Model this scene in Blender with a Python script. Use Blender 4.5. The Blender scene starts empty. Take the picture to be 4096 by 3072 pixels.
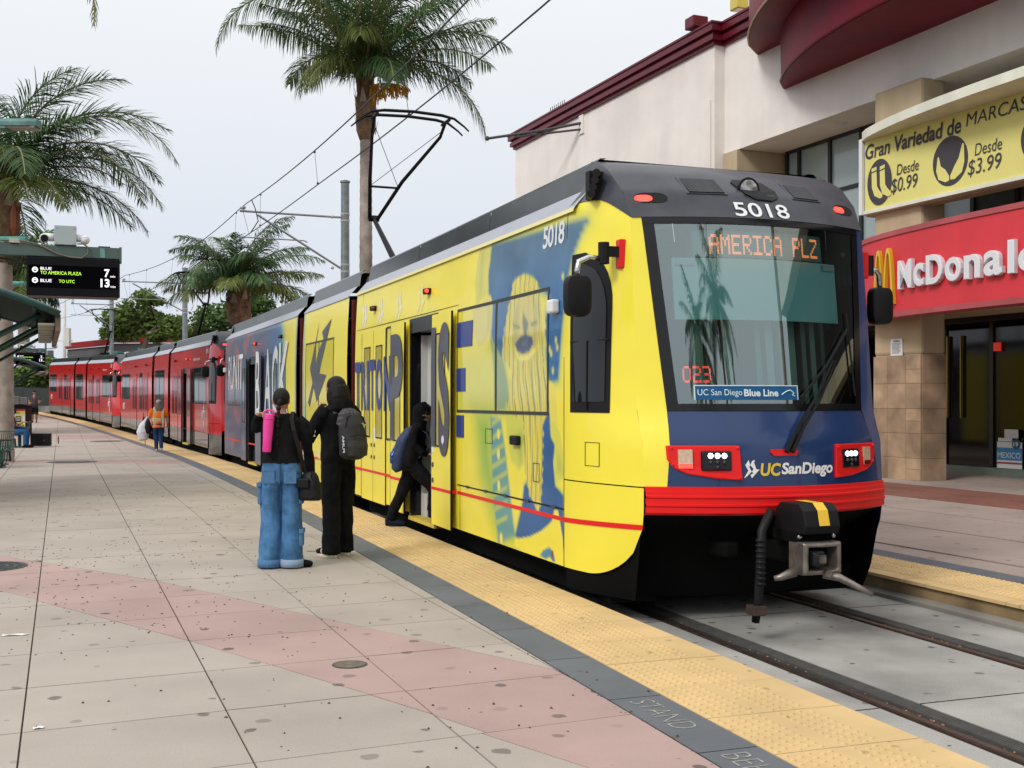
import bpy, bmesh, math, random
import numpy as np
from mathutils import Vector, Matrix, kdtree
random.seed(7); RNG = np.random.default_rng(7)
SC = bpy.context.scene
COL = SC.collection
R = math.radians
# ------------------------------------------------------------------ camera
CAM_H = 1.58
cam = bpy.data.cameras.new('camera'); camo = bpy.data.objects.new('camera', cam); COL.objects.link(camo)
cam.sensor_width = 36.0; cam.lens = 36.0 * 4577 / 4096; cam.shift_y = 66 / 4096
camo.location = (0, 0, CAM_H); camo.rotation_euler = (R(90), 0, 0)
cam.clip_start = 0.1; cam.clip_end = 3000
SC.camera = camo
# ------------------------------------------------------------------ sky: bright even overcast over a weak blue sky
world = bpy.data.worlds.new('World'); SC.world = world; world.use_nodes = True
nt = world.node_tree; nt.nodes.clear()
SUN_EL, SUN_AZ = 40, 222          # sun veiled by cloud, behind the camera to the left
sky = nt.nodes.new('ShaderNodeTexSky'); sky.sky_type = 'NISHITA'; sky.sun_disc = False
sky.sun_elevation = R(SUN_EL); sky.sun_rotation = R(SUN_AZ); sky.dust_density = 4.0
tc = nt.nodes.new('ShaderNodeTexCoord'); sep = nt.nodes.new('ShaderNodeSeparateXYZ')
nt.links.new(tc.outputs['Generated'], sep.inputs[0])
ramp = nt.nodes.new('ShaderNodeValToRGB')
ramp.color_ramp.elements[0].position = 0.0; ramp.color_ramp.elements[0].color = (0.75, 0.80, 0.89, 1)
ramp.color_ramp.elements[1].position = 1.0; ramp.color_ramp.elements[1].color = (1.56, 1.54, 1.52, 1)
e = ramp.color_ramp.elements.new(0.14); e.color = (0.80, 0.845, 0.925, 1)
e = ramp.color_ramp.elements.new(0.32); e.color = (0.93, 0.955, 0.98, 1)
nt.links.new(sep.outputs['Z'], ramp.inputs['Fac'])
ns = nt.nodes.new('ShaderNodeTexNoise'); ns.inputs['Scale'].default_value = 2.2; ns.inputs['Detail'].default_value = 3
nt.links.new(tc.outputs['Generated'], ns.inputs['Vector'])
mr = nt.nodes.new('ShaderNodeMapRange'); mr.inputs['To Min'].default_value = 0.965; mr.inputs['To Max'].default_value = 1.035
nt.links.new(ns.outputs['Fac'], mr.inputs['Value'])
mul = nt.nodes.new('ShaderNodeVectorMath'); mul.operation = 'SCALE'
nt.links.new(ramp.outputs['Color'], mul.inputs[0]); nt.links.new(mr.outputs[0], mul.inputs['Scale'])
bg1 = nt.nodes.new('ShaderNodeBackground'); bg1.inputs['Strength'].default_value = 0.90
nt.links.new(mul.outputs[0], bg1.inputs['Color'])
bg2 = nt.nodes.new('ShaderNodeBackground'); bg2.inputs['Strength'].default_value = 0.05
nt.links.new(sky.outputs['Color'], bg2.inputs['Color'])
mixw = nt.nodes.new('ShaderNodeMixShader'); mixw.inputs['Fac'].default_value = 0.1
nt.links.new(bg1.outputs[0], mixw.inputs[1]); nt.links.new(bg2.outputs[0], mixw.inputs[2])
wout = nt.nodes.new('ShaderNodeOutputWorld'); nt.links.new(mixw.outputs[0], wout.inputs['Surface'])
# ------------------------------------------------------------------ one weak soft sun through the cloud
sl = bpy.data.lights.new('sun', 'SUN'); sl.energy = 1.5; sl.angle = R(16); sl.color = (1.0, 0.96, 0.9)
so = bpy.data.objects.new('sun', sl); COL.objects.link(so)
az = R(SUN_AZ); el = R(SUN_EL)
sdir = Vector((math.sin(az) * math.cos(el), math.cos(az) * math.cos(el), math.sin(el)))
so.rotation_euler = sdir.to_track_quat('Z', 'Y').to_euler()
SC.view_settings.view_transform = 'Standard'; SC.view_settings.look = 'None'
SC.view_settings.exposure = 0.22; SC.view_settings.gamma = 1.0; SC.view_settings.use_curve_mapping = False
SC.cycles.max_bounces = 6; SC.cycles.transparent_max_bounces = 12
SC.cycles.diffuse_bounces = 3; SC.cycles.glossy_bounces = 3; SC.cycles.caustics_reflective = False; SC.cycles.caustics_refractive = False

# ================================================================== materials
MATS = {}
def sr(r, g, b):                       # sRGB 0-255 -> linear
    f = lambda c: (c / 255 / 12.92) if c / 255 <= 0.04045 else ((c / 255 + 0.055) / 1.055) ** 2.4
    return (f(r), f(g), f(b))
def M(name, col=(0.5, 0.5, 0.5), rough=0.6, metal=0.0, noise=0.0, nscale=4.0, bump=0.0, bscale=40.0, coat=0.0,
      emit=0.0, attr=False, spec=0.5, obrand=0.0, gum=0.0, gumscale=5.0, grit=0.0, gritscale=260.0, streak=0.0, stain=0.0, coords='Position', trans=0.0):
    if name in MATS: return MATS[name]
    m = bpy.data.materials.new(name); m.use_nodes = True
    t = m.node_tree; N = t.nodes; L = t.links
    b = N['Principled BSDF']
    b.inputs['Roughness'].default_value = rough; b.inputs['Metallic'].default_value = metal
    b.inputs['Specular IOR Level'].default_value = spec
    b.inputs['Coat Weight'].default_value = coat; b.inputs['Coat Roughness'].default_value = 0.05
    b.inputs['Base Color'].default_value = (*col, 1)
    cur = None
    geo = None
    if attr:
        a = N.new('ShaderNodeVertexColor'); a.layer_name = 'Col'; cur = a.outputs['Color']
    def pos():
        nonlocal geo
        if geo is None:
            if coords == 'Position':
                geo = N.new('ShaderNodeNewGeometry').outputs['Position']
            else:
                geo = N.new('ShaderNodeTexCoord').outputs['Object']
        return geo
    def cursock():
        nonlocal cur
        if cur is None:
            rgb = N.new('ShaderNodeRGB'); rgb.outputs[0].default_value = (*col, 1); cur = rgb.outputs[0]
        return cur
    def scale_by(val):
        nonlocal cur
        s = N.new('ShaderNodeVectorMath'); s.operation = 'SCALE'
        L.new(cursock(), s.inputs[0]); L.new(val, s.inputs['Scale']); cur = s.outputs[0]
    def noise_val(scale, detail, lo, hi, stretch=None, fmin=0.3, fmax=0.7):
        n = N.new('ShaderNodeTexNoise'); n.inputs['Scale'].default_value = scale; n.inputs['Detail'].default_value = detail
        if stretch:
            mp = N.new('ShaderNodeMapping'); mp.inputs['Scale'].default_value = stretch
            L.new(pos(), mp.inputs['Vector']); L.new(mp.outputs[0], n.inputs['Vector'])
        else: L.new(pos(), n.inputs['Vector'])
        r = N.new('ShaderNodeMapRange'); r.inputs['From Min'].default_value = fmin; r.inputs['From Max'].default_value = fmax
        r.inputs['To Min'].default_value = lo; r.inputs['To Max'].default_value = hi
        L.new(n.outputs['Fac'], r.inputs['Value']); return r.outputs[0]
    if noise: scale_by(noise_val(nscale, 5, 1 - noise, 1 + noise))
    if streak: scale_by(noise_val(1.0, 4, 1 - streak, 1.0 + streak * 0.3, stretch=(3.0, 3.0, 0.25)))
    if stain: scale_by(noise_val(0.55, 6, 1 - stain, 1.04, fmin=0.33, fmax=0.55))
    if grit: scale_by(noise_val(gritscale, 2, 1 - grit, 1 + grit))
    if obrand:
        oi = N.new('ShaderNodeObjectInfo'); r = N.new('ShaderNodeMapRange')
        r.inputs['To Min'].default_value = 1 - obrand; r.inputs['To Max'].default_value = 1 + obrand
        L.new(oi.outputs['Random'], r.inputs['Value']); scale_by(r.outputs[0])
    if gum:
        v = N.new('ShaderNodeTexVoronoi'); v.inputs['Scale'].default_value = gumscale; v.voronoi_dimensions = '2D'
        wn = N.new('ShaderNodeTexNoise'); wn.inputs['Scale'].default_value = 9.0; L.new(pos(), wn.inputs['Vector'])
        wa = N.new('ShaderNodeVectorMath'); wa.operation = 'MULTIPLY_ADD'; wa.inputs[1].default_value = (0.07, 0.07, 0.0); L.new(wn.outputs['Color'], wa.inputs[0]); L.new(pos(), wa.inputs[2])
        L.new(wa.outputs[0], v.inputs['Vector'])
        sc_ = N.new('ShaderNodeSeparateColor'); L.new(v.outputs['Color'], sc_.inputs[0])
        rad = N.new('ShaderNodeMapRange'); rad.inputs['From Min'].default_value = 0.45; rad.inputs['From Max'].default_value = 1.0
        rad.inputs['To Min'].default_value = 0.0; rad.inputs['To Max'].default_value = 0.17; L.new(sc_.outputs[0], rad.inputs['Value'])
        d = N.new('ShaderNodeMath'); d.operation = 'SUBTRACT'; L.new(rad.outputs[0], d.inputs[0]); L.new(v.outputs['Distance'], d.inputs[1])
        ss = N.new('ShaderNodeMapRange'); ss.inputs['From Min'].default_value = 0.0; ss.inputs['From Max'].default_value = 0.03
        ss.inputs['To Min'].default_value = 1.0
        dk = N.new('ShaderNodeMapRange'); dk.inputs['To Min'].default_value = 1 - gum * 0.25; dk.inputs['To Max'].default_value = 1 - gum * 1.15; L.new(sc_.outputs[1], dk.inputs['Value']); L.new(dk.outputs[0], ss.inputs['To Max'])
        L.new(d.outputs[0], ss.inputs['Value']); scale_by(ss.outputs[0])
    if cur is not None: L.new(cur, b.inputs['Base Color'])
    if bump:
        n = N.new('ShaderNodeTexNoise'); n.inputs['Scale'].default_value = bscale; n.inputs['Detail'].default_value = 4
        L.new(pos(), n.inputs['Vector'])
        bp = N.new('ShaderNodeBump'); bp.inputs['Strength'].default_value = bump; bp.inputs['Distance'].default_value = 0.02
        L.new(n.outputs['Fac'], bp.inputs['Height']); L.new(bp.outputs[0], b.inputs['Normal'])
    if emit:
        b.inputs['Emission Color'].default_value = (*col, 1); b.inputs['Emission Strength'].default_value = emit
    if trans:
        tl = N.new('ShaderNodeBsdfTranslucent'); mx_ = N.new('ShaderNodeMixShader'); mx_.inputs[0].default_value = trans
        if cur is not None: L.new(cur, tl.inputs[0])
        else: tl.inputs[0].default_value = (*col, 1)
        L.new(b.outputs[0], mx_.inputs[1]); L.new(tl.outputs[0], mx_.inputs[2]); L.new(mx_.outputs[0], N['Material Output'].inputs[0])
    MATS[name] = m
    return m
def glass_mat(name, tint, refl=0.12, rough=0.02):
    if name in MATS: return MATS[name]
    m = bpy.data.materials.new(name); m.use_nodes = True; t = m.node_tree; N = t.nodes; L = t.links; N.clear()
    tr = N.new('ShaderNodeBsdfTransparent'); tr.inputs[0].default_value = (*tint, 1)
    gl = N.new('ShaderNodeBsdfGlossy'); gl.inputs['Roughness'].default_value = rough; gl.inputs[0].default_value = (0.82, 0.96, 0.95, 1)
    lw = N.new('ShaderNodeFresnel'); lw.inputs[0].default_value = 1.5
    ad = N.new('ShaderNodeMath'); ad.operation = 'ADD'; ad.inputs[1].default_value = refl; ad.use_clamp = True
    L.new(lw.outputs[0], ad.inputs[0])
    mx = N.new('ShaderNodeMixShader'); L.new(ad.outputs[0], mx.inputs[0]); L.new(tr.outputs[0], mx.inputs[1]); L.new(gl.outputs[0], mx.inputs[2])
    o = N.new('ShaderNodeOutputMaterial'); L.new(mx.outputs[0], o.inputs[0]); MATS[name] = m; return m

# ================================================================== mesh helpers
def link_mesh(name, me, mat=None, parent=None):
    o = bpy.data.objects.new(name, me); COL.objects.link(o)
    if mat is not None: me.materials.clear(); me.materials.append(mat)
    if parent is not None: o.parent = parent
    return o
def empty(name, loc=(0, 0, 0), rot=(0, 0, 0), parent=None):
    o = bpy.data.objects.new(name, None); COL.objects.link(o); o.location = loc; o.rotation_euler = rot
    o.empty_display_size = 0.1
    if parent: o.parent = parent
    return o
def tag(o, label=None, cat=None, group=None, kind=None):
    if label: o['label'] = label
    if cat: o['category'] = cat
    if group: o['group'] = group
    if kind: o['kind'] = kind
    return o
def frame(d):                          # two unit vectors perpendicular to d
    d = Vector(d).normalized(); up = Vector((0, 0, 1)) if abs(d.z) < 0.95 else Vector((1, 0, 0))
    x = d.cross(up).normalized(); y = x.cross(d).normalized(); return x, y
class MB:
    def __init__(s): s.v = []; s.f = []; s.c = []
    def add(s, vs, fs):
        o = len(s.v); s.v += [tuple(p) for p in vs]; s.f += [tuple(i + o for i in f) for f in fs]; return s
    def box(s, c, size, rot=None, fn=None):
        hx, hy, hz = [q / 2 for q in size]; c = Vector(c); vs = []
        for x in (-hx, hx):
            for y in (-hy, hy):
                for z in (-hz, hz):
                    p = Vector((x, y, z))
                    if rot is not None: p = rot @ p
                    p = p + c; vs.append(fn(*p) if fn else p)
        return s.add(vs, [(0, 1, 3, 2), (4, 6, 7, 5), (0, 4, 5, 1), (2, 3, 7, 6), (0, 2, 6, 4), (1, 5, 7, 3)])
    def box2(s, lo, hi, fn=None):
        return s.box([(a + b) / 2 for a, b in zip(lo, hi)], [abs(b - a) for a, b in zip(lo, hi)], fn=fn)
    def tube(s, path, r, n=8, cap=True, fn=None):
        P = [Vector(p) for p in path]; k = len(P)
        rs = r if isinstance(r, (list, tuple)) else [r] * k
        vs = []; fs = []; px = None
        for i in range(k):
            d = (P[min(i + 1, k - 1)] - P[max(i - 1, 0)])
            if d.length < 1e-9: d = Vector((0, 0, 1))
            d.normalize()
            if px is None: x, y = frame(d)
            else:
                x = (px - d * px.dot(d))
                x = x.normalized() if x.length > 1e-6 else frame(d)[0]
                y = d.cross(x).normalized() * -1
                y = x.cross(d).normalized()
            px = x
            for j in range(n):
                a = 2 * math.pi * j / n
                p = P[i] + (x * math.cos(a) + y * math.sin(a)) * rs[i]
                vs.append(fn(*p) if fn else p)
        for i in range(k - 1):
            for j in range(n):
                a, b = i * n + j, i * n + (j + 1) % n
                fs.append((a, b, b + n, a + n))
        if cap: fs.append(tuple(range(n - 1, -1, -1))); fs.append(tuple(range((k - 1) * n, k * n)))
        return s.add(vs, fs)
    def rings(s, rings, cap=True):      # list of equal-length vertex rings
        n = len(rings[0]); vs = [p for r_ in rings for p in r_]; fs = []
        for i in range(len(rings) - 1):
            for j in range(n):
                a, b = i * n + j, i * n + (j + 1) % n
                fs.append((a, b, b + n, a + n))
        if cap: fs.append(tuple(range(n - 1, -1, -1))); fs.append(tuple(range((len(rings) - 1) * n, len(rings) * n)))
        return s.add(vs, fs)
    def ellloft(s, secs, n=16, p=2.0, cap=True):   # secs: (cx,cy,z,rx,ry) superellipse rings
        rr = []
        for cx, cy, z, rx, ry in secs:
            ring = []
            for j in range(n):
                a = 2 * math.pi * j / n; c_, s_ = math.cos(a), math.sin(a)
                ring.append((cx + rx * math.copysign(abs(c_) ** (2 / p), c_), cy + ry * math.copysign(abs(s_) ** (2 / p), s_), z))
            rr.append(ring)
        return s.rings(rr, cap)
    def grid(s, pts, closed=False):     # pts[i][j]
        ni, nj = len(pts), len(pts[0]); vs = [p for r_ in pts for p in r_]; fs = []
        for i in range(ni - 1):
            for j in range(nj - 1):
                a = i * nj + j; fs.append((a, a + 1, a + nj + 1, a + nj))
        return s.add(vs, fs)
    def prism(s, poly, h0, h1, fn=None):   # poly in (x,y), extruded z h0..h1, mapped by fn
        n = len(poly); vs = [(x, y, h0) for x, y in poly] + [(x, y, h1) for x, y in poly]
        if fn: vs = [fn(*p) for p in vs]
        fs = [tuple(range(n - 1, -1, -1)), tuple(range(n, 2 * n))] + [(i, (i + 1) % n, n + (i + 1) % n, n + i) for i in range(n)]
        return s.add(vs, fs)
    def sphere(s, c, r, nu=10, nv=6, sc=(1, 1, 1)):
        vs = [(c[0], c[1], c[2] - r * sc[2])]; fs = []
        for i in range(1, nv):
            th = math.pi * i / nv - math.pi / 2
            for j in range(nu):
                a = 2 * math.pi * j / nu
                vs.append((c[0] + r * sc[0] * math.cos(th) * math.cos(a), c[1] + r * sc[1] * math.cos(th) * math.sin(a), c[2] + r * sc[2] * math.sin(th)))
        vs.append((c[0], c[1], c[2] + r * sc[2])); T = len(vs) - 1
        for j in range(nu): fs.append((0, 1 + (j + 1) % nu, 1 + j))
        for i in range(nv - 2):
            for j in range(nu):
                a = 1 + i * nu + j; b = 1 + i * nu + (j + 1) % nu; fs.append((a, b, b + nu, a + nu))
        for j in range(nu): fs.append((T, 1 + (nv - 2) * nu + j, 1 + (nv - 2) * nu + (j + 1) % nu))
        return s.add(vs, fs)
    def mesh(s, name, smooth=False, fix=True):
        me = bpy.data.meshes.new(name); me.from_pydata(s.v, [], s.f)
        if fix:
            bm = bmesh.new(); bm.from_mesh(me); bmesh.ops.recalc_face_normals(bm, faces=bm.faces); bm.to_mesh(me); bm.free()
        if smooth: me.polygons.foreach_set('use_smooth', [True] * len(me.polygons))
        me.update(); return me
    def build(s, name, mat, parent=None, smooth=False, bevel=0, fix=True, auto=None, seg=2):
        me = s.mesh(name, smooth, fix); o = link_mesh(name, me, mat, parent)
        if bevel:
            bv = o.modifiers.new('bevel', 'BEVEL'); bv.width = bevel; bv.segments = seg; bv.limit_method = 'ANGLE'; bv.angle_limit = R(35)
        if auto and smooth:
            try: me.set_sharp_from_angle(angle=R(auto))
            except Exception: pass
        return o
def part(name, mat, parent, fn=None, **kw):   # shorthand: box given lo,hi
    lo, hi = kw.pop('lo'), kw.pop('hi'); return MB().box2(lo, hi, fn).build(name, mat, parent, **kw)
def copy_tree(o, parent=None):
    c = o.copy(); COL.objects.link(c); c.parent = parent
    for ch in list(o.children): copy_tree(ch, c)
    return c
# text to flat triangles, normalised box
def text2d(body, offset=0.0, shear=0.0, extrude=0.0, bevel=0.0, spacing=1.0):
    cu = bpy.data.curves.new('txt', 'FONT'); cu.body = body; cu.offset = offset; cu.shear = shear; cu.size = 1.0
    cu.extrude = extrude; cu.bevel_depth = bevel; cu.resolution_u = 4; cu.space_character = spacing
    o = bpy.data.objects.new('txt', cu); COL.objects.link(o); bpy.context.view_layer.update()
    dg = bpy.context.evaluated_depsgraph_get(); me = bpy.data.meshes.new_from_object(o.evaluated_get(dg))
    vs = [tuple(v.co) for v in me.vertices]; fs = [tuple(p.vertices) for p in me.polygons]
    bpy.data.objects.remove(o); bpy.data.curves.remove(cu); bpy.data.meshes.remove(me)
    return vs, fs
def text_obj(name, body, mat, parent, mapf, offset=0.0, shear=0.0, fit=True, depth=0.0, bevel=0.0, spacing=1.0, fix=False):
    # mapf(x,y,h) with x,y in 0..1 over the text's bounding box (or raw units if fit False)
    vs, fs = text2d(body, offset, shear, depth, bevel, spacing)
    if not vs: return None
    if fit:
        xs = [v[0] for v in vs]; ys = [v[1] for v in vs]; x0, x1, y0, y1 = min(xs), max(xs), min(ys), max(ys)
        vs = [((x - x0) / (x1 - x0), (y - y0) / (y1 - y0), z) for x, y, z in vs]
    mb = MB(); mb.v = [tuple(mapf(*v)) for v in vs]; mb.f = fs
    return mb.build(name, mat, parent, fix=fix)
# ================================================================== the curved track: s along it, t across it (+ right)
K1, K2, SB, HD0 = R(0.125), R(0.17), 28.0, R(19.2)
def _arc(x, y, h, k, s): return x + (math.cos(h + k * s) - math.cos(h)) / k, y + (math.sin(h + k * s) - math.sin(h)) / k, h + k * s
_B = _arc(2.04, 5.0, HD0, K1, SB)
def track(s): return _arc(2.04, 5.0, HD0, K1, s) if s <= SB else _arc(*_B, K2, s - SB)
def gz(Y):                              # the platform climbs gently far away
    if Y < 36: return 0.0
    if Y < 56: return 0.0006 * (Y - 36) ** 2
    return min(0.24 + 0.024 * (Y - 56), 1.6)
def T(s, t, z=0.0):
    x, y, h = track(s); X = x + t * math.cos(h); Y = y + t * math.sin(h); return (X, Y, z + gz(Y))
def Th(s): return track(s)[2]
TCEN = 1.395
# ================================================================== ground, platforms, track
m_asph = M('asphalt', (0.075, 0.075, 0.078), 0.9, noise=0.25, nscale=1.5, grit=0.2)
m_slab = M('platform_concrete', (0.358, 0.315, 0.275), 0.85, noise=0.07, nscale=1.3, stain=0.10, gum=0.62, gumscale=3.4, grit=0.10, gritscale=170, bump=0.06, bscale=150, obrand=0.035)
m_pink = M('pink_concrete', (0.365, 0.258, 0.236), 0.85, noise=0.07, nscale=1.6, stain=0.10, gum=0.62, gumscale=3.4, grit=0.10, gritscale=170, bump=0.06, bscale=150, obrand=0.035)
m_joint = M('joint_filler', (0.085, 0.066, 0.052), 0.95, noise=0.3, nscale=8)
m_tact = M('tactile_yellow', (0.60, 0.425, 0.20), 0.75, noise=0.08, nscale=2.5, stain=0.12, gum=0.35, gumscale=5.5, grit=0.06, obrand=0.03)
m_grey = M('warning_strip_grey', (0.105, 0.118, 0.135), 0.7, noise=0.12, nscale=2.0, gum=0.25, gumscale=4.0, grit=0.08, obrand=0.05)
m_bed = M('trackbed_concrete', (0.33, 0.325, 0.305), 0.85, noise=0.2, nscale=1.4, stain=0.5, gum=0.75, gumscale=4.2, grit=0.2, gritscale=120, bump=0.06, bscale=120)
m_rail = M('rail_steel', (0.055, 0.035, 0.027), 0.5, metal=0.3, noise=0.35, nscale=9)
m_railtop = M('rail_head', (0.16, 0.14, 0.13), 0.35, metal=0.8, noise=0.2, nscale=14)
m_rub = M('rubber_flangeway', (0.06, 0.058, 0.055), 0.8, noise=0.2, nscale=10)
m_kerb = M('kerb_stained_yellow', (0.26, 0.18, 0.09), 0.85, noise=0.35, nscale=2.2, stain=0.45, grit=0.1)
m_kerbc = M('kerb_concrete', (0.24, 0.225, 0.2), 0.9, noise=0.25, nscale=2.0, stain=0.4)
m_walk = M('sidewalk_concrete', (0.33, 0.265, 0.235), 0.85, noise=0.10, nscale=0.8, stain=0.2, gum=0.5, gumscale=3.0, grit=0.1)
m_brown = M('sidewalk_red', (0.21, 0.085, 0.06), 0.7, noise=0.15, nscale=1.0, stain=0.2, gum=0.3, gumscale=3.0, grit=0.1)

mb = MB(); ys = [-80, -40, 0, 20, 36, 41, 46, 51, 56, 80, 112, 200, 500, 900]; xs = [-900, -300, -120, -60, -30, 0, 30, 60, 120, 300, 900]
mb.grid([[(x, y, gz(y) - 0.32) for x in xs] for y in ys])
tag(mb.build('ground', m_asph), kind='structure')

def frange(a, b, st):
    n = max(1, int(round((b - a) / st))); return [a + (b - a) * i / n for i in range(n + 1)]
def sweep(prof, s0, s1, ds=1.0, mbx=None):
    mbx = mbx or MB(); mbx.grid([[T(s, t, z) for t, z in prof] for s in frange(s0, s1, ds)]); return mbx

# left platform: a base under the slabs, closed at the kerb
plat = sweep([(-16, -0.3), (-16, -0.014), (-1.1, -0.014), (-0.02, -0.014), (-0.02, -0.21)], -6, 95, 1.5).build('platform', m_joint)
tag(plat, kind='structure')
part_kerb = sweep([(0.012, -0.012), (0.012, -0.26)], -6, 95, 1.5).build('kerb_face', m_kerbc, plat)

def clip(poly, a, b, c):                # keep a*x+b*y+c >= 0
    out = []
    for i in range(len(poly)):
        p, q = poly[i], poly[(i + 1) % len(poly)]
        dp, dq = a * p[0] + b * p[1] + c, a * q[0] + b * q[1] + c
        if dp >= 0: out.append(p)
        if (dp >= 0) != (dq >= 0):
            k = dp / (dp - dq); out.append((p[0] + (q[0] - p[0]) * k, p[1] + (q[1] - p[1]) * k))
    return out
def area(p): return 0.5 * abs(sum(p[i][0] * p[(i + 1) % len(p)][1] - p[(i + 1) % len(p)][0] * p[i][1] for i in range(len(p))))
def inset(poly, d):                     # shrink a convex polygon
    n = len(poly); A = sum(poly[i][0] * poly[(i + 1) % n][1] - poly[(i + 1) % n][0] * poly[i][1] for i in range(n))
    sg = 1 if A > 0 else -1; out = poly
    for i in range(n):
        p, q = poly[i], poly[(i + 1) % n]; dx, dy = q[0] - p[0], q[1] - p[1]; l = math.hypot(dx, dy)
        if l < 1e-6: continue
        a, b = -dy / l * sg, dx / l * sg
        out = clip(out, a, b, -(a * p[0] + b * p[1]) - d)
        if len(out) < 3: return []
    return out
UP = ([-14, -5.2, -3.11, -1.14, -0.365, 0.28, 2.0], [18.4, 11.64, 10.03, 8.08, 7.33, 6.68, 5.0])
LO = ([-14, -4.25, -2.13, -0.889, -0.074, 0.33, 2.0], [17.0, 9.5, 7.53, 6.28, 5.4, 4.92, 3.3])
def lin(curve, x):
    y0, y1 = np.interp(x - 0.4, *curve), np.interp(x + 0.4, *curve); m_ = (y1 - y0) / 0.8; return m_, np.interp(x, *curve) - m_ * x
# straight paving grid (the kerb curves away from it)
NA_, NB_ = (0.9304, 0.3665), (-0.4067, 0.9135); DET = NA_[0] * NB_[1] - NA_[1] * NB_[0]
def gpt(A, B): return ((A * NB_[1] - NA_[1] * B) / DET, (NA_[0] * B - A * NB_[0]) / DET)
def s_near(X, Y):
    s_ = Y - 5.0
    for _ in range(12):
        x, y, h = track(s_); s_ += (X - x) * -math.sin(h) + (Y - y) * math.cos(h)
    return s_
far_c, far_p = MB(), MB()
for i in range(-14, 30):
    for k in range(-8, 110):
        a0_ = 1.743 + 0.96 * i; b0_ = 5.924 + 0.902 * k
        q = [gpt(a0_, b0_), gpt(a0_ + 0.96, b0_), gpt(a0_ + 0.96, b0_ + 0.902), gpt(a0_, b0_ + 0.902)]
        cx = sum(p[0] for p in q) / 4; cy = sum(p[1] for p in q) / 4
        if cy < 3.9 or cy > 96 or cx < -0.47 * cy - 1.0: continue
        sn = s_near(cx, cy); x, y, h = track(sn); tt = (cx - x) * math.cos(h) + (cy - y) * math.sin(h)
        if tt > -0.4: continue
        if tt > -2.2:                   # trim along the warning strip
            ex, ey = T(sn, -1.102)[:2]; q = clip(q, -math.cos(h), -math.sin(h), ex * math.cos(h) + ey * math.sin(h))
            if len(q) < 3 or area(q) < 0.01: continue
        pieces = [(q, 0)]
        if cy < 18:
            mu, cu_ = lin(UP, cx); ml, cl = lin(LO, cx)
            pieces = [(clip(q, -mu, 1, -cu_), 0), (clip(clip(q, mu, -1, cu_), -ml, 1, -cl), 1), (clip(q, ml, -1, cl), 0)]
        elif 28.5 < cy < 30.6 or 45.5 < cy < 48.5 or 66 < cy < 69: pieces = [(q, 1)]
        for poly, pk in pieces:
            if len(poly) < 3 or area(poly) < 0.012: continue
            poly = inset(poly, 0.0045 if cy < 18 else 0.006)
            if len(poly) < 3: continue
            if cy < 16.5:
                c0 = poly[0]; mbs = MB(); dz = random.uniform(-0.0012, 0.0012)
                mbs.prism([(p[0] - c0[0], p[1] - c0[1]) for p in poly], -0.013, 0.0)
                o = mbs.build('pink_slab' if pk else 'concrete_slab', m_pink if pk else m_slab, plat); o.location = (c0[0], c0[1], dz)
            else:
                (far_p if pk else far_c).prism(poly, -0.013, 0.0, fn=lambda x, y, z: (x, y, z + gz(y)))
tag(far_c.build('far_concrete_slabs', m_slab, plat), kind='stuff')
tag(far_p.build('far_pink_slabs', m_pink, plat), kind='stuff')

# tactile tiles: 0.61 m long, domes in two fields, plain nosing
def tile_mesh(domes=True, sgn=1):
    mb = MB(); W = 0.785
    def box(x0, x1, h): mb.box2((x0, 0.003, -0.03), (x1, 0.607, h))
    box(-W, -0.19, 0.0); box(-0.186, 0.0, -0.002)
    if domes:
        rows = [(-W + 0.03 + 0.058 * r, r) for r in range(5)] + [(-W + 0.385 + 0.058 * r, r) for r in range(4)]
        for x, r in rows:
            for j in range(10):
                y = 0.03 + 0.06 * j + (0.03 if r % 2 else 0)
                if y > 0.59: continue
                a0 = len(mb.v)
                for rad, h in ((0.0165, 0.0), (0.0125, 0.0065), (0.006, 0.0085)):
                    mb.v += [(x + rad * math.cos(2 * math.pi * q / 8), y + rad * math.sin(2 * math.pi * q / 8), h) for q in range(8)]
                for lv in range(2):
                    for q in range(8): mb.f.append((a0 + lv * 8 + q, a0 + lv * 8 + (q + 1) % 8, a0 + lv * 8 + 8 + (q + 1) % 8, a0 + lv * 8 + 8 + q))
                mb.f.append(tuple(a0 + 16 + q for q in range(8)))
    if sgn < 0: mb.v = [(-x, y, z) for x, y, z in mb.v]
    me = mb.mesh('tactile_tile'); me.materials.append(m_tact); return me
me_d, me_p = tile_mesh(True), tile_mesh(False)
S0T = 1.0
for k in range(-7, 100):
    s = S0T + 0.612 * k; p = T(s, 0.0); o = link_mesh('tactile_tile', me_d if p[1] < 40 else me_p, None, plat)
    o.location = (p[0], p[1], p[2] + random.uniform(-0.001, 0.001)); o.rotation_euler = (0, 0, Th(s + 0.3))
tag(sweep([(-0.785, 0.0), (0.0, 0.0)], S0T + 61.2, 95, 1.5).build('far_tactile_edge', m_tact, plat), kind='stuff')
# grey warning strip pieces with worn lettering STAND BEHIND YELLOW LINE
m_worn = M('worn_lettering', (0.30, 0.30, 0.26), 0.9, noise=0.45, nscale=30)
for k in range(-5, 62):
    s = 0.52 + 0.97 * k
    sweep([(-1.093, -0.013), (-1.093, -0.001), (-0.792, -0.001), (-0.792, -0.013)], s + 0.004, s + 0.966, 1.0).build('warning_strip', m_grey, plat)
def strip_text(word, sa, sb):           # read facing the track: left is far
    text_obj('strip_lettering', word, m_worn, plat, lambda x, y, h: T(sa + (sb - sa) * x, -1.02 + 0.135 * y, 0.0012), offset=-0.02)
strip_text('STAND', 1.42, 0.88); strip_text('BEHIND', 0.46, -0.14)
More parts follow.
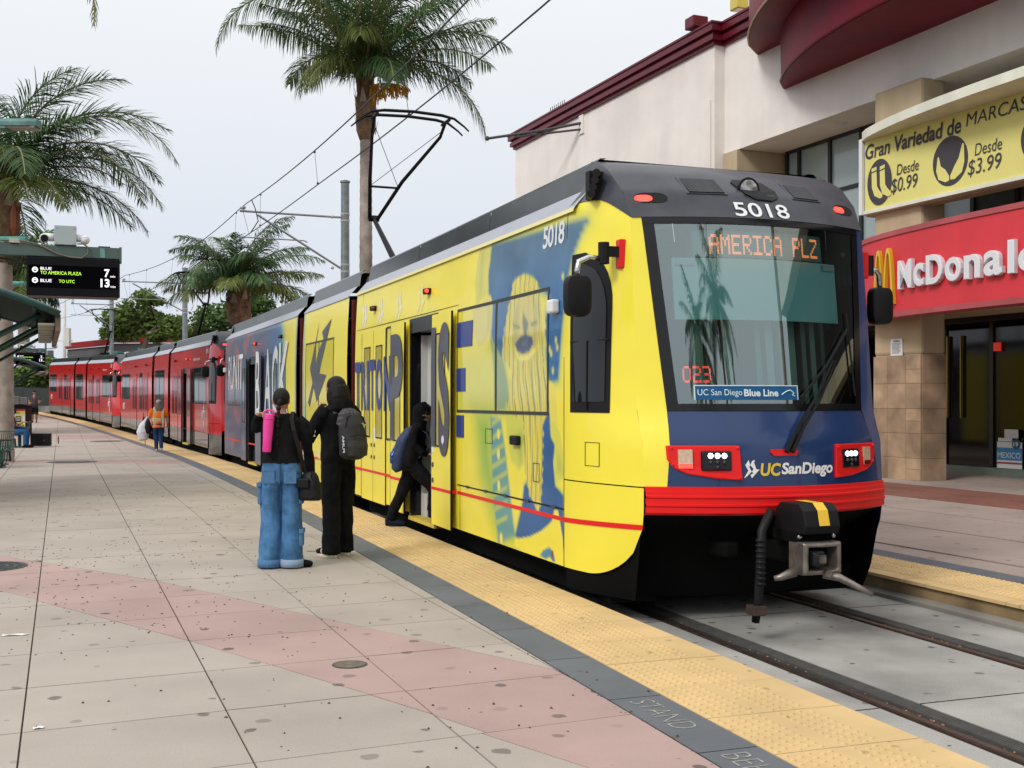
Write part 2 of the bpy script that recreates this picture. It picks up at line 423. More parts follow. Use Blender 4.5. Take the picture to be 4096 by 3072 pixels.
# ------------------------------------------------------------------ trackbed
bed = sweep([(0.0, -0.30), (3.06, -0.30)], -6, 95, 1.5).build('trackbed', m_joint); tag(bed, kind='structure')
RL = (0.69, 2.19)
segs = [(0.015, RL[0] - 0.075), (RL[0] + 0.215, RL[1] - 0.075), (RL[1] + 0.215, 3.045)]
s = -4.0; st_ = 2.75
while s < 20:
    for t0, t1 in segs:
        sweep([(t0, -0.29), (t0, -0.2), (t1, -0.2), (t1, -0.29)], s + 0.008, s + st_ - 0.008, 0.7).build('track_slab', m_bed, bed)
    s += st_
for t0, t1 in segs: tag(sweep([(t0, -0.2), (t1, -0.2)], s, 95, 1.5).build('far_track_slabs', m_bed, bed), kind='stuff')
for r_ in RL:
    sweep([(r_ - 0.06, -0.26), (r_ - 0.06, -0.214), (r_ - 0.038, -0.212), (r_ - 0.036, -0.201), (r_ + 0.036, -0.201), (r_ + 0.038, -0.26)], -6, 95, 1.0).build('rail', m_rail, bed)
    sweep([(r_ - 0.022, -0.1985), (r_ + 0.022, -0.1985)], -6, 95, 1.0).build('rail_head', m_railtop, bed)
    prof = [(r_ + 0.085, -0.26), (r_ + 0.085, -0.206)]
    for q in range(5):
        a = r_ + 0.087 + q * 0.024; prof += [(a, -0.197), (a + 0.014, -0.197), (a + 0.016, -0.208), (a + 0.022, -0.208)]
    sweep(prof + [(r_ + 0.21, -0.25)], -6, 95, 1.0).build('flangeway_rubber', m_rub, bed)
    sweep([(r_ - 0.075, -0.26), (r_ - 0.075, -0.203), (r_ - 0.06, -0.206)], -6, 95, 1.0).build('rail_seal', m_rub, bed)
# ------------------------------------------------------------------ right platform and sidewalk
TR = 3.05
side_w = sweep([(TR + 0.05, -0.3), (TR + 0.05, -0.014), (TR + 1.12, -0.014), (30, -0.014)], -6, 95, 1.5).build('sidewalk', m_walk); tag(side_w, kind='structure')
sweep([(TR + 0.035, -0.045), (TR + 0.03, -0.3)], -6, 95, 1.5).build('kerb_face', m_kerb, side_w)
sweep([(TR + 0.03, -0.135), (TR - 0.035, -0.165), (TR - 0.035, -0.3)], -6, 95, 1.5).build('kerb_footing', m_kerbc, side_w)
me_dr = tile_mesh(True, -1); me_pr = tile_mesh(False, -1)
for k in range(-6, 60):
    s = S0T + 0.3 + 0.612 * k; p = T(s, TR); o = link_mesh('tactile_tile', me_dr if s < 14 else me_pr, None, side_w)
    o.location = (p[0], p[1], p[2] + random.uniform(-0.001, 0.001)); o.rotation_euler = (0, 0, Th(s + 0.3))
for k in range(-4, 30):
    s = S0T + 1.224 * k
    sweep([(TR + 0.792, -0.013), (TR + 0.792, -0.001), (TR + 1.093, -0.001), (TR + 1.093, -0.013)], s + 0.004, s + 1.22, 1.3).build('warning_strip', m_grey, side_w)
# sidewalk slabs in the facade's own grid come with the building
# ------------------------------------------------------------------ small litter and crumbs
m_crumb = M('dry_crumbs', (0.075, 0.04, 0.02), 0.9, obrand=0.3)
mb = MB()
def crumb(s_, t_, z_, r_):
    X, Y, Z = T(s_, t_, z_); a = random.uniform(0, 6.28); h = r_ * random.uniform(0.5, 0.9)
    v = [(X + r_ * random.uniform(0.7, 1.2) * math.cos(a + q * 1.2566), Y + r_ * random.uniform(0.7, 1.2) * math.sin(a + q * 1.2566), Z) for q in range(5)]
    mb.add(v + [(X + r_ * 0.2, Y, Z + h), (X - r_ * 0.3, Y + r_ * 0.2, Z + h * 0.9)], [(0, 1, 5), (1, 2, 5), (2, 6, 5), (2, 3, 6), (3, 4, 6), (4, 0, 6), (0, 5, 6)])
for q in range(520):
    crumb(random.uniform(-1, 17), random.triangular(-6.5, -0.05, -2.2), 0.0, random.uniform(0.005, 0.011))
for q in range(240):
    crumb(random.uniform(3.5, 9.5), random.gauss(-3.6, 0.8), 0.0, random.uniform(0.006, 0.012))
for q in range(260):
    crumb(random.uniform(-0.5, 6), -1.107 + random.gauss(0, 0.012), -0.006, random.uniform(0.006, 0.013))
tag(mb.build('brown_crumbs', m_crumb), 'scattered dry brown crumbs and seed husks on the platform', 'debris', kind='stuff')
mb = MB(); m_leafl = M('leaf_litter', (0.28, 0.15, 0.07), 0.9, noise=0.5, nscale=60)
for q in range(320):
    r_ = random.choice(RL); crumb(random.uniform(-1.5, 5), r_ + 0.062 + random.gauss(0, 0.012), -0.215, random.uniform(0.005, 0.012))
tag(mb.build('leaf_litter', m_leafl), 'dry leaf litter caught in the rail grooves', 'debris', kind='stuff')
m_paper = M('paper_scrap', (0.75, 0.75, 0.76), 0.7)
for (X, Y, rz, w, d, lab) in ((-3.34, 7.69, 0.25, 0.16, 0.035, 'torn strip of white paper lying at the left edge of the platform'), (-2.28, 5.51, 0.5, 0.05, 0.03, 'tiny white paper scrap on the nearest platform slabs at lower left')):
    mb = MB(); mb.grid([[(-w / 2 + w * i / 4, d * (j - 0.5), 0.004 + 0.006 * abs(math.sin(i * 2.1 + j))) for j in range(2)] for i in range(5)])
    o = mb.build('paper_scrap', m_paper); o.location = (X, Y, 0.0); o.rotation_euler = (0, 0, rz); tag(o, lab, 'litter')
# manhole and access covers
m_iron = M('cast_iron', (0.075, 0.08, 0.078), 0.65, metal=0.4, noise=0.3, nscale=12)
def cover(name, X, Y, r, lab, ringed=True):
    root = empty(name, (X, Y, gz(Y) + 0.001)); tag(root, lab, 'manhole cover')
    MB().tube([(0, 0, -0.01), (0, 0, 0.004)], r, 32).build('rim', m_iron, root)
    MB().tube([(0, 0, -0.01), (0, 0, 0.0065)], r * 0.9, 32).build('lid', m_iron, root)
    mb = MB()
    for rr in ((0.75, 0.55, 0.35, 0.15) if ringed else (0.6,)):
        n = 28
        for i in range(n):
            a, b = 2 * math.pi * i / n, 2 * math.pi * (i + 0.6) / n
            mb.prism([(r * rr * math.cos(a), r * rr * math.sin(a)), (r * (rr + .1) * math.cos(a), r * (rr + .1) * math.sin(a)), (r * (rr + .1) * math.cos(b), r * (rr + .1) * math.sin(b)), (r * rr * math.cos(b), r * rr * math.sin(b))], 0.005, 0.011)
    tag(mb.build('tread', m_iron, root), kind='stuff')
cover('manhole_cover', -4.98, 10.85, 0.36, 'dark green iron manhole cover cut by the left picture edge')
m_iron2 = M('worn_brass', (0.16, 0.13, 0.10), 0.6, metal=0.4, noise=0.3, nscale=20)
root = empty('access_cover', (-0.97, 6.84, 0.001)); tag(root, 'small round brown access cover in the pink paving band', 'manhole cover')
MB().tube([(0, 0, -0.01), (0, 0, 0.003)], 0.105, 28).build('rim', m_iron, root); MB().tube([(0, 0, -0.01), (0, 0, 0.005)], 0.092, 28).build('lid', m_iron2, root)
cover('manhole_cover', -11.3, 29.4, 0.62, 'flat dark drain cover in the platform beside the palm trunk', False)
cover('manhole_cover', -15.4, 43.5, 0.62, 'flat dark drain cover in the platform beyond the suitcase', False)
# ================================================================== light rail cars (bent to the track's curve, so every car is the same rigid shape)
CL = 24.6; RC = 1 / K1 + TCEN
def PL(a, b, z): g = a / RC; return (-RC + (RC + b) * math.cos(g), (RC + b) * math.sin(g), z)
def PR(a, b, z): return PL(CL - a, -b, z)
ZT = [-0.05, 0.17, 0.55, 0.72, 0.92, 1.24, 1.5, 2.3, 3.02, 3.25, 3.45, 3.56, 3.62]
A0 = [0.22, 0.12, 0.03, 0.0, 0.0, 0.02, 0.12, 0.19, 0.26, 0.38, 0.60, 0.80, 1.0]
BU = [0.30, 0.33, 0.35, 0.35, 0.35, 0.35, 0.33, 0.30, 0.27, 0.24, 0.18, 0.12, 0.05]
HW = [1.06, 1.09, 1.10, 1.10, 1.10, 1.10, 1.10, 1.095, 1.085, 1.10, 1.12, 1.10, 1.06]
NA1 = 1.06
def Wz(z): return 1.325 if z < 2.2 else float(np.interp(z, [2.2, 2.7, 3.21, 3.36, 3.62], [1.325, 1.312, 1.285, 1.16, 1.07]))
def ft(z): return float(np.interp(z, ZT, A0)), float(np.interp(z, ZT, BU)), float(np.interp(z, ZT, HW))
def nose_ab(p, z, off=0.0):
    a0, bu, hw = ft(z); q = abs(p)
    if q <= 1:
        b = hw * q; a = a0 - bu * (1 - q * q) - off
    else:
        r = q - 1; a = a0 + (NA1 - a0) * r; b = hw + (Wz(z) - hw) * (1 - (1 - r) ** 1.7) + off; a -= off * (1 - r)
    return a, math.copysign(b, p)
def npatch(f, p0, p1, z0, z1, npp=10, nz=10, off=0.0):
    # p0,p1 may be functions of z; z0,z1 functions of p (rectangular blend)
    g = lambda v, x: v(x) if callable(v) else v
    pts = []
    for i in range(nz + 1):
        row = []
        for j in range(npp + 1):
            w = j / npp; h = i / nz
            zz = g(z0, 0) + (g(z1, 0) - g(z0, 0)) * h
            p = g(p0, zz) + (g(p1, zz) - g(p0, zz)) * w
            z = g(z0, p) + (g(z1, p) - g(z0, p)) * h
            a, b = nose_ab(p, z, off(z) if callable(off) else off); row.append(f(a, b, z))
        pts.append(row)
    return MB().grid(pts)
def front(f, b, z, off=0.0):
    a0, bu, hw = ft(z); return f(a0 - bu * (1 - (b / hw) ** 2) - off, b, z)
def fbox(mbx, f, b0, b1, z0, z1, o0, o1, n=3):
    bs = [b0 + (b1 - b0) * i / n for i in range(n + 1)]
    ring = lambda o: [front(f, b, z0, o) for b in bs] + [front(f, b, z1, o) for b in reversed(bs)]
    r0, r1 = ring(o0), ring(o1); k = len(r0)
    fs = [(i, (i + 1) % k, k + (i + 1) % k, k + i) for i in range(k)]
    for base in (0, k):
        for i in range(n): fs.append((base + i, base + i + 1, base + k - 2 - i, base + k - 1 - i))
    mbx.add(r0 + r1, fs); return mbx
def fprism(mbx, f, poly, o0, o1):       # polygon (b,z) on the front face
    r0 = [front(f, b, z, o0) for b, z in poly]; r1 = [front(f, b, z, o1) for b, z in poly]; k = len(poly)
    mbx.add(r0 + r1, [tuple(range(k)), tuple(range(k, 2 * k))] + [(i, (i + 1) % k, k + (i + 1) % k, k + i) for i in range(k)]); return mbx
def sp(f, sgn, off=0.0):                # map (a,z,h) to the side wall
    return lambda a, z, h=0.0: f(a, sgn * (Wz(z) + off + h), z)
def sbox(mbx, f, sgn, a0, a1, z0, z1, o0, o1, nz=4):
    zs = [z0 + (z1 - z0) * i / nz for i in range(nz + 1)]
    ring = lambda o: [f(a0, sgn * (Wz(z) + o), z) for z in zs] + [f(a1, sgn * (Wz(z) + o), z) for z in reversed(zs)]
    r0, r1 = ring(o0), ring(o1); k = len(r0)
    fs = [(i, (i + 1) % k, k + (i + 1) % k, k + i) for i in range(k)]
    for base in (0, k):
        for i in range(nz): fs.append((base + i, base + i + 1, base + k - 2 - i, base + k - 1 - i))
    mbx.add(r0 + r1, fs); return mbx
# ---- liveries
YEL = (0.85, 0.735, 0.050); NAVY = (0.020, 0.036, 0.105); BLUE = (0.012, 0.085, 0.27); TEAL = (0.02, 0.22, 0.33); GREEN = (0.33, 0.50, 0.05); DUSK = (0.058, 0.080, 0.150)
m_wrap = M('wrap_print', YEL, 0.34, attr=True, coat=0.25, spec=0.5)
m_yel = M('wrap_yellow', YEL, 0.34, coat=0.25, noise=0.02, nscale=2)
m_wrapwin = M('wrap_on_glass', YEL, 0.14, attr=True, coat=0.15, spec=0.4)
m_navy = M('paint_navy', (0.012, 0.034, 0.115), 0.25, coat=0.35, noise=0.05, nscale=3, spec=0.35)
m_bluewrap = M('wrap_blue', (0.018, 0.05, 0.17), 0.3, coat=0.4)
m_dusk = M('wrap_dusk', DUSK, 0.3, coat=0.3, noise=0.08)
m_red = M('paint_red', (0.60, 0.010, 0.012), 0.13, coat=0.30, noise=0.03, nscale=2, spec=0.35)
m_redb = M('bumper_red', (0.70, 0.010, 0.010), 0.38, coat=0.1, noise=0.04, spec=0.3)
m_cap = M('roof_charcoal', (0.044, 0.048, 0.062), 0.42, noise=0.22, nscale=5, coat=0.05, stain=0.2, spec=0.4)
m_fair = M('roof_fairing_dark', (0.020, 0.024, 0.030), 0.2, coat=0.0, noise=0.4, nscale=2, spec=0.5)
m_should = M('roof_shoulder_grey', (0.34, 0.36, 0.42), 0.45, noise=0.06, nscale=2)
m_lower = M('skirt_grey', (0.13, 0.125, 0.12), 0.10, coat=0.4, noise=0.06)
m_black = M('black_plastic', (0.008, 0.008, 0.009), 0.5, spec=0.2)
m_blackg = M('black_gloss', (0.008, 0.008, 0.010), 0.15, spec=0.35)
m_under = M('underframe_black', (0.006, 0.006, 0.006), 0.9, spec=0.05)
m_wglass = glass_mat('windshield_glass', (0.62, 0.90, 0.87), 0.24)
m_dark = M('tinted_glass', (0.010, 0.014, 0.014), 0.05, spec=0.4)
m_cabgl = M('cab_side_glass', (0.008, 0.010, 0.011), 0.04, spec=0.4)
m_bell = M('bellows_rubber', (0.030, 0.031, 0.033), 0.7, noise=0.2, nscale=6)
m_bellr = M('bellows_edge_red', (0.10, 0.006, 0.006), 0.5)
m_white = M('white_paint', (0.72, 0.73, 0.74), 0.4)
m_dtxt = M('lettering_navy', (0.045, 0.050, 0.075), 0.35, coat=0.2)
m_btxt = M('lettering_blue', (0.012, 0.035, 0.21), 0.35, coat=0.2)
m_chrome = M('stainless', (0.55, 0.55, 0.55), 0.22, metal=1.0)
m_steel = M('coupler_steel', (0.22, 0.19, 0.165), 0.42, metal=0.7, noise=0.35, nscale=14)
m_int = M('interior_panel', (0.50, 0.50, 0.48), 0.5)
m_intd = M('interior_dark', (0.05, 0.052, 0.055), 0.7)
m_ledr = M('led_red', (1.0, 0.045, 0.03), 0.5, emit=2.2)
m_ledo = M('led_orange', (1.0, 0.20, 0.05), 0.5, emit=2.0)
m_ledw = M('led_white', (0.95, 0.92, 1.0), 0.5, emit=3.0)
m_ledd = M('lens_dark_red', (0.18, 0.008, 0.006), 0.15, coat=0.5)
m_lens = M('lens_amber_clear', (0.55, 0.40, 0.28), 0.25, coat=0.5, noise=0.2, nscale=60)
m_tape = M('yellow_tape', (0.75, 0.47, 0.03), 0.5)
m_shade = M('sun_shade', (0.62, 0.90, 0.90), 0.6)
m_signbl = M('window_sign_blue', (0.012, 0.09, 0.22), 0.5, spec=0.2)
m_grille = M('vent_mesh', (0.028, 0.029, 0.031), 0.55, metal=0.3)

def polysd(A, Z, poly):                 # signed distance (negative inside)
    P = np.array(poly); d = np.full(A.shape, 1e9); ins = np.zeros(A.shape, bool); n = len(P)
    for i in range(n):
        x0, y0 = P[i]; x1, y1 = P[(i + 1) % n]; ex, ey = x1 - x0, y1 - y0
        tt = np.clip(((A - x0) * ex + (Z - y0) * ey) / (ex * ex + ey * ey + 1e-12), 0, 1)
        d = np.minimum(d, np.hypot(A - x0 - tt * ex, Z - y0 - tt * ey))
        c = ((y0 > Z) != (y1 > Z)) & (A < (x1 - x0) * (Z - y0) / (y1 - y0 + 1e-12) + x0); ins ^= c
    return np.where(ins, -d, d)
def dab(C, A, Z, poly, col, soft=0.03, k=1.0):
    w = np.clip(0.5 - polysd(A, Z, poly) / soft, 0, 1); w = (w * w * (3 - 2 * w) * k)[:, None]
    return C * (1 - w) + np.array(col) * w
def vnoise(x, y, seed=0):
    r = np.zeros_like(x)
    for i, (fx, fy, am) in enumerate(((1.7, 2.3, .5), (3.9, 3.1, .3), (8.3, 7.1, .2))):
        r += am * np.sin(fx * x + seed + 1.3 * np.sin(fy * y + i)) * np.cos(fy * y * 1.2 + seed * 2 + np.sin(fx * x))
    return r
ART = dict(
 blue=[(3.05, 3.15), (0.73, 3.07), (0.82, 2.97), (0.95, 2.77), (1.05, 2.51), (1.1, 2.27), (1.14, 2.09), (1.2, 1.76), (1.4, 1.73), (1.47, 1.96), (1.5, 2.28), (1.4, 2.5), (1.66, 2.58), (1.82, 2.71), (2.07, 2.76), (2.34, 2.73), (2.43, 2.55), (2.58, 2.25), (2.66, 2.0), (2.52, 1.74), (2.46, 1.49), (2.84, 1.88), (2.97, 2.18), (2.97, 2.49), (3.09, 2.69), (3.14, 2.89)],
 fore=[(3.45, 3.16), (3.16, 3.16), (3.09, 3.02), (3.14, 2.85), (3.11, 2.72), (3.2, 2.64), (3.49, 2.58), (3.56, 2.8), (3.52, 3.03)],
 fist=[(3.59, 2.53), (3.27, 2.6), (3.03, 2.65), (2.95, 2.53), (2.97, 2.31), (3.14, 2.19), (3.38, 2.13), (3.51, 2.25), (3.61, 2.35)],
 hair=[(2.31, 2.74), (2.1, 2.76), (1.93, 2.73), (1.74, 2.66), (1.67, 2.56), (1.61, 2.42), (1.47, 2.26), (1.55, 2.14), (1.52, 1.96), (1.47, 1.77), (1.42, 1.46), (1.66, 1.34), (1.93, 1.34), (2.46, 1.49), (2.43, 1.7), (2.37, 1.86), (2.64, 2.0), (2.61, 2.21), (2.51, 2.43), (2.43, 2.59), (2.38, 2.69)],
 face=[(2.22, 2.53), (2.04, 2.56), (1.87, 2.5), (1.71, 2.35), (1.68, 2.16), (1.82, 2.01), (2.04, 1.98), (2.22, 2.04), (2.31, 2.19), (2.37, 2.34)],
 brow=[(2.07, 2.4), (1.99, 2.34), (1.92, 2.29), (1.97, 2.17), (2.03, 2.18), (2.08, 2.3)],
 eyel=[(2.35, 2.32), (2.16, 2.28), (2.12, 2.25), (2.32, 2.27)],
 eyer=[(1.87, 2.29), (1.7, 2.31), (1.69, 2.27), (1.85, 2.25)],
 mouth=[(2.28, 2.12), (2.13, 2.18), (1.99, 2.19), (1.82, 2.16), (1.79, 2.1), (1.9, 2.03), (2.07, 2.01), (2.22, 2.05)],
 chin=[(2.3, 2.07), (2.17, 2.0), (1.93, 2.0), (1.75, 2.06), (1.73, 2.02), (1.93, 1.95), (2.17, 1.95)],
 jack=[(2.97, 2.22), (2.64, 1.98), (2.49, 1.74), (2.46, 1.49), (2.89, 1.49), (2.89, 1.88)],
 garm=[(3.97, 2.04), (3.03, 2.1), (2.89, 1.88), (2.89, 1.48), (4.05, 1.47)],
 sleeve=[(1.45, 1.76), (1.32, 1.74), (1.25, 1.65), (1.22, 1.47), (1.2, 1.37), (1.37, 1.37), (1.41, 1.56)],
 bluer=[(1.55, 1.58), (1.41, 1.58), (1.39, 1.41), (1.26, 1.27), (1.31, 1.06), (1.26, 0.84), (1.08, 0.77), (1.08, 0.58), (1.05, 0.18), (1.1, 0.42), (1.2, 0.63), (1.28, 0.64), (1.34, 0.53), (1.44, 0.48), (1.61, 0.41), (1.89, 0.33), (2.18, 0.28), (2.28, 0.29), (2.08, 0.62), (2.04, 0.78), (1.61, 1.09), (1.57, 1.34)],
 hairl=[(2.04, 1.62), (1.57, 1.62), (1.55, 1.29), (1.57, 0.9), (1.61, 0.66), (1.66, 0.56), (1.89, 0.71), (1.99, 0.85), (2.06, 1.07), (2.04, 1.38)],
 sl2=[(1.39, 1.4), (1.26, 1.39), (1.16, 1.3), (1.1, 1.16), (1.06, 0.93), (1.26, 0.84), (1.31, 1.04), (1.24, 1.17), (1.37, 1.26)],
 gl=[(2.54, 1.55), (2.06, 1.41), (2.04, 1.24), (2.06, 0.99), (2.18, 0.93), (2.39, 1.0), (2.52, 1.23)],
 tie=[(3.01, 1.42), (2.68, 1.39), (2.54, 1.05), (2.39, 0.6), (2.28, 0.29), (2.76, 0.17), (2.93, 0.66), (2.98, 1.12)],
 green=[(3.52, 1.49), (2.98, 1.49), (2.93, 1.03), (2.76, 0.49), (2.28, 0.24), (2.76, 0.2), (3.33, 0.82)],
 lowy=[(2.18, 0.28), (1.89, 0.33), (1.61, 0.41), (1.44, 0.48), (1.34, 0.53), (1.28, 0.64), (1.2, 0.63), (1.1, 0.42), (1.06, 0.18), (1.61, 0.17), (2.31, 0.2), (2.28, 0.28)],
 emb=[(1.64, 0.19), (1.55, 0.25), (1.41, 0.29), (1.31, 0.27), (1.26, 0.18), (1.33, 0.18), (1.39, 0.21), (1.48, 0.18)],
 spots=[(1.4, 2.03), (1.25, 2.1), (1.32, 1.84), (1.5, 2.09), (1.12, 2.64), (1.36, 1.99), (1.22, 2.04)],
 butt=[(2.76, 1.25), (2.76, 1.05), (2.75, 0.74), (2.68, 0.23)],
)

def ell_(c, r, q=10): return [(c[0] + r * math.cos(2 * math.pi * k / q), c[1] + r * 1.2 * math.sin(2 * math.pi * k / q)) for k in range(q)]
def mask(A, Z, poly, soft): w = np.clip(0.5 - polysd(A, Z, poly) / soft, 0, 1); return w * w * (3 - 2 * w)
def paintA(A, Z):
    C = np.tile(np.array(YEL), (len(A), 1)).astype(float)
    mix = lambda C, w, col: C * (1 - w[:, None]) + np.asarray(col) * w[:, None]
    n1 = vnoise(A * 2.2, Z * 2.0, 1.0)
    C = mix(C, mask(A, Z, ART['green'], 0.6), (0.26, 0.46, 0.05)); C = mix(C, mask(A, Z, ART['garm'], 0.35) * 0.55, (0.55, 0.60, 0.10))
    wb = mask(A, Z, ART['blue'], 0.42); C = mix(C, wb * 0.8, (0.36, 0.52, 0.06)); wb = mask(A, Z, ART['blue'], 0.16); C = mix(C, wb, (0.02, 0.26, 0.30))
    top = np.clip((Z - 2.3) / 0.7, 0, 1)[:, None]
    bcol = np.array((0.010, 0.115, 0.30)) * (1 - top) + np.array((0.050, 0.135, 0.235)) * top
    ray = (np.clip(np.sin((A + Z * 0.35) * 7.0) - 0.75, 0, 1) * 0.35)[:, None]
    bcol = bcol * (1 + 0.22 * n1[:, None]) + ray * np.array((0.06, 0.14, 0.10))
    wb = mask(A, Z, ART['blue'], 0.06)[:, None]; C = C * (1 - wb) + bcol * wb
    C = mix(C, mask(A, Z, ART['jack'], 0.05), (0.42, 0.45, 0.11)); C = mix(C, mask(A, Z, [(p[0] - 0.06, p[1] - 0.05) for p in ART['jack']], 0.25) * 0.5, (0.10, 0.30, 0.22))
    C = mix(C, mask(A, Z, ART['fore'], 0.05), (0.66, 0.60, 0.10)); C = mix(C, mask(A, Z, [(3.4, 3.1), (3.3, 3.12), (3.3, 2.7), (3.42, 2.65)], 0.12) * 0.6, (0.42, 0.47, 0.08))
    C = mix(C, mask(A, Z, ART['fist'], 0.03), (0.70, 0.62, 0.16)); C = mix(C, mask(A, Z, [(3.1, 2.55), (2.98, 2.5), (3.0, 2.3), (3.12, 2.25)], 0.10) * 0.5, (0.45, 0.47, 0.12))
    # hair strands flow down the figure
    fl = A * 70 + 5 * np.sin(Z * 2.3 + A * 3) + 3.0 * vnoise(A * 1.5, Z * 1.5, 4.0)
    stv = 0.5 + 0.5 * np.sin(fl) * np.sin(fl * 0.37 + Z * 3) ; stv2 = 0.5 + 0.5 * np.sin(fl * 1.9 + 1.3)
    hc = np.array((0.80, 0.68, 0.09)) * (1 - 0.62 * stv[:, None] * stv2[:, None]) ; hc = hc * (1 - 0.0) ; dk = np.clip((stv - 0.68) * 3.4, 0, 0.9)[:, None]; hc = hc * (1 - dk) + np.array((0.14, 0.22, 0.14)) * dk
    C = mix(C, mask(A, Z, ART['gl'], 0.10), (0.60, 0.61, 0.07)); C = mix(C, mask(A, Z, [(2.2, 1.3), (2.06, 1.3), (2.08, 1.0), (2.18, 0.96)], 0.12) * 0.6, (0.36, 0.46, 0.08))
    wt = mask(A, Z, ART['tie'], 0.08); C = mix(C, wt * 0.9, (0.05, 0.27, 0.33))
    for k in range(8):
        z = 0.30 + k * 0.145; C = mix(C, mask(A, Z, [(2.96, z), (2.50, z + 0.13), (2.50, z + 0.175), (2.96, z + 0.055)], 0.03) * wt * 0.8, (0.50, 0.56, 0.07))
    for c_ in ART['butt']: C = mix(C, mask(A, Z, ell_(c_, 0.045), 0.02), (0.82, 0.74, 0.16))
    C = mix(C, mask(A, Z, ART['bluer'], 0.12), (0.04, 0.28, 0.30)); wb = mask(A, Z, ART['bluer'], 0.03)[:, None]; C = C * (1 - wb) + np.array((0.008, 0.095, 0.29)) * (1 + 0.2 * n1[:, None]) * wb
    for pl_, sf in ((ART['hair'], 0.035), (ART['hairl'], 0.035)): w_ = (mask(A + 0.015 * np.sin(Z * 60), Z, pl_, sf))[:, None]; C = C * (1 - w_) + hc * w_
    C = mix(C, mask(A, Z, ART['sleeve'], 0.03), (0.76, 0.66, 0.08)); C = mix(C, mask(A, Z, ART['sl2'], 0.04), (0.66, 0.64, 0.08)); C = mix(C, mask(A, Z, [(1.22, 1.15), (1.12, 1.05), (1.1, 0.95), (1.24, 0.95)], 0.1) * 0.6, (0.36, 0.45, 0.08))
    C = mix(C, mask(A, Z, ART['face'], 0.12) * 0.8, (0.62, 0.53, 0.14)); C = mix(C, mask(A, Z, [(2.3, 2.45), (2.2, 2.5), (2.2, 2.1), (2.33, 2.15)], 0.10) * 0.55, (0.36, 0.36, 0.12)); C = mix(C, mask(A, Z, [(1.78, 2.5), (1.7, 2.42), (1.68, 2.1), (1.78, 2.08)], 0.08) * 0.5, (0.36, 0.36, 0.12))
    C = mix(C, mask(A, Z, ART['brow'], 0.06) * 0.9, (0.12, 0.14, 0.12))
    for k in ('eyel', 'eyer'): C = mix(C, mask(A, Z, ART[k], 0.03) * 0.8, (0.20, 0.21, 0.10))
    C = mix(C, mask(A, Z, ART['chin'], 0.03), (0.84, 0.74, 0.14)); C = mix(C, mask(A, Z, ART['mouth'], 0.03), (0.06, 0.085, 0.17)); C = mix(C, mask(A, Z, [(2.1, 2.14), (1.95, 2.15), (1.93, 2.09), (2.08, 2.08)], 0.04) * 0.5, (0.16, 0.18, 0.22))
    for q_, (a_, z_, dx) in enumerate(((2.36, 2.40, 0.10), (2.43, 2.2, -0.06), (1.60, 2.3, -0.16), (1.64, 2.1, -0.14), (2.2, 1.9, 0.12), (1.8, 1.85, -0.1), (2.3, 2.72, -0.02))):
        C = mix(C, mask(A, Z, [(a_, z_), (a_ + dx * .6, z_ - 0.16), (a_ + dx, z_ - 0.34), (a_ + dx * .6 - .014, z_ - 0.16)], 0.018) * 0.9, (0.82, 0.72, 0.16))
    for c_ in ART['spots']: C = mix(C, mask(A, Z, ell_(c_, 0.028), 0.03) * 0.8, (0.72, 0.66, 0.10))
    C = mix(C, mask(A, Z, ART['lowy'], 0.02), YEL); C = mix(C, mask(A, Z, ART['emb'], 0.02), (0.02, 0.20, 0.36)); C = mix(C, mask(A, Z, [(1.36, 0.27), (1.32, 0.27), (1.31, 0.21), (1.35, 0.2)], 0.015), (0.25, 0.02, 0.03))
    C *= (1 + 0.03 * vnoise(A * 3, Z * 3))[:, None]
    return np.clip(C, 0, 1)
def paintC(A, Z):
    C = np.tile(np.array(YEL), (len(A), 1)).astype(float)
    C = dab(C, A, Z, [(13.3, 3.3), (13.9, 3.3), (13.9, 0), (13.2, 0), (13.0, 1.0), (13.25, 2.0)], (0.15, 0.42, 0.42), 0.25, 0.7)
    return C
def paintB(A, Z):
    C = np.tile(np.array(DUSK), (len(A), 1)).astype(float)
    n = vnoise(A * 1.3, Z * 1.7, 2.0)
    w = np.clip((n - 0.05) * 1.6, 0, 1)[:, None] * np.clip((A - 17) / 3, 0, 1)[:, None] * 0.75
    C = C * (1 - w) + np.array((0.42, 0.085, 0.03)) * w
    w = np.clip((17.9 - A) / 1.8, 0, 1)[:, None]; C = C * (1 - w) + np.array((0.035, 0.14, 0.36)) * w
    w = np.clip((16.2 - A + 0.25 * np.sin(Z * 4)) / 0.5, 0, 1)[:, None]; C = C * (1 - w) + np.array((0.10, 0.38, 0.40)) * w
    w = np.clip((15.9 - A + 0.25 * np.sin(Z * 4)) / 0.5, 0, 1)[:, None]; C = C * (1 - w) + np.array(YEL) * w
    w = np.clip((14.25 - A) / 0.2, 0, 1)[:, None]; C = C * (1 - w) + np.array((0.05, 0.16, 0.30)) * w
    return C
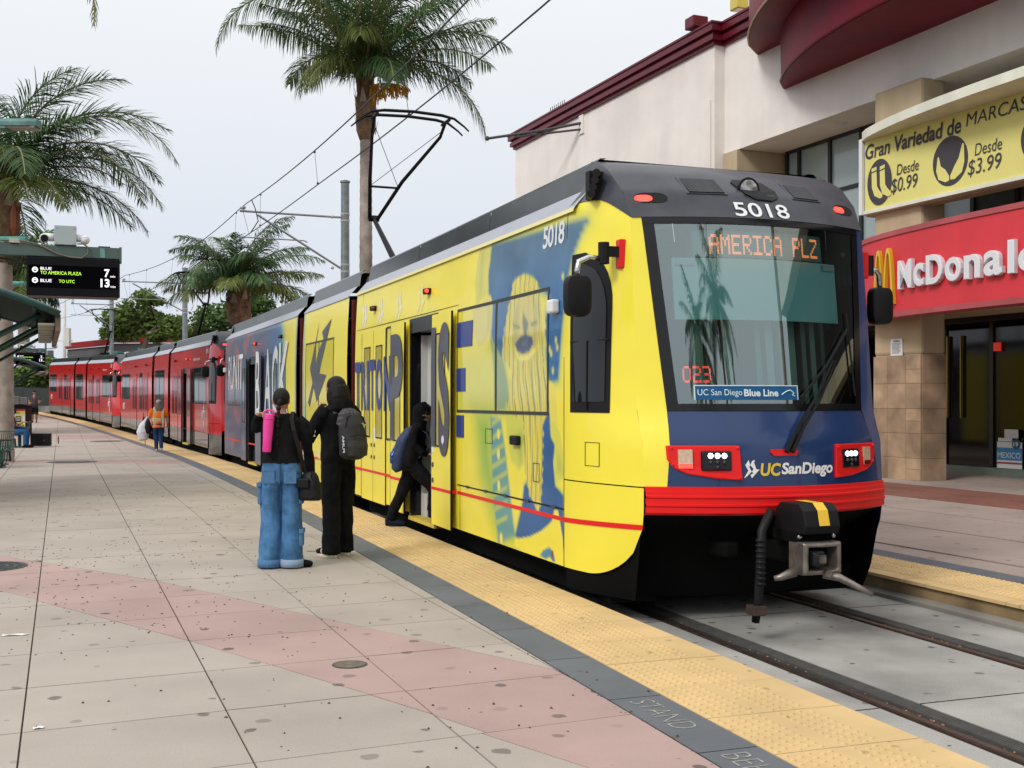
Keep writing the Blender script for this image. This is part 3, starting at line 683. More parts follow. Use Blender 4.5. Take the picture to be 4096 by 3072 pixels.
def wall(f, sgn, a0, a1, z0, z1, holes, paint, step, name, mat, parent, off=0.0, gain=1.0):
    def lines(lo, hi, br, st):
        pts = sorted(set([lo, hi] + [round(q, 4) for q in br if lo < q < hi])); out = [pts[0]]
        for x, y in zip(pts[:-1], pts[1:]):
            n = max(1, int(math.ceil((y - x) / st))); out += [x + (y - x) * i / n for i in range(1, n + 1)]
        return out
    aa = lines(a0, a1, [h[0] for h in holes] + [h[1] for h in holes], step); zz = lines(z0, z1, [h[2] for h in holes] + [h[3] for h in holes], step if paint else 0.4)
    idx = {}; vs = []; az = []; fs = []
    def vid(i, j):
        if (i, j) not in idx:
            idx[(i, j)] = len(vs); vs.append(f(aa[i], sgn * (Wz(zz[j]) + off), zz[j])); az.append((aa[i], zz[j]))
        return idx[(i, j)]
    for i in range(len(aa) - 1):
        for j in range(len(zz) - 1):
            ca, cz = (aa[i] + aa[i + 1]) / 2, (zz[j] + zz[j + 1]) / 2
            if any(h[0] < ca < h[1] and h[2] < cz < h[3] for h in holes): continue
            fs.append((vid(i, j), vid(i + 1, j), vid(i + 1, j + 1), vid(i, j + 1)))
    me = bpy.data.meshes.new(name); me.from_pydata(vs, [], fs); me.polygons.foreach_set('use_smooth', [True] * len(fs)); me.update()
    if paint:
        ar = np.array(az); C = paint(ar[:, 0], ar[:, 1]) * gain
        at = me.color_attributes.new('Col', 'FLOAT_COLOR', 'POINT'); at.data.foreach_set('color', np.hstack([C, np.ones((len(C), 1))]).astype(np.float32).ravel())
    return link_mesh(name, me, mat, parent)
# bitmap font for dot-matrix signs
F57 = {'A': '01110 10001 10001 11111 10001 10001 10001', 'M': '10001 11011 10101 10101 10001 10001 10001', 'E': '11111 10000 10000 11110 10000 10000 11111',
       'R': '11110 10001 10001 11110 10100 10010 10001', 'I': '11111 00100 00100 00100 00100 00100 11111', 'C': '01110 10001 10000 10000 10000 10001 01110',
       'P': '11110 10001 10001 11110 10000 10000 10000', 'L': '10000 10000 10000 10000 10000 10000 11111', 'Z': '11111 00001 00010 00100 01000 10000 11111',
       '0': '01110 10001 10001 10001 10001 10001 01110', '2': '11110 00001 00001 01110 10000 10000 11111', '3': '11110 00001 00001 01110 00001 00001 11110', ' ': '00000 ' * 7}
def dots(word, f, b0, b1, z0, z1, off, name, mat, parent):
    cols = len(word) * 6 - 1; mbx = MB(); du = (b1 - b0) / (cols * 2); dz = (z1 - z0) / 14
    for ci, ch in enumerate(word):
        for r_, row in enumerate(F57[ch].split()):
            for c_, bit in enumerate(row):
                if bit == '1':
                    for sx in (0, 1):
                        for sz in (0, 1):
                            b = b0 + ((ci * 6 + c_) * 2 + sx) * du; z = z1 - (r_ * 2 + sz + 1) * dz
                            mbx.add([front(f, b, z, off), front(f, b + du * .72, z, off), front(f, b + du * .72, z + dz * .72, off), front(f, b, z + dz * .72, off)], [(0, 1, 2, 3)])
    return mbx.build(name, mat, parent, fix=False)
TRID = [[(0.02, 0), (0.3, 0.42), (0.12, 0.72), (0.34, 1.0), (0.42, 0.72), (0.36, 0.6), (0.5, 0.36), (0.2, 0.1)],
        [(0.5, 0.36), (0.62, 0.5), (0.42, 0.72), (0.55, 0.95), (0.72, 1.0), (0.66, 0.86), (0.78, 0.5), (0.6, 0.28)],
        [(0.6, 0.28), (0.78, 0.5), (0.98, 0.46), (0.8, 0.3), (0.5, 0.0), (0.42, 0.18)]]
# ---- one end of a car
def print_on(o):                        # carry the wrap print over a curved panel
    me = o.data; co = np.empty(len(me.vertices) * 3, np.float32); me.vertices.foreach_get('co', co); co = co.reshape(-1, 3).astype(float)
    C = paintA(co[:, 1], co[:, 2]); at = me.color_attributes.new('Col', 'FLOAT_COLOR', 'POINT'); at.data.foreach_set('color', np.hstack([C, np.ones((len(C), 1))]).astype(np.float32).ravel())
    me.materials.clear(); me.materials.append(m_wrap)
def nose(f, root, lft, rgt, frt, low, lead, lights, win=True):
    zc = lambda p: 3.03 if abs(p) <= 1 else float(np.interp(abs(p), [1, 1.12, 1.3, 1.6, 2], [3.03, 3.12, 3.21, 3.235, 3.235]))
    def zl(p): r = abs(p) - 1; return 0.17 if r > 0.6 else 0.17 + 0.42 * (1 - math.sqrt(max(0, 1 - ((0.6 - r) / 0.6) ** 2)))
    split = low is not None            # grey lower band on red cars
    for sgn, mt, nm in ((-1, lft, 'cab_side'), (1, rgt, 'cab_side')):
        npatch(f, sgn * 1.0, sgn * 2.0, lambda p: (0.60 if split else zl(p)) if p else 0.17, lambda p: 0.905, 14, 6).build(nm, mt, root, smooth=True)
        cs_ = npatch(f, sgn * 1.0, sgn * 2.0, 0.915, zc, 30 if lead else 14, 40 if lead else 16).build(nm, mt, root, smooth=True)
        if lead and sgn < 0: print_on(cs_)
        npatch(f, sgn * 1.0, sgn * 2.0, 0.0, 0.62, 12, 6, off=-0.02).build('cab_skirt', low if split else m_under, root, smooth=True)
        # pillar between windshield and corner
        edge = lambda z, s_=sgn: s_ * float(np.interp(z, [0.92, 1.5, 3.03], [0.945 if s_ > 0 else 0.86, 0.815, 0.93]))
        npatch(f, edge, sgn * 1.0, 0.92, 3.03, 4, 14).build('windshield_pillar', mt, root, smooth=True)
    npatch(f, lambda z: -float(np.interp(z, [0.92, 1.5], [0.86, 0.815])), lambda z: float(np.interp(z, [0.92, 1.5], [0.945, 0.815])), 0.92, 1.50, 24, 8).build('front_panel', frt, root, smooth=True)
    # bumper with two pressed ribs
    zz = [0.70, 0.72, 0.765, 0.772, 0.785, 0.792, 0.83, 0.837, 0.85, 0.857, 0.885, 0.89, 0.915, 0.92]
    oo = [0.0, 0.03, 0.03, 0.042, 0.042, 0.03, 0.03, 0.042, 0.042, 0.03, 0.03, 0.018, 0.018, 0.0]
    MB().grid([[f(*(lambda ab: (ab[0], ab[1]))(nose_ab(-1 + 2 * j / 28, z, o)), z) for j in range(29)] for z, o in zip(zz, oo)]).build('bumper', m_redb, root)
    npatch(f, -1.0, 1.0, -0.02, 0.70, 20, 4, off=lambda z: -0.42 + 0.4 * max(0, (z - 0.5) / 0.2)).build('front_apron', m_under, root, smooth=True)
    # roof cap
    cap = npatch(f, -1.0, 1.0, 3.03, 3.62, 24, 16, off=lambda z: 0.012 if z < 3.06 else 0.006)
    o = cap.build('roof_cap', m_cap, root, smooth=True)
    for sgn in (-1, 1): npatch(f, sgn * 1.0, sgn * 2.0, zc, 3.62, 12, 10, off=0.006).build('roof_cap_side', m_cap, root, smooth=True)
    MB().grid([[f(a, b, 3.62 - 0.0 * a) for b in (-1.05, -0.5, 0, 0.5, 1.05)] for a in (0.93, 1.1)]).build('roof_cap_top', m_cap, root)
    # windshield: black border, glass, what lies behind it
    eb = lambda z: float(np.interp(z, [1.5, 3.03], [0.815, 0.93]))
    if not win: return
    fr = MB()
    for sgn in (-1, 1):
        g = npatch(f, lambda z: sgn * (eb(z) - 0.075), lambda z: sgn * eb(z), 1.5, 3.03, 2, 12, off=0.006); fr.add(g.v, g.f)
    g = npatch(f, lambda z: -eb(z), eb, 1.50, 1.555, 16, 2, off=0.007); fr.add(g.v, g.f)
    g = npatch(f, lambda z: -eb(z), eb, 2.975, 3.03, 16, 2, off=0.007); fr.add(g.v, g.f)
    ws = npatch(f, lambda z: -eb(z) + 0.03, lambda z: eb(z) - 0.03, 1.52, 3.0, 20, 14).build('windshield', m_wglass if lead else m_dark, root, smooth=True)
    fr.build('windshield_frame', m_blackg, root, smooth=True)
    # cab side windows
    for sgn in (-1, 1):
        pw = lambda a, z: (a - ft(z)[0]) / (NA1 - ft(z)[0]) + 1
        for (nm, mt, ax, zx, of) in (('cab_window_frame', m_black, (0.40, 0.94), (1.48, 2.80), 0.004), ('cab_window', m_cabgl, (0.46, 0.885), (1.57, 2.73), 0.009)):
            pts = []
            for i in range(15):
                z = zx[0] + (zx[1] - zx[0]) * i / 14; row = []
                k = max(0.0, (z - (zx[1] - 0.45)) / 0.45); a_lo = ax[0] + 0.34 * (1 - math.sqrt(max(0, 1 - k * k))); a_hi = ax[1]
                for j in range(6):
                    a = a_lo + (a_hi - a_lo) * j / 5; aa, bb = nose_ab(sgn * pw(a, z), z, of); row.append(f(aa, bb, z))
                pts.append(row)
            MB().grid(pts).build(nm, mt, root, smooth=True)
        mbx = MB(); aa = [nose_ab(sgn * pw(a, 2.07), 2.07, 0.012) for a in (0.42, 0.92)]
        mbx.tube([f(aa[0][0], aa[0][1], 2.07), f(aa[1][0], aa[1][1], 2.07)], 0.008, 6)
        aa = [nose_ab(sgn * pw(0.68, z), z, 0.012) for z in (1.5, 2.07)]; mbx.tube([f(*aa[0], 1.5), f(*aa[1], 2.07)], 0.007, 6)
        mbx.build('window_bar', m_black, root)
    # mirrors on curved arms
    for sgn in (-1, 1):
        ab = nose_ab(sgn * 1.16, 2.75, 0.0); mr_ = MB()
        br = MB(); br.box2((ab[0] - 0.07, ab[1] - 0.02, 2.63), (ab[0] + 0.01, ab[1] + 0.05, 2.86), fn=f); bo = br.build('mirror_bracket', m_redb, root, bevel=0.01)
        B0 = ab[1]; o1 = sgn * (0.14 if sgn < 0 else 0.075)
        arm = MB().box2((ab[0] - 0.06, min(B0, B0 + o1), 2.72), (ab[0] + 0.0, max(B0, B0 + o1), 2.80), fn=f)
        arm.tube([f(ab[0] - 0.03, B0 + o1, 2.66), f(ab[0] - 0.03, B0 + o1, 2.83)], 0.045, 10)
        arm.build('mirror_mount', m_black, root)
        MB().tube([f(ab[0] - 0.03, B0 + o1, 2.70), f(ab[0] - 0.03, B0 + o1 * 1.9, 2.71), f(ab[0] - 0.02, B0 + o1 * 2.5, 2.67), f(ab[0] - 0.02, B0 + o1 * 2.6, 2.60), f(ab[0] - 0.02, B0 + o1 * 2.6, 2.55)], [0.02, 0.022, 0.024, 0.024, 0.02], 8).build('mirror_arm', m_chrome, root, smooth=True)
        cm = (ab[0] - 0.02, B0 + o1 * 2.6, 2.40); mm = MB()
        for i, (sc_, y) in enumerate(((0.7, 0.07), (0.95, 0.055), (1.0, 0.0), (0.98, -0.035), (0.9, -0.045))):
            ring = []
            for j in range(20):
                an = 2 * math.pi * j / 20; c_, s_ = math.cos(an), math.sin(an)
                ring.append(f(cm[0] - y, cm[1] + 0.108 * sc_ * math.copysign(abs(c_) ** 0.5, c_), cm[2] + 0.165 * sc_ * math.copysign(abs(s_) ** 0.5, s_)))
            mm.v += [] if i else []; mr_.v += ring
        for i in range(4):
            for j in range(20): mr_.f.append((i * 20 + j, i * 20 + (j + 1) % 20, i * 20 + 20 + (j + 1) % 20, i * 20 + 20 + j))
        mr_.f.append(tuple(range(20))); mr_.f.append(tuple(range(80, 100)))
        mr_.build('mirror', m_black, root, smooth=True, auto=40)
    # cap lights, vents, headlamp
    for sgn in (-1, 1):
        poly = []
        for j in range(18):
            an = 2 * math.pi * j / 18; poly.append((sgn * 0.905 + 0.125 * math.copysign(abs(math.cos(an)) ** .6, math.cos(an)), 3.195 + 0.045 * math.sin(an)))
        fprism(MB(), f, poly, -0.02, 0.010).build('marker_recess', m_black, root)
        fprism(MB(), f, [(sgn * 0.905 - 0.06 + (b - sgn * 0.905) * .52, 3.19 + (z - 3.195) * .62) for b, z in poly], 0.0, 0.0145).build('marker_light', m_ledr if lights else m_ledd, root)
        b0, b1 = (-0.62, -0.28) if sgn < 0 else (0.33, 0.64)
        fbox(MB(), f, b0, b1, 3.235, 3.405, -0.01, 0.016).build('vent_frame', m_cap, root, bevel=0.004)
        vg = MB()
        fbox(vg, f, b0 + .025, b1 - .025, 3.252, 3.388, 0.0, 0.0175)
        vo = vg.build('vent_mesh', m_grille, root)
        vg = MB()
        for i in range(11):
            b = b0 + .03 + (b1 - b0 - .06) * i / 10; vg.tube([front(f, b, 3.252, 0.018), front(f, b, 3.388, 0.018)], 0.003, 4)
        for i in range(7):
            z = 3.255 + 0.13 * i / 6; vg.tube([front(f, b0 + .025, z, 0.018), front(f, b1 - .025, z, 0.018)], 0.003, 4)
        vg.build('vent_wire', m_cap, root)
    poly = [(-0.165, 3.37), (-0.13, 3.25), (-0.05, 3.205), (0.1, 3.20), (0.175, 3.235), (0.19, 3.30), (0.13, 3.385), (0.02, 3.405), (-0.13, 3.40)]
    fprism(MB(), f, poly, -0.02, 0.022).build('lamp_recess', m_black, root)
    c = Vector(front(f, -0.055, 3.30, 0.012)); d = (Vector(front(f, -0.055, 3.30, 0.5)) - c).normalized()
    mbx = MB(); mbx.tube([c - d * 0.02, c + d * 0.010, c + d * 0.020], [0.08, 0.08, 0.045], 20); mbx.build('roof_headlamp', M('lamp_glass', (0.45, 0.45, 0.44), 0.08, metal=0.6, noise=0.6, nscale=18), root, smooth=True, auto=30)
    mbx = MB(); mbx.tube([c - d * 0.02, c + d * 0.008], 0.10, 20); mbx.build('lamp_ring', m_black, root)
    # headlights in red housings
    for sgn in (-1, 1):
        q = lambda pts: [(sgn * b, z) for b, z in pts]
        hs = fprism(MB(), f, q([(0.95, 1.235), (0.435, 1.235), (0.42, 0.97), (0.62, 0.985), (0.82, 1.02), (0.90, 1.06), (0.945, 1.13)]), -0.01, 0.026).build('headlight_housing', m_redb, root, bevel=0.008)
        fbox(MB(), f, sgn * 0.715, sgn * 0.50, 1.045, 1.195, 0.0, 0.030).build('headlight', m_blackg, root, bevel=0.01)
        mbx = MB()
        for i in range(3): c_ = front(f, sgn * (0.555 + 0.05 * i), 1.158, 0.03); mbx.sphere(c_, 0.022, 8, 5)
        mbx.build('headlight_led', m_ledw, root, smooth=True)
        mbx = MB()
        for b, z in ((0.555, 1.105), (0.605, 1.105), (0.655, 1.105), (0.605, 1.07)): mbx.sphere(front(f, sgn * b, z, 0.028), 0.017, 8, 5)
        mbx.build('headlight_lens', m_grille, root, smooth=True)
        fbox(MB(), f, sgn * 0.875, sgn * 0.78, 1.062, 1.205, 0.0, 0.0285).build('indicator_lens', m_lens, root)
        fbox(MB(), f, sgn * 0.872, sgn * 0.783, 1.064, 1.098, 0.0, 0.031).build('tail_light', m_ledr if sgn < 0 and lights else m_ledd, root)
        mbx = MB()
        for b, z in ((0.92, 1.215), (0.455, 1.215), (0.44, 0.99), (0.915, 1.09)): mbx.sphere(front(f, sgn * b, z, 0.026), 0.011, 6, 4)
        mbx.build('housing_bolt', m_redb, root)
    # wiper
    pv = (-0.06, 1.18); fprism(MB(), f, [(pv[0] - 0.12, 1.205), (pv[0] + 0.1, 1.205), (pv[0] + 0.12, 1.185), (pv[0] + 0.1, 1.155), (pv[0] - 0.1, 1.155), (pv[0] - 0.125, 1.18)], 0.0, 0.014).build('wiper_base', m_redb, root)
    L2 = lambda b, z, o: front(f, b, z, o); mbx = MB()
    for db in (0.0, 0.05):
        mbx.tube([L2(pv[0] + db, 1.185, 0.03), L2(pv[0] + 0.13 + db, 1.38, 0.06), L2(0.30 + db, 1.60, 0.055), L2(0.52 + db * .6, 1.90, 0.05)], [0.02, 0.016, 0.011, 0.008], 6)
    mbx.build('wiper_arm', m_black, root)
    MB().tube([L2(0.16, 1.60, 0.03), L2(0.46, 1.86, 0.03), L2(0.74, 2.16, 0.03)], 0.011, 6).build('wiper_blade', m_black, root)
    MB().tube([L2(0.80, 1.62, 0.02), L2(0.755, 2.3, 0.02)], 0.008, 6).build('wiper_rod', m_black, root)
def coupler(f, root):
    g = empty('coupler', parent=root); B = lambda lo, hi, nm, mt, bev=0.01: MB().box2(lo, hi, fn=f).build(nm, mt, g, bevel=bev)
    mbx = MB(); prof = [(-0.80, 0.60), (-0.83, 0.66), (-0.80, 0.77), (-0.74, 0.82), (-0.50, 0.82), (-0.42, 0.76), (-0.42, 0.60)]
    mbx.rings([[f(a, b, z) for a, z in prof] for b in (-0.205, 0.095)]); mbx.build('coupler_hood', m_black, g, bevel=0.008)
    mbx = MB(); pp = [(-0.834, 0.662), (-0.804, 0.773), (-0.742, 0.824), (-0.52, 0.824)]
    mbx.grid([[f(a - 0.002, b, z + 0.002) for a, z in pp] for b in (-0.09, 0.0)]); mbx.build('hood_tape', m_tape, g)
    B((-0.72, -0.21, 0.53), (-0.40, 0.10, 0.615), 'electric_head', m_under)
    mbx = MB()
    for b in (-0.19, 0.1): mbx.sphere(f(-0.73, b, 0.575), 0.018, 8, 5)
    mbx.build('head_bolt', m_chrome, g)
    # cast face with an opening
    def ring(x0, x1, z0, z1, a):
        x0, x1 = -0.045 + (x0 + 0.045) * 0.8, -0.045 + (x1 + 0.045) * 0.8; return [f(a, x0, z0), f(a, x1, z0), f(a, x1, z1), f(a, x0, z1)]
    mbx = MB(); rs_ = [ring(-0.25, 0.16, 0.30, 0.54, -0.62), ring(-0.25, 0.16, 0.30, 0.54, -0.80), ring(-0.235, 0.145, 0.315, 0.53, -0.82), ring(-0.20, 0.11, 0.335, 0.505, -0.82), ring(-0.17, 0.08, 0.355, 0.485, -0.70)]
    mbx.rings(rs_, cap=False); mbx.build('coupler_face', m_steel, g, bevel=0.012)
    B((-0.715, -0.17, 0.335), (-0.63, 0.08, 0.505), 'coupler_pocket', m_under, 0)
    mbx = MB(); mbx.rings([ring(-0.19, -0.03, 0.345, 0.49, -0.70), ring(-0.175, -0.05, 0.37, 0.48, -0.84), ring(-0.15, -0.08, 0.395, 0.455, -0.91)]); mbx.build('coupler_cone', m_blackg, g, bevel=0.015)
    MB().box2((-0.925, -0.135, 0.405), (-0.90, -0.095, 0.45), fn=f).build('cone_tip', m_steel, g)
    MB().tube([f(-0.82, -0.02, 0.315), f(-0.85, -0.02, 0.315)], 0.03, 12).build('centre_pin', m_steel, g)
    mbx = MB(); mbx.tube([f(-0.78, -0.02, 0.30), f(-0.86, 0.06, 0.285), f(-0.94, 0.17, 0.22), f(-1.0, 0.25, 0.17)], [0.03, 0.03, 0.022, 0.018], 8); mbx.build('release_handle', m_steel, g, smooth=True)
    mbx = MB(); mbx.tube([f(-0.76, -0.25, 0.33), f(-0.74, -0.36, 0.29), f(-0.72, -0.40, 0.28)], [0.04, 0.025, 0.02], 8); mbx.build('guide_horn', m_steel, g, smooth=True)
    mbx = MB(); mbx.tube([f(-0.45, -0.26, 0.74), f(-0.58, -0.36, 0.72), f(-0.62, -0.44, 0.62), f(-0.62, -0.45, 0.4), f(-0.6, -0.46, 0.1), f(-0.58, -0.47, -0.06)], [0.035, 0.036, 0.036, 0.034, 0.034, 0.03], 10)
    for i in range(9): z = 0.56 - i * 0.04; mbx.tube([f(-0.62, -0.45, z), f(-0.62, -0.45, z - 0.02)], 0.039, 10)
    mbx.build('coupler_hose', m_black, g, smooth=True)
    B((-0.66, -0.53, 0.0), (-0.54, -0.42, 0.07), 'hose_bracket', m_rail, 0.006)
    B((-0.5, -0.14, 0.35), (0.6, 0.05, 0.5), 'drawbar', m_under, 0.02); B((-0.18, -0.50, 0.36), (0.1, -0.36, 0.48), 'buffer', m_under, 0.03)
def pantograph(f_, root, a_b, flip=False):
    f = (lambda a, b, z: f_(2 * a_b - a, b, z)) if flip else f_
    g = empty('pantograph', parent=root); top = 6.40; ab, ak, aw = a_b, a_b + 1.9, a_b - 0.6; zk = 5.02
    m_p = m_black
    B = MB(); B.box2((ab - 0.5, -0.5, 3.66), (ab + 0.9, 0.5, 3.72), fn=f); B.box2((ab - 0.12, -0.25, 3.7), (ab + 0.12, 0.25, 3.86), fn=f); B.build('base_frame', m_p, g)
    MB().tube([f(ab, 0, 3.8), f(ak, 0, zk)], [0.055, 0.04], 8).build('lower_arm', m_p, g)
    MB().tube([f(ab + 0.3, 0.06, 3.75), f(ak + 0.15, 0.06, zk - 0.08)], 0.016, 6).build('control_rod', m_p, g)
    MB().tube([f(ak, -0.1, zk), f(ak, 0.1, zk)], 0.06, 8).build('knee', m_p, g)
    up = MB()
    for sgn in (-1, 1): up.tube([f(ak, sgn * 0.08, zk), f(ak - 0.9, sgn * 0.30, zk + 0.55), f(aw + 0.25, sgn * 0.60, top - 0.28), f(aw + 0.05, sgn * 0.62, top - 0.1)], [0.035, 0.034, 0.028, 0.028], 8)
    up.tube([f(ak - 0.75, -0.27, zk + 0.46), f(ak - 0.75, 0.27, zk + 0.46)], 0.022, 6)
    up.build('upper_arm', m_p, g)
    w = MB(); w.tube([f(ak - 0.75, -0.27, zk + 0.46), f(aw + 0.1, 0.6, top - 0.2)], 0.006, 5); w.tube([f(ak - 0.75, 0.27, zk + 0.46), f(aw + 0.1, -0.6, top - 0.2)], 0.006, 5); w.build('bracing_wire', m_p, g)
    for da in (-0.17, 0.17):
        MB().tube([f(aw + da, -0.98, top - 0.24), f(aw + da, -0.9, top - 0.17), f(aw + da, -0.72, top - 0.05), f(aw + da, -0.5, top - 0.01), f(aw + da, 0, top + 0.01), f(aw + da, 0.5, top - 0.01), f(aw + da, 0.72, top - 0.05), f(aw + da, 0.9, top - 0.17), f(aw + da, 0.98, top - 0.24)], [0.014, 0.016, 0.022, 0.027, 0.027, 0.027, 0.022, 0.016, 0.014], 6).build('contact_strip', m_p, g)
    w = MB()
    for sgn in (-1, 1): w.tube([f(aw - 0.2, sgn * 0.62, top - 0.08), f(aw + 0.2, sgn * 0.62, top - 0.08)], 0.03, 6)
    w.build('bow_carrier', m_p, g)

def make_car(s0, name, label, livery, openings, extra_head=0.0):
    wrap = livery == 'wrap'
    p0 = T(s0, TCEN); p1 = T(s0 + CL, TCEN); pitch = math.atan2(p1[2] - p0[2], CL)
    root = empty(name, p0, (pitch, 0, Th(s0) + extra_head)); tag(root, label, 'tram', 'light rail cars coupled along the platform')
    f, fr_ = PL, PR
    if wrap:
        nose(f, root, m_yel, m_bluewrap, m_navy, None, True, True); nose(fr_, root, m_dusk, m_dusk, m_dusk, None, False, False)
    else:
        nose(f, root, m_red, m_red, m_blackg, m_lower, False, True); nose(fr_, root, m_red, m_red, m_red, m_lower, False, False)
    ops = [(4.92, 6.05), (18.5, 19.7)]
    holes = [(x0, x1, 0.0, 2.58) for (x0, x1), o in zip(ops, openings) if o]
    ZC = 3.215; secs = [(NA1, 9.2), (9.76, 13.42), (14.05, CL - NA1)]
    for i, (x0, x1) in enumerate(secs):
        nm = ('body_side', 'middle_body_side', 'rear_body_side')[i]
        if wrap:
            wall(f, -1, x0, x1, 0.17, ZC, holes, (paintA, paintC, paintB)[i], (0.019, 0.07, 0.06)[i], nm, m_wrap, root)
        else:
            wall(f, -1, x0, x1, 0.60, ZC, holes, None, 0.6, nm, m_red, root); wall(f, -1, x0, x1, 0.17, 0.60, holes, None, 0.6, 'lower_panel', m_lower, root)
        wall(f, 1, x0, x1, 0.17, ZC, [], None, 0.8, 'far_body_side', (m_bluewrap if i == 0 else m_yel) if wrap else m_red, root)
        e0, e1 = (x0 - 0.16, x1) if i == 0 else ((x0, x1 + 0.16) if i == 2 else (x0, x1))
        na = max(2, int((e1 - e0) / 0.8)); aa = [e0 + (e1 - e0) * q / na for q in range(na + 1)]
        for sgn in (-1, 1):
            MB().grid([[f(a, sgn * b, z) for b, z in ((1.30, 3.19), (1.286, 3.215), (1.15, 3.37), (1.10, 3.375))] for a in aa]).build('roof_shoulder', m_should, root)
            if i == 0 and wrap:
                MB().grid([[f(a, sgn * b, z) for b, z in ((1.3105, 3.165), (1.300, 3.205))] for a in aa]).build('cant_rail_trim', m_white if sgn > 0 else M('pale_trim', (0.72, 0.66, 0.30), 0.4), root)
            nseg = max(1, int((e1 - e0) / 2.6))
            for q in range(nseg):
                u0 = e0 + (e1 - e0) * q / nseg + 0.006; u1 = e0 + (e1 - e0) * (q + 1) / nseg - 0.006; um = (u0 + u1) / 2
                MB().grid([[f(a, sgn * b, z) for b, z in ((1.12, 3.36), (1.085, 3.60), (1.06, 3.625), (1.0, 3.63))] for a in (u0, um, u1)]).build('roof_fairing', m_fair, root)
        MB().grid([[f(a, b, z) for b, z in ((-1.05, 3.58), (-0.6, 3.6), (0, 3.61), (0.6, 3.6), (1.05, 3.58))] for a in aa]).build('roof_deck', m_cap, root)
        MB().grid([[f(a, b, 0.12) for b in (-1.25, 0, 1.25)] for a in aa]).build('floor', m_intd, root)
        MB().grid([[f(a, b, 2.62) for b in (-1.2, 0, 1.2)] for a in aa]).build('ceiling', m_int, root)
        ub = MB(); ub.box2((x0 + .2 if i else 0.5, -1.16, -0.06), (x1 - .2 if i < 2 else CL - 0.5, 1.16, 0.15), fn=f)
        ub.build('underframe', m_under, root)
    for c_, w_ in ((3.2, 2), (11.6, 2), (21.2, 2)):
        for k in (-0.85, 0.85):
            for sgn in (-1, 1):
                MB().tube([f(c_ + k, sgn * 0.68, 0.09), f(c_ + k, sgn * 0.80, 0.09)], 0.29, 20).build('wheel', m_under, root)
    for (x0, x1) in ((9.2, 9.76), (13.42, 14.05)):
        n = 8; pts = []
        for q in range(n * 2 + 1):
            a = x0 + (x1 - x0) * q / (n * 2); w_ = 0.0 if q % 2 else -0.05
            prof = [(-1.20, 0.1), (-1.22, 1.2), (-1.22, 2.4), (-1.19, 3.1), (-1.06, 3.35), (-1.0, 3.52), (0, 3.58), (1.0, 3.52), (1.06, 3.35), (1.19, 3.1), (1.22, 2.4), (1.22, 1.2), (1.20, 0.1)]
            pts.append([f(a, b * (1 + w_ * 0.4), z + (w_ * 0.4 if z > 3 else 0)) for b, z in prof])
        MB().grid(pts).build('bellows', m_bell, root)
        MB().box2((x0 - 0.03, -1.262, 0.17), (x0 + 0.13, -1.20, 3.12), fn=f).build('bellows_frame', m_bellr, root)
        MB().box2((x1 - 0.10, -1.25, 0.17), (x1 + 0.03, -1.20, 3.15), fn=f).build('bellows_frame', m_bellr, root)
    # ---- windows, doors
    def win(a0, a1, z0, z1, paint=None, gain=0.86, mull=()):
        fr = MB(); k = 0.03
        for q in ((a0 - k, a1 + k, z0 - k, z0), (a0 - k, a1 + k, z1, z1 + k), (a0 - k, a0, z0, z1), (a1, a1 + k, z0, z1)): sbox(fr, f, -1, *q, -0.01, 0.006)
        for mq in mull: sbox(fr, f, -1, mq - 0.025, mq + 0.025, z0, z1, -0.01, 0.006)
        fo = fr.build('window_frame', m_black if not (wrap and paint) else M('gasket_dark', (0.03, 0.035, 0.03), 0.5), root)
        if wrap and paint:
            o = wall(f, -1, a0, a1, z0, z1, [], lambda A, Z: paint(A, Z) * 0.88 + np.array((0.025, 0.03, 0.03)), 0.022, 'window', m_wrapwin, root, off=0.0025)
        else:
            wall(f, -1, a0, a1, z0, z1, [], None, 0.6, 'window', m_dark, root, off=0.0025)
        return fo
    win(1.45, 4.1, 1.48, 2.55, paintA, mull=(2.83,)); win(10.77, 13.1, 1.17, 2.59, paintC, mull=(11.95,)); win(6.97, 7.27, 1.07, 2.55, paintA)
    win(20.7, 23.1, 1.48, 2.55, paintB, mull=(21.9,)); win(16.85, 17.55, 1.07, 2.55, paintB)
    def seam(a, z0=0.17, z1=2.6, w=0.008): sbox(MB(), f, -1, a - w / 2, a + w / 2, z0, z1, -0.005, 0.0022).build('panel_seam', m_black, root)
    def hseam(a0, a1, z, w=0.007): sbox(MB(), f, -1, a0, a1, z - w / 2, z + w / 2, -0.005, 0.0022, nz=1).build('panel_seam', m_black, root)
    def leaf(a0, a1, off, mt, wz=(1.07, 2.33), wmat=None, wa=None, low=None, z1=2.57):
        g = empty('door_leaf', parent=root)
        if low: sbox(MB(), f, -1, a0, a1, 0.60, z1, off - 0.02, off).build('door_panel', mt, g); sbox(MB(), f, -1, a0, a1, 0.15, 0.60, off - 0.02, off).build('door_lower_panel', low, g)
        else: sbox(MB(), f, -1, a0, a1, 0.15, z1, off - 0.02, off).build('door_panel', mt, g)
        w0, w1 = wa or ((a0 + a1) / 2 - 0.16, (a0 + a1) / 2 + 0.16)
        fr = MB(); k = 0.018
        for q in ((w0 - k, w1 + k, wz[0] - k, wz[0]), (w0 - k, w1 + k, wz[1], wz[1] + k), (w0 - k, w0, *wz), (w1, w1 + k, *wz)): sbox(fr, f, -1, *q, off - 0.01, off + 0.006)
        fr.build('door_window_gasket', m_black, g)
        sbox(MB(), f, -1, w0, w1, wz[0], wz[1], off - 0.005, off + 0.003).build('door_window', wmat or m_dark, g)
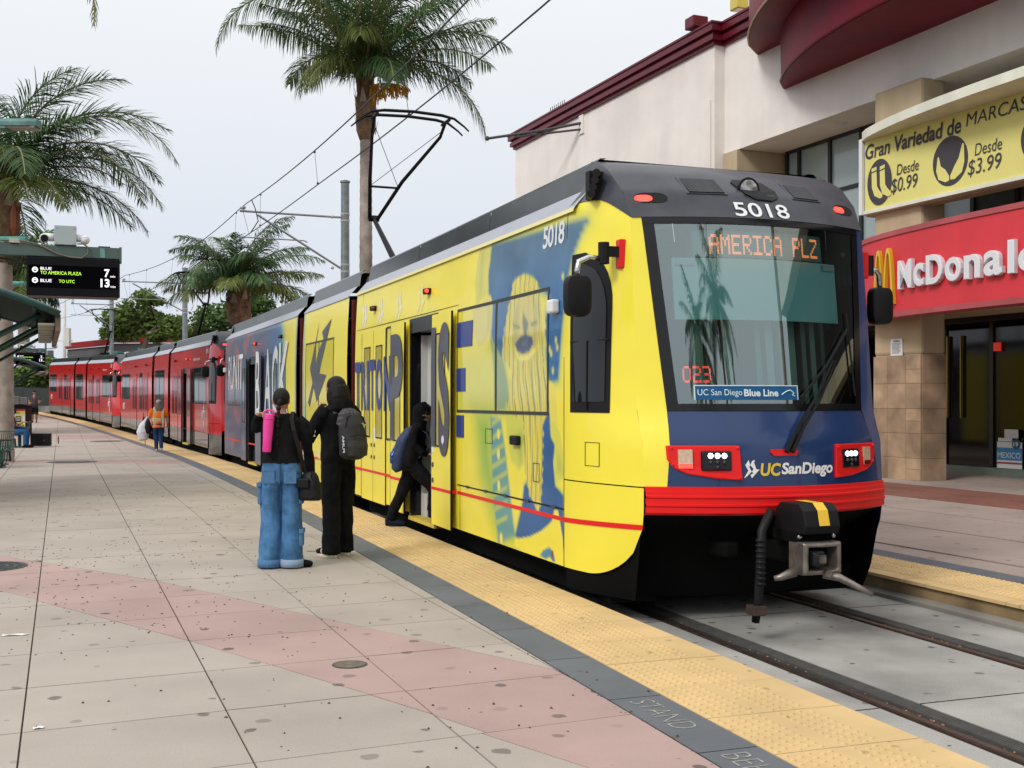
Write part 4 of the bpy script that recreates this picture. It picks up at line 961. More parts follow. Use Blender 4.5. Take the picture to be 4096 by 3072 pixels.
        ed = MB(); sbox(ed, f, -1, a0 - 0.006, a0 + 0.006, 0.15, z1, off - 0.02, off + 0.001); sbox(ed, f, -1, a1 - 0.006, a1 + 0.006, 0.15, z1, off - 0.02, off + 0.001); ed.build('door_edge_seal', m_black, g)
        return g
    ylow = None if wrap else m_lower
    lm = [m_yel, m_dusk] if wrap else [m_red, m_red]
    wy = M('wrap_window_yellow', (0.52, 0.44, 0.07), 0.14, coat=0.5); wd = M('wrap_window_dusk', (0.05, 0.065, 0.085), 0.14, coat=0.5)
    wm = [wy, wd] if wrap else [m_dark, m_dark]
    # closed pairs
    for i, (c0, c1) in enumerate(((7.32, 8.73), (15.15, 16.68))):
        mid = (c0 + c1) / 2; mt = lm[i]; ww = wm[i]
        if wrap and i == 1: mt = M('wrap_fade', (0.10, 0.24, 0.30), 0.3, coat=0.3); ww = M('wrap_fade_window', (0.16, 0.24, 0.26), 0.14, coat=0.5)
        for (x0, x1) in ((c0 + 0.01, mid), (mid, c1 - 0.01)): leaf(x0, x1, 0.012, mt, wmat=ww, low=ylow)
        if wrap:
            for dx in (-0.09, 0.09):
                for z in (0.95, 0.78):
                    cc = sp(f, -1, 0.014)(mid + dx, z); c2 = sp(f, -1, 0.02)(mid + dx, z); MB().tube([cc, c2], 0.028, 12).build('door_button', m_intd, root)
            sbox(MB(), f, -1, mid - 0.13, mid - 0.06, 1.0, 1.19, 0.0, 0.0135).build('door_sticker', m_white, root)
    for i, ((x0, x1), op) in enumerate(zip(ops, openings)):
        mid = (x0 + x1) / 2
        if not op:
            leaf(x0 - 0.05, mid, 0.012, lm[i], wmat=wm[i], low=ylow); leaf(mid, x1 + 0.05, 0.012, lm[i], wmat=wm[i], low=ylow); continue
        leaf(x0 - 0.77, x0 - 0.01, 0.07, lm[i], wmat=wm[i], low=ylow); leaf(x1 + 0.1, x1 + 0.78, 0.07, lm[i], wmat=wm[i], low=ylow)
        fr = MB(); k = 0.04
        fr.box2((x0 - k, -1.335, 0.1), (x0 + 0.02, -1.15, 2.6), fn=f); fr.box2((x1 - 0.02, -1.335, 0.1), (x1 + k, -1.15, 2.6), fn=f); fr.box2((x0, -1.335, 2.42), (x1, -1.12, 2.6), fn=f)
        fr.build('door_frame', m_blackg, root)
        MB().box2((x0, -1.36, 0.09), (x1, -0.9, 0.135), fn=f).build('door_step', M('step_yellow', (0.55, 0.42, 0.06), 0.6, noise=0.2, nscale=10), root)
        MB().box2((x1 - 0.30, -1.13, 0.45), (x1 - 0.05, -1.08, 2.40), fn=f).build('draught_screen', m_int, root, bevel=0.01)
        MB().box2((x1 - 0.05, -1.20, 0.13), (x1 - 0.02, -0.55, 2.40), fn=f).build('door_pocket_panel', m_int, root)
        MB().box2((x1 - 0.25, -1.2, 0.13), (x1 - 0.03, -1.0, 0.42), fn=f).build('heater_box', m_int, root, bevel=0.01)
        MB().tube([f(x1 - 0.4, -1.05, 2.1), f(x1 - 0.43, -1.12, 2.0), f(x1 - 0.43, -1.15, 1.75), f(x1 - 0.5, -1.16, 1.5), f(x1 - 0.5, -1.16, 1.0), f(x1 - 0.42, -1.1, 0.9), f(x1 - 0.42, -1.05, 0.5)], 0.016, 8).build('grab_rail', m_chrome, root, smooth=True)
        MB().box2((x0 - 0.3, 1.15, 0.13), (x1 + 0.3, 1.2, 2.6), fn=f).build('inner_wall', m_intd, root)
        MB().box2((x0 + 0.1, 0.2, 0.5), (x1 - 0.5, 0.7, 1.25), fn=f).build('seat_back', m_intd, root, bevel=0.05)
        for ax in (x0 - 1.2, x1 + 1.2): MB().box2((ax - 0.02, -1.2, 0.13), (ax + 0.02, 1.2, 2.6), fn=f).build('partition', m_intd, root)
    # side lamps
    for a, lit in ((5.30, True), (8.02, False), (15.7, False), (18.9, True)):
        c0 = f(a, -1.30, 2.885)
        MB().box2((a - 0.075, -1.375, 2.85), (a + 0.06, -1.28, 2.92), fn=f).build('side_lamp_housing', m_black, root, bevel=0.015)
        MB().sphere(f(a - 0.065, -1.355, 2.885), 0.026, 8, 6).build('side_lamp', m_ledr if lit and (openings[0] if a < 12 else openings[1]) else m_ledd, root, smooth=True)
    # signal cluster above the cab
    g = empty('signal_cluster', parent=root)
    for k in range(4):
        c = f(0.72 + 0.012 * k, -1.17 - 0.016 * k, 3.435 - 0.058 * k); d = f(0.58, -1.24 - 0.016 * k, 3.43 - 0.058 * k)
        MB().tube([c, d], [0.028, 0.034], 10).build('signal_hood', m_black, g)
    MB().sphere(f(0.60, -1.27, 3.262), 0.026, 8, 6).build('signal_lamp', m_ledr, g, smooth=True)
    MB().box2((0.70, -1.25, 3.24), (0.78, -1.10, 3.47), fn=f).build('signal_back', m_black, g)
    coupler(f, root); coupler(fr_, root)
    pantograph(f, root, 11.4 if wrap else 11.6, not wrap)
    MB().box2((2.0, -0.45, 3.62), (2.9, 0.45, 3.75), fn=f).build('roof_unit', M('roof_unit_cream', (0.52, 0.52, 0.42), 0.6, noise=0.1), root, bevel=0.04)
    return root, win, seam, hseam, leaf, sbox

# ------------------------------------------------------------------ leading car with the university wrap
S1 = 3.92
car1, win1, seam1, hseam1, leaf1, _sb = make_car(S1, 'light_rail_car', 'yellow and navy wrapped light rail car nearest the camera, front door open', 'wrap', (True, True))
f = PL
SP = sp(PL, -1)
# red pinstripe, seams, hinges and hatches
def stripe(a0, a1, z, w=0.035, off=0.003, mt=None): sbox(MB(), PL, -1, a0, a1, z - w / 2, z + w / 2, -0.004, off, nz=1).build('red_stripe', mt or m_redb, car1)
stripe(NA1, 4.12, 0.57); stripe(4.15, 4.91, 0.57, off=0.074); stripe(6.15, 6.83, 0.57, off=0.074); stripe(6.9, 9.2, 0.57, off=0.0150); stripe(9.76, 13.42, 0.57); stripe(14.05, 23.5, 0.57)
mbx = MB(); mbx.grid([[PL(*nose_ab(-2 + q / 12, z, 0.005), z) for z in (0.55 + 0.03 * q / 12, 0.59 + 0.03 * q / 12)] for q in range(13)]); mbx.build('red_stripe', m_redb, car1)
hseam1(NA1, 4.12, 0.655, 0.014); seam1(NA1 + 0.004, 0.17, 3.2, 0.010); seam1(4.02, 0.17, 0.64); seam1(8.80, 0.2, 3.2, 0.005); hseam1(4.1, 9.15, 2.63, 0.005)
for a in (1.3, 1.95, 2.55, 3.15, 3.75): sbox(MB(), PL, -1, a - 0.05, a + 0.05, 0.645, 0.668, 0, 0.012, nz=1).build('hinge', m_intd, car1)
def hatch(a, z, w, h):
    fr = MB(); k = 0.005
    for q in ((a - w, a + w, z - h, z - h + k), (a - w, a + w, z + h - k, z + h), (a - w, a - w + k, z - h, z + h), (a + w - k, a + w, z - h, z + h)): sbox(fr, PL, -1, *q, 0, 0.0035, nz=1)
    fr.build('hatch_outline', m_black, car1)
hatch(3.05, 1.22, 0.11, 0.075); hatch(1.72, 0.93, 0.075, 0.085)
sbox(MB(), PL, -1, 2.12, 2.32, 1.16, 1.25, 0, 0.05).build('hatch_lock', m_black, car1, bevel=0.015)
mbx = MB(); pw = lambda a, z: (a - ft(z)[0]) / (NA1 - ft(z)[0]) + 1
for q0, q1, z0, z1 in ((0.50, 0.70, 1.045, 1.05), (0.50, 0.70, 1.235, 1.24), (0.50, 0.508, 1.045, 1.24), (0.692, 0.70, 1.045, 1.24)):
    pts = [[PL(*nose_ab(-pw(a, z), z, 0.003), z) for a in (q0, q1)] for z in (z0, z1)]; mbx.grid(pts)
mbx.build('hatch_outline', m_black, car1)
MB().box2((1.17, -1.40, 2.33), (1.30, -1.32, 2.45), fn=PL).build('side_camera', m_white, car1, bevel=0.02)
MB().box2((CL - 1.30, -1.40, 2.33), (CL - 1.17, -1.32, 2.45), fn=PL).build('side_camera', m_white, car1, bevel=0.02)
# lettering on the side: read toward the front, so x runs to smaller a
def side_word(word, a_l, a_r, z0, z1, mt, off=0.0165, nm='side_lettering', shear=0.0, offset=0.02, spacing=0.9):
    text_obj(nm, word, mt, car1, lambda x, y, h: SP(a_l + (a_r - a_l) * x, z0 + (z1 - z0) * y, off), offset=offset, shear=shear, spacing=spacing)
for w, a_l, a_r, z0, z1 in (('T', 9.12, 8.76, 1.44, 2.15), ('R', 8.72, 8.42, 1.44, 2.15), ('I', 8.36, 8.24, 1.44, 2.15), ('T', 8.20, 7.88, 1.44, 2.16), ('O', 7.82, 7.46, 1.44, 2.16), ('N', 7.38, 6.99, 1.44, 2.18)):
    side_word(w, a_l, a_r, z0, z1, m_btxt, off=0.022, offset=0.035)
side_word('P', 6.80, 6.17, 1.06, 2.44, m_dtxt, off=0.082, offset=0.03)
side_word('I', 4.88, 4.72, 1.05, 2.42, m_dtxt, off=0.082, offset=0.03); side_word('S', 4.60, 4.17, 0.95, 2.46, m_dtxt, off=0.082, offset=0.045)
for z0, z1, ar in ((2.16, 2.43, 3.58), (1.68, 1.93, 3.82), (1.18, 1.42, 3.88)):
    sbox(MB(), PL, -1, ar, 4.13, z0, z1, 0, 0.0105, nz=2).build('side_lettering', m_btxt, car1)
for w, a_l, a_r in (('RUN', 22.95, 21.55), ('IT', 21.35, 20.65)): side_word(w, a_l, a_r, 1.85, 2.72, m_white, offset=0.0, off=0.012)
side_word('B', 18.38, 17.80, 1.15, 2.68, m_white, off=0.082, offset=0.015); side_word('A', 17.62, 16.82, 1.2, 2.70, m_white, off=0.014, offset=0.015)
side_word('C', 16.6, 15.95, 1.2, 2.72, m_white, off=0.022, offset=0.015); side_word('K', 15.85, 14.7, 1.2, 2.76, m_white, off=0.022, offset=0.015)
# trident marks
for i, a in enumerate((8.64, 7.70, 6.70, 5.65)):
    mt = M('trident_white_%d' % i, tuple(np.array((0.76, 0.76, 0.74)) * (1 - .22 * i) + np.array(YEL) * .22 * i), 0.35); mbx = MB()
    for poly in TRID: mbx.add([SP(a + 0.20 - 0.40 * x, 2.64 + 0.36 * y, 0.003) for x, y in poly], [tuple(range(len(poly)))])
    mbx.build('trident_mark', mt, car1)
mbx = MB()
for poly in ([(12.69, 2.15), (12.46, 1.9), (12.2, 2.2), (12.19, 2.61), (11.97, 2.95)], [(12.2, 2.2), (11.88, 2.05), (11.33, 2.58), (10.99, 2.94), (11.71, 2.76), (11.58, 2.63), (12.0, 2.42)], [(12.46, 1.9), (12.37, 1.82), (12.1, 1.55), (11.88, 2.05), (12.2, 2.2)], [(12.87, 1.55), (12.73, 1.46), (12.37, 1.82), (12.46, 1.9)], [(11.88, 2.05), (12.1, 1.55), (11.29, 2.01)]):
    mbx.add([SP(a, z, 0.0075) for a, z in poly], [tuple(range(len(poly)))])
mbx.build('trident_emblem', M('emblem_slate', (0.045, 0.05, 0.06), 0.3, coat=0.2), car1)
side_word('5018', 1.62, 1.12, 2.93, 3.13, m_white, off=0.004, offset=0.02)
# things behind and on the windshield
dots('AMERICA PLZ', PL, -0.50, 0.50, 2.74, 2.90, -0.035, 'destination_led', m_ledo, car1)
dots('023', PL, -0.76, -0.55, 1.72, 1.85, -0.03, 'run_number_led', m_ledr, car1)
fbox(MB(), PL, -0.60, 0.60, 2.725, 2.94, -0.14, -0.10, 8).build('destination_box', M('display_teal', (0.20, 0.33, 0.33), 0.6), car1)
fbox(MB(), PL, -0.76, 0.76, 2.22, 2.715, -0.12, -0.105, 8).build('sun_blind', m_shade, car1)
for q_ in (-0.74, 0.60): fbox(MB(), PL, q_, q_ + 0.14, 2.655, 2.70, -0.10, -0.08, 2).build('blind_clip', m_white, car1)
for q_, (b_, w_, c_) in enumerate(((0.02, 0.05, 0.30), (0.13, 0.07, 0.45), (0.25, 0.04, 0.20), (0.36, 0.08, 0.42), (0.50, 0.05, 0.26), (0.61, 0.06, 0.40), (0.74, 0.05, 0.24), (-0.25, 0.06, 0.30), (-0.5, 0.08, 0.34))): fbox(MB(), PL, b_ - w_ / 2, b_ + w_ / 2, 1.53, 2.9, -0.34, -0.32, 1).build('cab_streak_strip', M('streak_pale_%d' % int(c_ * 100), (c_ * 0.9, c_, c_ * 0.86), 0.7), car1)  # pale strips added behind the glass to imitate vertical streaks reflected in it
fbox(MB(), PL, 0.42, 0.55, 2.2, 2.8, -0.58, -0.56, 1).build('cab_poster', M('poster_green', (0.05, 0.38, 0.09), 0.6), car1)
fbox(MB(), PL, -0.69, 0.145, 1.585, 1.695, 0.002, 0.004, 5).build('line_sign', m_signbl, car1)
mw = M('sign_white', (0.62, 0.72, 0.74), 0.5)
fr_s = MB(); fbox(fr_s, PL, -0.70, 0.155, 1.693, 1.70, 0.002, 0.006, 5); fbox(fr_s, PL, -0.70, -0.693, 1.585, 1.693, 0.002, 0.006, 1); fbox(fr_s, PL, 0.148, 0.155, 1.585, 1.693, 0.002, 0.006, 1); fr_s.build('sign_border', mw, car1)
ftxt = lambda b0, b1, z0, z1, off: (lambda x, y, h: front(PL, b0 + (b1 - b0) * x, z0 + (z1 - z0) * y, off))
text_obj('sign_lettering', 'UC San Diego', mw, car1, ftxt(-0.675, -0.335, 1.605, 1.668, 0.006))
text_obj('sign_lettering', 'Blue Line', mw, car1, ftxt(-0.32, -0.03, 1.612, 1.668, 0.006), offset=0.03)
mbx = MB(); mbx.tube([front(PL, 0.0 + 0.12 * q / 10, 1.625 + 0.035 * math.sin(min(q, 7) / 7 * 1.6), 0.006) for q in range(8)] + [front(PL, 0.115, 1.64, 0.006), front(PL, 0.10, 1.622, 0.006), front(PL, 0.122, 1.615, 0.006)], 0.005, 5); mbx.build('wave_mark', mw, car1)
fbox(MB(), PL, -0.85, 0.85, 1.40, 1.535, -0.75, -0.05, 8).build('dashboard', m_intd, car1, bevel=0.03)
mbx = MB(); mbx.ellloft([(0, 0, 0, 0.02, 0.02), (0, 0, 0.02, 0.30, 0.10), (0, 0, 0.07, 0.34, 0.12), (0, 0, 0.10, 0.25, 0.08)], 20); o = mbx.build('instrument_hood', m_intd, car1, smooth=True); o.location = front(PL, 0.12, 1.54, -0.35)
MB().box2((1.55, -1.2, 0.1), (1.60, 1.2, 2.62), fn=PL).build('cab_bulkhead', M('bulkhead_teal', (0.085, 0.115, 0.11), 0.5, noise=0.1), car1)
for b in (-0.85, -0.25, 0.05, 0.34, 0.62, 0.9): MB().box2((1.49, b - 0.05, 0.9), (1.54, b + 0.05, 2.6), fn=PL).build('bulkhead_post', m_int if b in (-0.25, 0.34, 0.9) else m_intd, car1)
MB().box2((0.9, -0.25, 0.4), (1.2, 0.3, 1.5), fn=PL).build('driver_seat', m_intd, car1, bevel=0.06)
text_obj('cab_number', '5018', m_white, car1, lambda x, y, h: front(PL, -0.28 + 0.50 * x, 3.045 + 0.125 * y, 0.016), offset=0.012)
m_uw = M('front_white', (0.74, 0.74, 0.74), 0.4); m_uy = M('front_yellow', (0.70, 0.50, 0.03), 0.4)
mbx = MB()
for poly in TRID: mbx.add([front(PL, -0.405 + 0.13 * x, 0.985 + 0.14 * y, 0.006) for x, y in poly], [tuple(range(len(poly)))])
mbx.build('front_trident', m_uw, car1)
text_obj('front_lettering', 'UC', m_uy, car1, ftxt(-0.27, -0.10, 1.0, 1.10, 0.006), offset=0.035, shear=0.15)
text_obj('front_lettering', 'SanDiego', m_uw, car1, ftxt(-0.095, 0.40, 0.985, 1.102, 0.006), offset=0.035, shear=0.15)
sbox(MB(), PL, -1, 4.80, 4.86, 0.98, 1.16, 0.05, 0.0765, nz=1).build('door_sticker', m_white, car1)
for z in (0.84, 0.66):
    MB().tube([SP(4.84, z, 0.07), SP(4.84, z, 0.078)], 0.03, 14).build('door_button', m_intd, car1)
o = MB().tube([SP(4.40, 1.14, 0.083), SP(4.40, 1.14, 0.086)], 0.055, 18); o.build('round_sticker', M('sticker_violet', (0.35, 0.25, 0.55), 0.4), car1); MB().tube([SP(4.40, 1.14, 0.083), SP(4.40, 1.14, 0.0875)], 0.042, 18).build('round_sticker_centre', m_white, car1)
# ------------------------------------------------------------------ two red cars behind
def red_car(s0, lab, opens, eh, num):
    c, w_, sm, hs, lf, _ = make_car(s0, 'light_rail_car', lab, 'red', opens, eh)
    SPm = sp(PL, -1)
    text_obj('side_lettering', 'MTS', m_white, c, lambda x, y, h: SPm(2.25 - 0.62 * x, 0.98 + 0.30 * y, 0.006), offset=0.03, shear=0.2)
    mbx = MB()
    for sg in (-1, 1): mbx.add([SPm(2.0, 1.13 + sg * 0.17, 0.005), SPm(1.88, 1.13 + sg * 0.17, 0.005), SPm(1.72, 1.13 + sg * 0.48, 0.005), SPm(1.8, 1.13 + sg * 0.17, 0.005)], [(0, 1, 2), (1, 3, 2)])
    mbx.build('diamond_mark', m_white, c)
    text_obj('car_number', num, m_white, c, lambda x, y, h: SPm(1.6 - 0.42 * x, 2.95 + 0.16 * y, 0.004), offset=0.02)
    text_obj('side_lettering', 'MTS', m_white, c, lambda x, y, h: SPm(CL - 1.75 - 0.62 * x, 0.98 + 0.30 * y, 0.006), offset=0.03, shear=0.2)
    text_obj('web_lettering', 'sdmts.com', m_white, c, lambda x, y, h: SPm(4.1 - 1.3 * x, 2.80 + 0.10 * y, 0.004))
    for a in (1.07, 4.13, 6.92, 7.30, 8.76, 17.7, 20.55): sm(a, 0.17, 3.2, 0.012)
    stripe_z = sbox(MB(), PL, -1, NA1, 9.2, 0.60, 0.612, -0.004, 0.003, nz=1).build('panel_seam', m_bellr, c)
    return c
red_car(29.5, 'red light rail car directly behind the yellow wrapped one, its front door open', (True, False), R(0.55), '5014')
red_car(54.9, 'red light rail car at the far end of the train, all doors closed', (False, False), R(0.55), '5027')
# ================================================================== shop building on the right: q along the facade (away), w into it
FTH = R(22.5); FP = (8.01, 22.4); FD = (-math.sin(FTH), math.cos(FTH)); FN = (math.cos(FTH), math.sin(FTH))
def Fq(q, w, z): return (FP[0] + q * FD[0] + w * FN[0], FP[1] + q * FD[1] + w * FN[1], z)
m_stuc = M('stucco_cream', (0.80, 0.755, 0.72), 0.9, noise=0.05, nscale=0.7, streak=0.04, stain=0.05, grit=0.05, gritscale=60, bump=0.15, bscale=45)
m_stuct = M('stucco_tan', (0.50, 0.395, 0.26), 0.9, noise=0.07, nscale=0.8, streak=0.10, grit=0.05, gritscale=60, bump=0.15, bscale=45)
m_maroon = M('cornice_maroon', (0.12, 0.008, 0.020), 0.4, noise=0.12, nscale=1.5, coat=0.1, spec=0.25)
m_awn = M('awning_maroon', (0.15, 0.008, 0.020), 0.5, noise=0.18, nscale=0.9, stain=0.15, spec=0.15)
m_stone = M('wall_tile_stone', (0.36, 0.25, 0.165), 0.6, noise=0.3, nscale=2.2, stain=0.25, obrand=0.14)
m_mull = M('mullion_black', (0.012, 0.014, 0.016), 0.4)
m_pane = M('window_pane_teal', (0.13, 0.18, 0.185), 0.08, noise=0.15, nscale=0.8, spec=0.8, coat=0.7)
m_panel = M('window_blind_pale', (0.32, 0.40, 0.41), 0.15, noise=0.08, nscale=0.6, coat=0.6)
m_shopg = M('shop_glass_dark', (0.006, 0.007, 0.008), 0.06, spec=0.5)
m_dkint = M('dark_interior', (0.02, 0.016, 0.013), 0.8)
bld = empty('shop_building', Fq(6, 4, 0)); tag(bld, 'cream stucco shop building with maroon cornice and curved awnings right of the train', 'building')
bld.rotation_euler = (0, 0, 0); BO = Vector(bld.location)
def FB(q, w, z): return tuple(Vector(Fq(q, w, z)) - BO)
def bbox(nm, mt, q0, q1, w0, w1, z0, z1, par=None, bevel=0): return MB().box2((q0, w0, z0), (q1, w1, z1), fn=FB).build(nm, mt, par or bld, bevel=bevel)
bbox('wall', m_stuc, 7.4, 20.6, 0.0, 14, -0.3, 10.72); bbox('upper_wall', m_stuc, -26, 7.4, 0.3, 14, 7.9, 10.84)
bbox('wall_pilaster', m_stuc, 7.55, 7.95, -0.04, 0.02, 0, 9.3)
for z0, z1, p in ((10.66, 10.76, 0.07), (10.765, 10.90, 0.16), (10.905, 10.97, 0.12), (10.975, 11.14, 0.22), (11.145, 11.2, 0.25)):
    bbox('cornice', m_maroon, 7.4 - p, 20.6 + p, -p, 0.6, z0, z1); bbox('cornice', m_maroon, -26, 7.4 - p - 0.003, 0.3 - p, 0.8, z0, z1)
bbox('pier', m_stuct, 6.76, 7.38, 0.25, 1.7, -0.1, 7.89)
for q in (0.0, -9.5):
    bbox('column', m_stuct, q, q + 1.37, 0.0, 0.62, 2.49, 7.93, bevel=0.06)
    bbox('column_core', m_stuct, q + 0.03, q + 1.34, 0.03, 0.62, -0.05, 2.5)
zr = [0.0, 0.44, 0.93, 1.42, 1.92, 2.48]
for i in range(5):
    for (q0, q1) in ((0.0, 0.42), (0.42, 0.95), (0.95, 1.37)):
        zz = [(zr[i], zr[i + 1])] if q0 > 0 or i % 2 else [(zr[i], (zr[i] + zr[i + 1]) / 2), ((zr[i] + zr[i + 1]) / 2, zr[i + 1])]
        for z0, z1 in zz: bbox('stone_tile', m_stone, q0 + 0.003, q1 - 0.003, -0.012, 0.03, z0 + 0.003, z1 - 0.003)
    bbox('stone_tile', m_stone, -0.012, 0.03, 0.036, 0.62, zr[i] + 0.003, zr[i + 1] - 0.003)
# recessed upper windows
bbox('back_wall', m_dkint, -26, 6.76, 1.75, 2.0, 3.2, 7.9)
wq = [6.55, 6.05, 4.85, 3.72, 2.6, 1.45, 0.3, -0.85, -2.0, -3.2, -4.4, -5.6, -6.8, -8.0]
zq = [3.7, 5.15, 6.59, 7.86]
for i in range(len(wq) - 1):
    for j in range(3):
        bbox('window_pane', m_panel if (j == 2 or i in (2, 3)) and i < 6 else m_pane, wq[i + 1] + 0.05, wq[i] - 0.05, 1.64, 1.66, zq[j] + 0.04, zq[j + 1] - 0.04)
for q in wq: bbox('mullion', m_mull, q - 0.05, q + 0.05, 1.58, 1.72, 3.6, 7.9)
for z in zq: bbox('transom', m_mull, -8.0, 6.55, 1.59, 1.715, z - 0.04, z + 0.04)
MB().tube([FB(3.6, 0.95, 7.885), FB(3.6, 0.95, 7.9)], 0.13, 20).build('soffit_light', m_white, bld)
bbox('floor_slab', m_stuct, -26, 6.76, 0.65, 3.2, 3.3, 3.68)
# shop front below
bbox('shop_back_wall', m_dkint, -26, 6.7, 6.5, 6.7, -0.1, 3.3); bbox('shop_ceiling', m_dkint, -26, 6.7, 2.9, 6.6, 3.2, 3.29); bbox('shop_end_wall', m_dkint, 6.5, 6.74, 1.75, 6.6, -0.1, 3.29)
sill = bbox('shop_sill', M('sill_green_grey', (0.16, 0.20, 0.17), 0.6, noise=0.1), -26, 6.5, 2.62, 2.9, -0.05, 0.16)
for q0, q1 in ((2.3, 4.3), (0.95, 2.2), (-1.35, 0.85), (-3.6, -1.45), (-5.8, -3.7)):
    bbox('shop_window', m_shopg, q0, q1, 2.74, 2.76, 0.17, 3.2)
for q in (4.35, 2.25, 0.9, -1.4, -3.65, -5.85): bbox('shop_frame', m_mull, q - 0.05, q + 0.05, 2.70, 2.80, 0.16, 3.25)
bbox('door_trim', M('brass_trim', (0.30, 0.24, 0.05), 0.35, metal=0.6), 2.12, 2.16, 2.66, 2.72, 1.2, 3.0); bbox('door_trim', M('brass_trim'), 1.72, 1.75, 2.66, 2.72, 1.2, 3.0)
bbox('exit_lamp', M('exit_red', (0.5, 0.03, 0.02), 0.5, emit=0.5), 0.62, 0.80, 2.66, 2.70, 2.62, 2.80)
# pavement before the shop
sl_n = 0
for w0, w1, mt in ((-0.75, 0.9, m_walk), (0.9, 2.6, m_walk), (-1.75, -0.8, m_brown), (-2.8, -1.8, m_brown), (-4.3, -2.85, m_walk), (-5.8, -4.35, m_walk), (-7.3, -5.85, m_walk)):
    for k in range(-8, 5):
        q0 = k * 1.5; c = [Fq(q0 + 0.004, w0 + .004, 0)[:2], Fq(q0 + 1.496, w0 + .004, 0)[:2], Fq(q0 + 1.496, w1 - .004, 0)[:2], Fq(q0 + 0.004, w1 - .004, 0)[:2]]
        sg = max(-6, c[0][1] - 7); A_, B_ = T(sg, TR + 1.10)[:2], T(sg + 5, TR + 1.10)[:2]
        ex, ey = B_[0] - A_[0], B_[1] - A_[1]; l = math.hypot(ex, ey); a, b = ey / l, -ex / l
        c = clip(c, a, b, -(a * A_[0] + b * A_[1]))
        if len(c) >= 3 and area(c) > 0.05 and sum(p[1] for p in c) / len(c) > 4:
            MB().prism(c, -0.012, 0.0).build('paving_slab', mt, side_w)
# curved awnings: circle segment in plan
def arc_plan(qa, qb, w0, sag, n=28):
    out = []
    for i in range(n + 1):
        u = i / n; q = qa + (qb - qa) * u; out.append((q, w0 - sag * (1 - (2 * u - 1) ** 2) ** 0.75))
    return out
def awning(nm, qa, qb, w0, sag, z0, z1, lean):
    g = empty(nm, parent=bld); pl = arc_plan(qa, qb, w0, sag)
    MB().grid([[FB(q, w, z0), FB(q, w + lean * 0.5 * (w - w0), (z0 + z1) / 2), FB(q, w + lean * (w - w0), z1)] for q, w in pl]).build('awning_fascia', m_awn, g, smooth=True)
    MB().grid([[FB(q, w, z0), FB(q, w0 + 0.02, z0)] for q, w in pl]).build('awning_underside', m_awn, g)
    MB().grid([[FB(q, w + lean * (w - w0), z1), FB(q, w0 + 0.02, z1)] for q, w in pl]).build('awning_top', m_awn, g)
    MB().tube([FB(q, w - 0.03, z0 + 0.03) for q, w in pl], 0.022, 6).build('awning_rope_light', m_maroon if lean > 0 else M('rope_light', (0.45, 0.36, 0.2), 0.5), g)
awning('awning', 4.85, -7.3, 0.3, 1.82, 8.92, 10.02, 0.05); awning('awning', 5.93, -8.4, 0.3, 2.6, 10.03, 12.4, -0.02)
bbox('roof_lantern', M('lantern_yellow', (0.60, 0.47, 0.04), 0.3, coat=0.5), 6.75, 7.1, 0.25, 0.6, 11.45, 12.8, bevel=0.03)
g = empty('floodlight', parent=bld)
bbox('lamp_body', m_maroon, 7.85, 8.3, -0.35, 0.1, 11.25, 11.55, g, bevel=0.03); bbox('lamp_foot', m_maroon, 7.95, 8.05, 0.0, 0.1, 11.15, 11.3, g)
g = empty('flagpole', parent=bld)
MB().tube([FB(15.1, 0.0, 10.4), FB(15.9, -1.0, 10.25), FB(17.2, -2.35, 10.15)], 0.045, 8).build('pole', m_intd, g); MB().tube([FB(15.1, 0.0, 10.2), FB(16.6, -1.7, 10.12)], 0.035, 8).build('strut', m_intd, g)
MB().sphere(FB(17.25, -2.4, 10.15), 0.08, 8, 6).build('finial', m_intd, g); bbox('bracket', m_stuc, 14.95, 15.25, -0.05, 0.01, 10.05, 10.65, g)
mbx = MB()
for k in range(8): mbx.tube([FB(18.2 - k * 0.16, 0.3, 11.15), FB(18.2 - k * 0.16, 0.3, 11.65)], 0.012, 4)
mbx.tube([FB(18.4, 0.3, 11.42), FB(16.9, 0.3, 11.42)], 0.015, 4); mbx.build('roof_antenna', m_intd, bld)
# ---- signs on the facade
PLAN = [(1.6, -0.02), (1.5, -0.2), (1.25, -0.33), (0.8, -0.47), (0.19, -0.6), (-0.5, -0.71), (-1.28, -0.79), (-2.2, -0.85), (-3.4, -0.88), (-5.5, -0.86), (-7.5, -0.72), (-8.6, -0.3)]
PQ = np.array(PLAN)[:, 0][::-1]; PW = np.array(PLAN)[:, 1][::-1]
def wpl(q): return float(np.interp(q, PQ, PW))
qs = [1.6, 1.57, 1.5, 1.38, 1.2, 0.95, 0.6, 0.2, -0.4, -1.2, -2.2, -3.4, -4.6, -5.8, -7, -8, -8.6]
m_mred = M('sign_red', (0.66, 0.035, 0.05), 0.55, noise=0.06, nscale=0.8, streak=0.08)
m_mredl = M('sign_red_trim', (0.40, 0.075, 0.085), 0.6, noise=0.15, nscale=2)
sg = empty('restaurant_sign', Fq(0, 0, 3.2)); tag(sg, 'curved red restaurant sign with raised white lettering and a yellow arch emblem', 'sign'); SO = Vector(sg.location)
FS = lambda q, w, z: tuple(Vector(Fq(q, w, z)) - SO)
MB().grid([[FS(q, wpl(q) + 0.005, 3.2), FS(q, wpl(q) + 0.005, 4.80)] for q in qs]).build('sign_face', m_mred, sg, smooth=True)
MB().grid([[FS(q, wpl(q) - 0.02, 4.78), FS(q, wpl(q) - 0.02, 4.88), FS(q, wpl(q) + 0.35, 4.88)] for q in qs]).build('top_trim', m_mredl, sg)
MB().grid([[FS(q, wpl(q) + 0.45, 3.2), FS(q, wpl(q) - 0.02, 3.2), FS(q, wpl(q) - 0.02, 3.30)] for q in qs]).build('bottom_trim', m_mredl, sg)
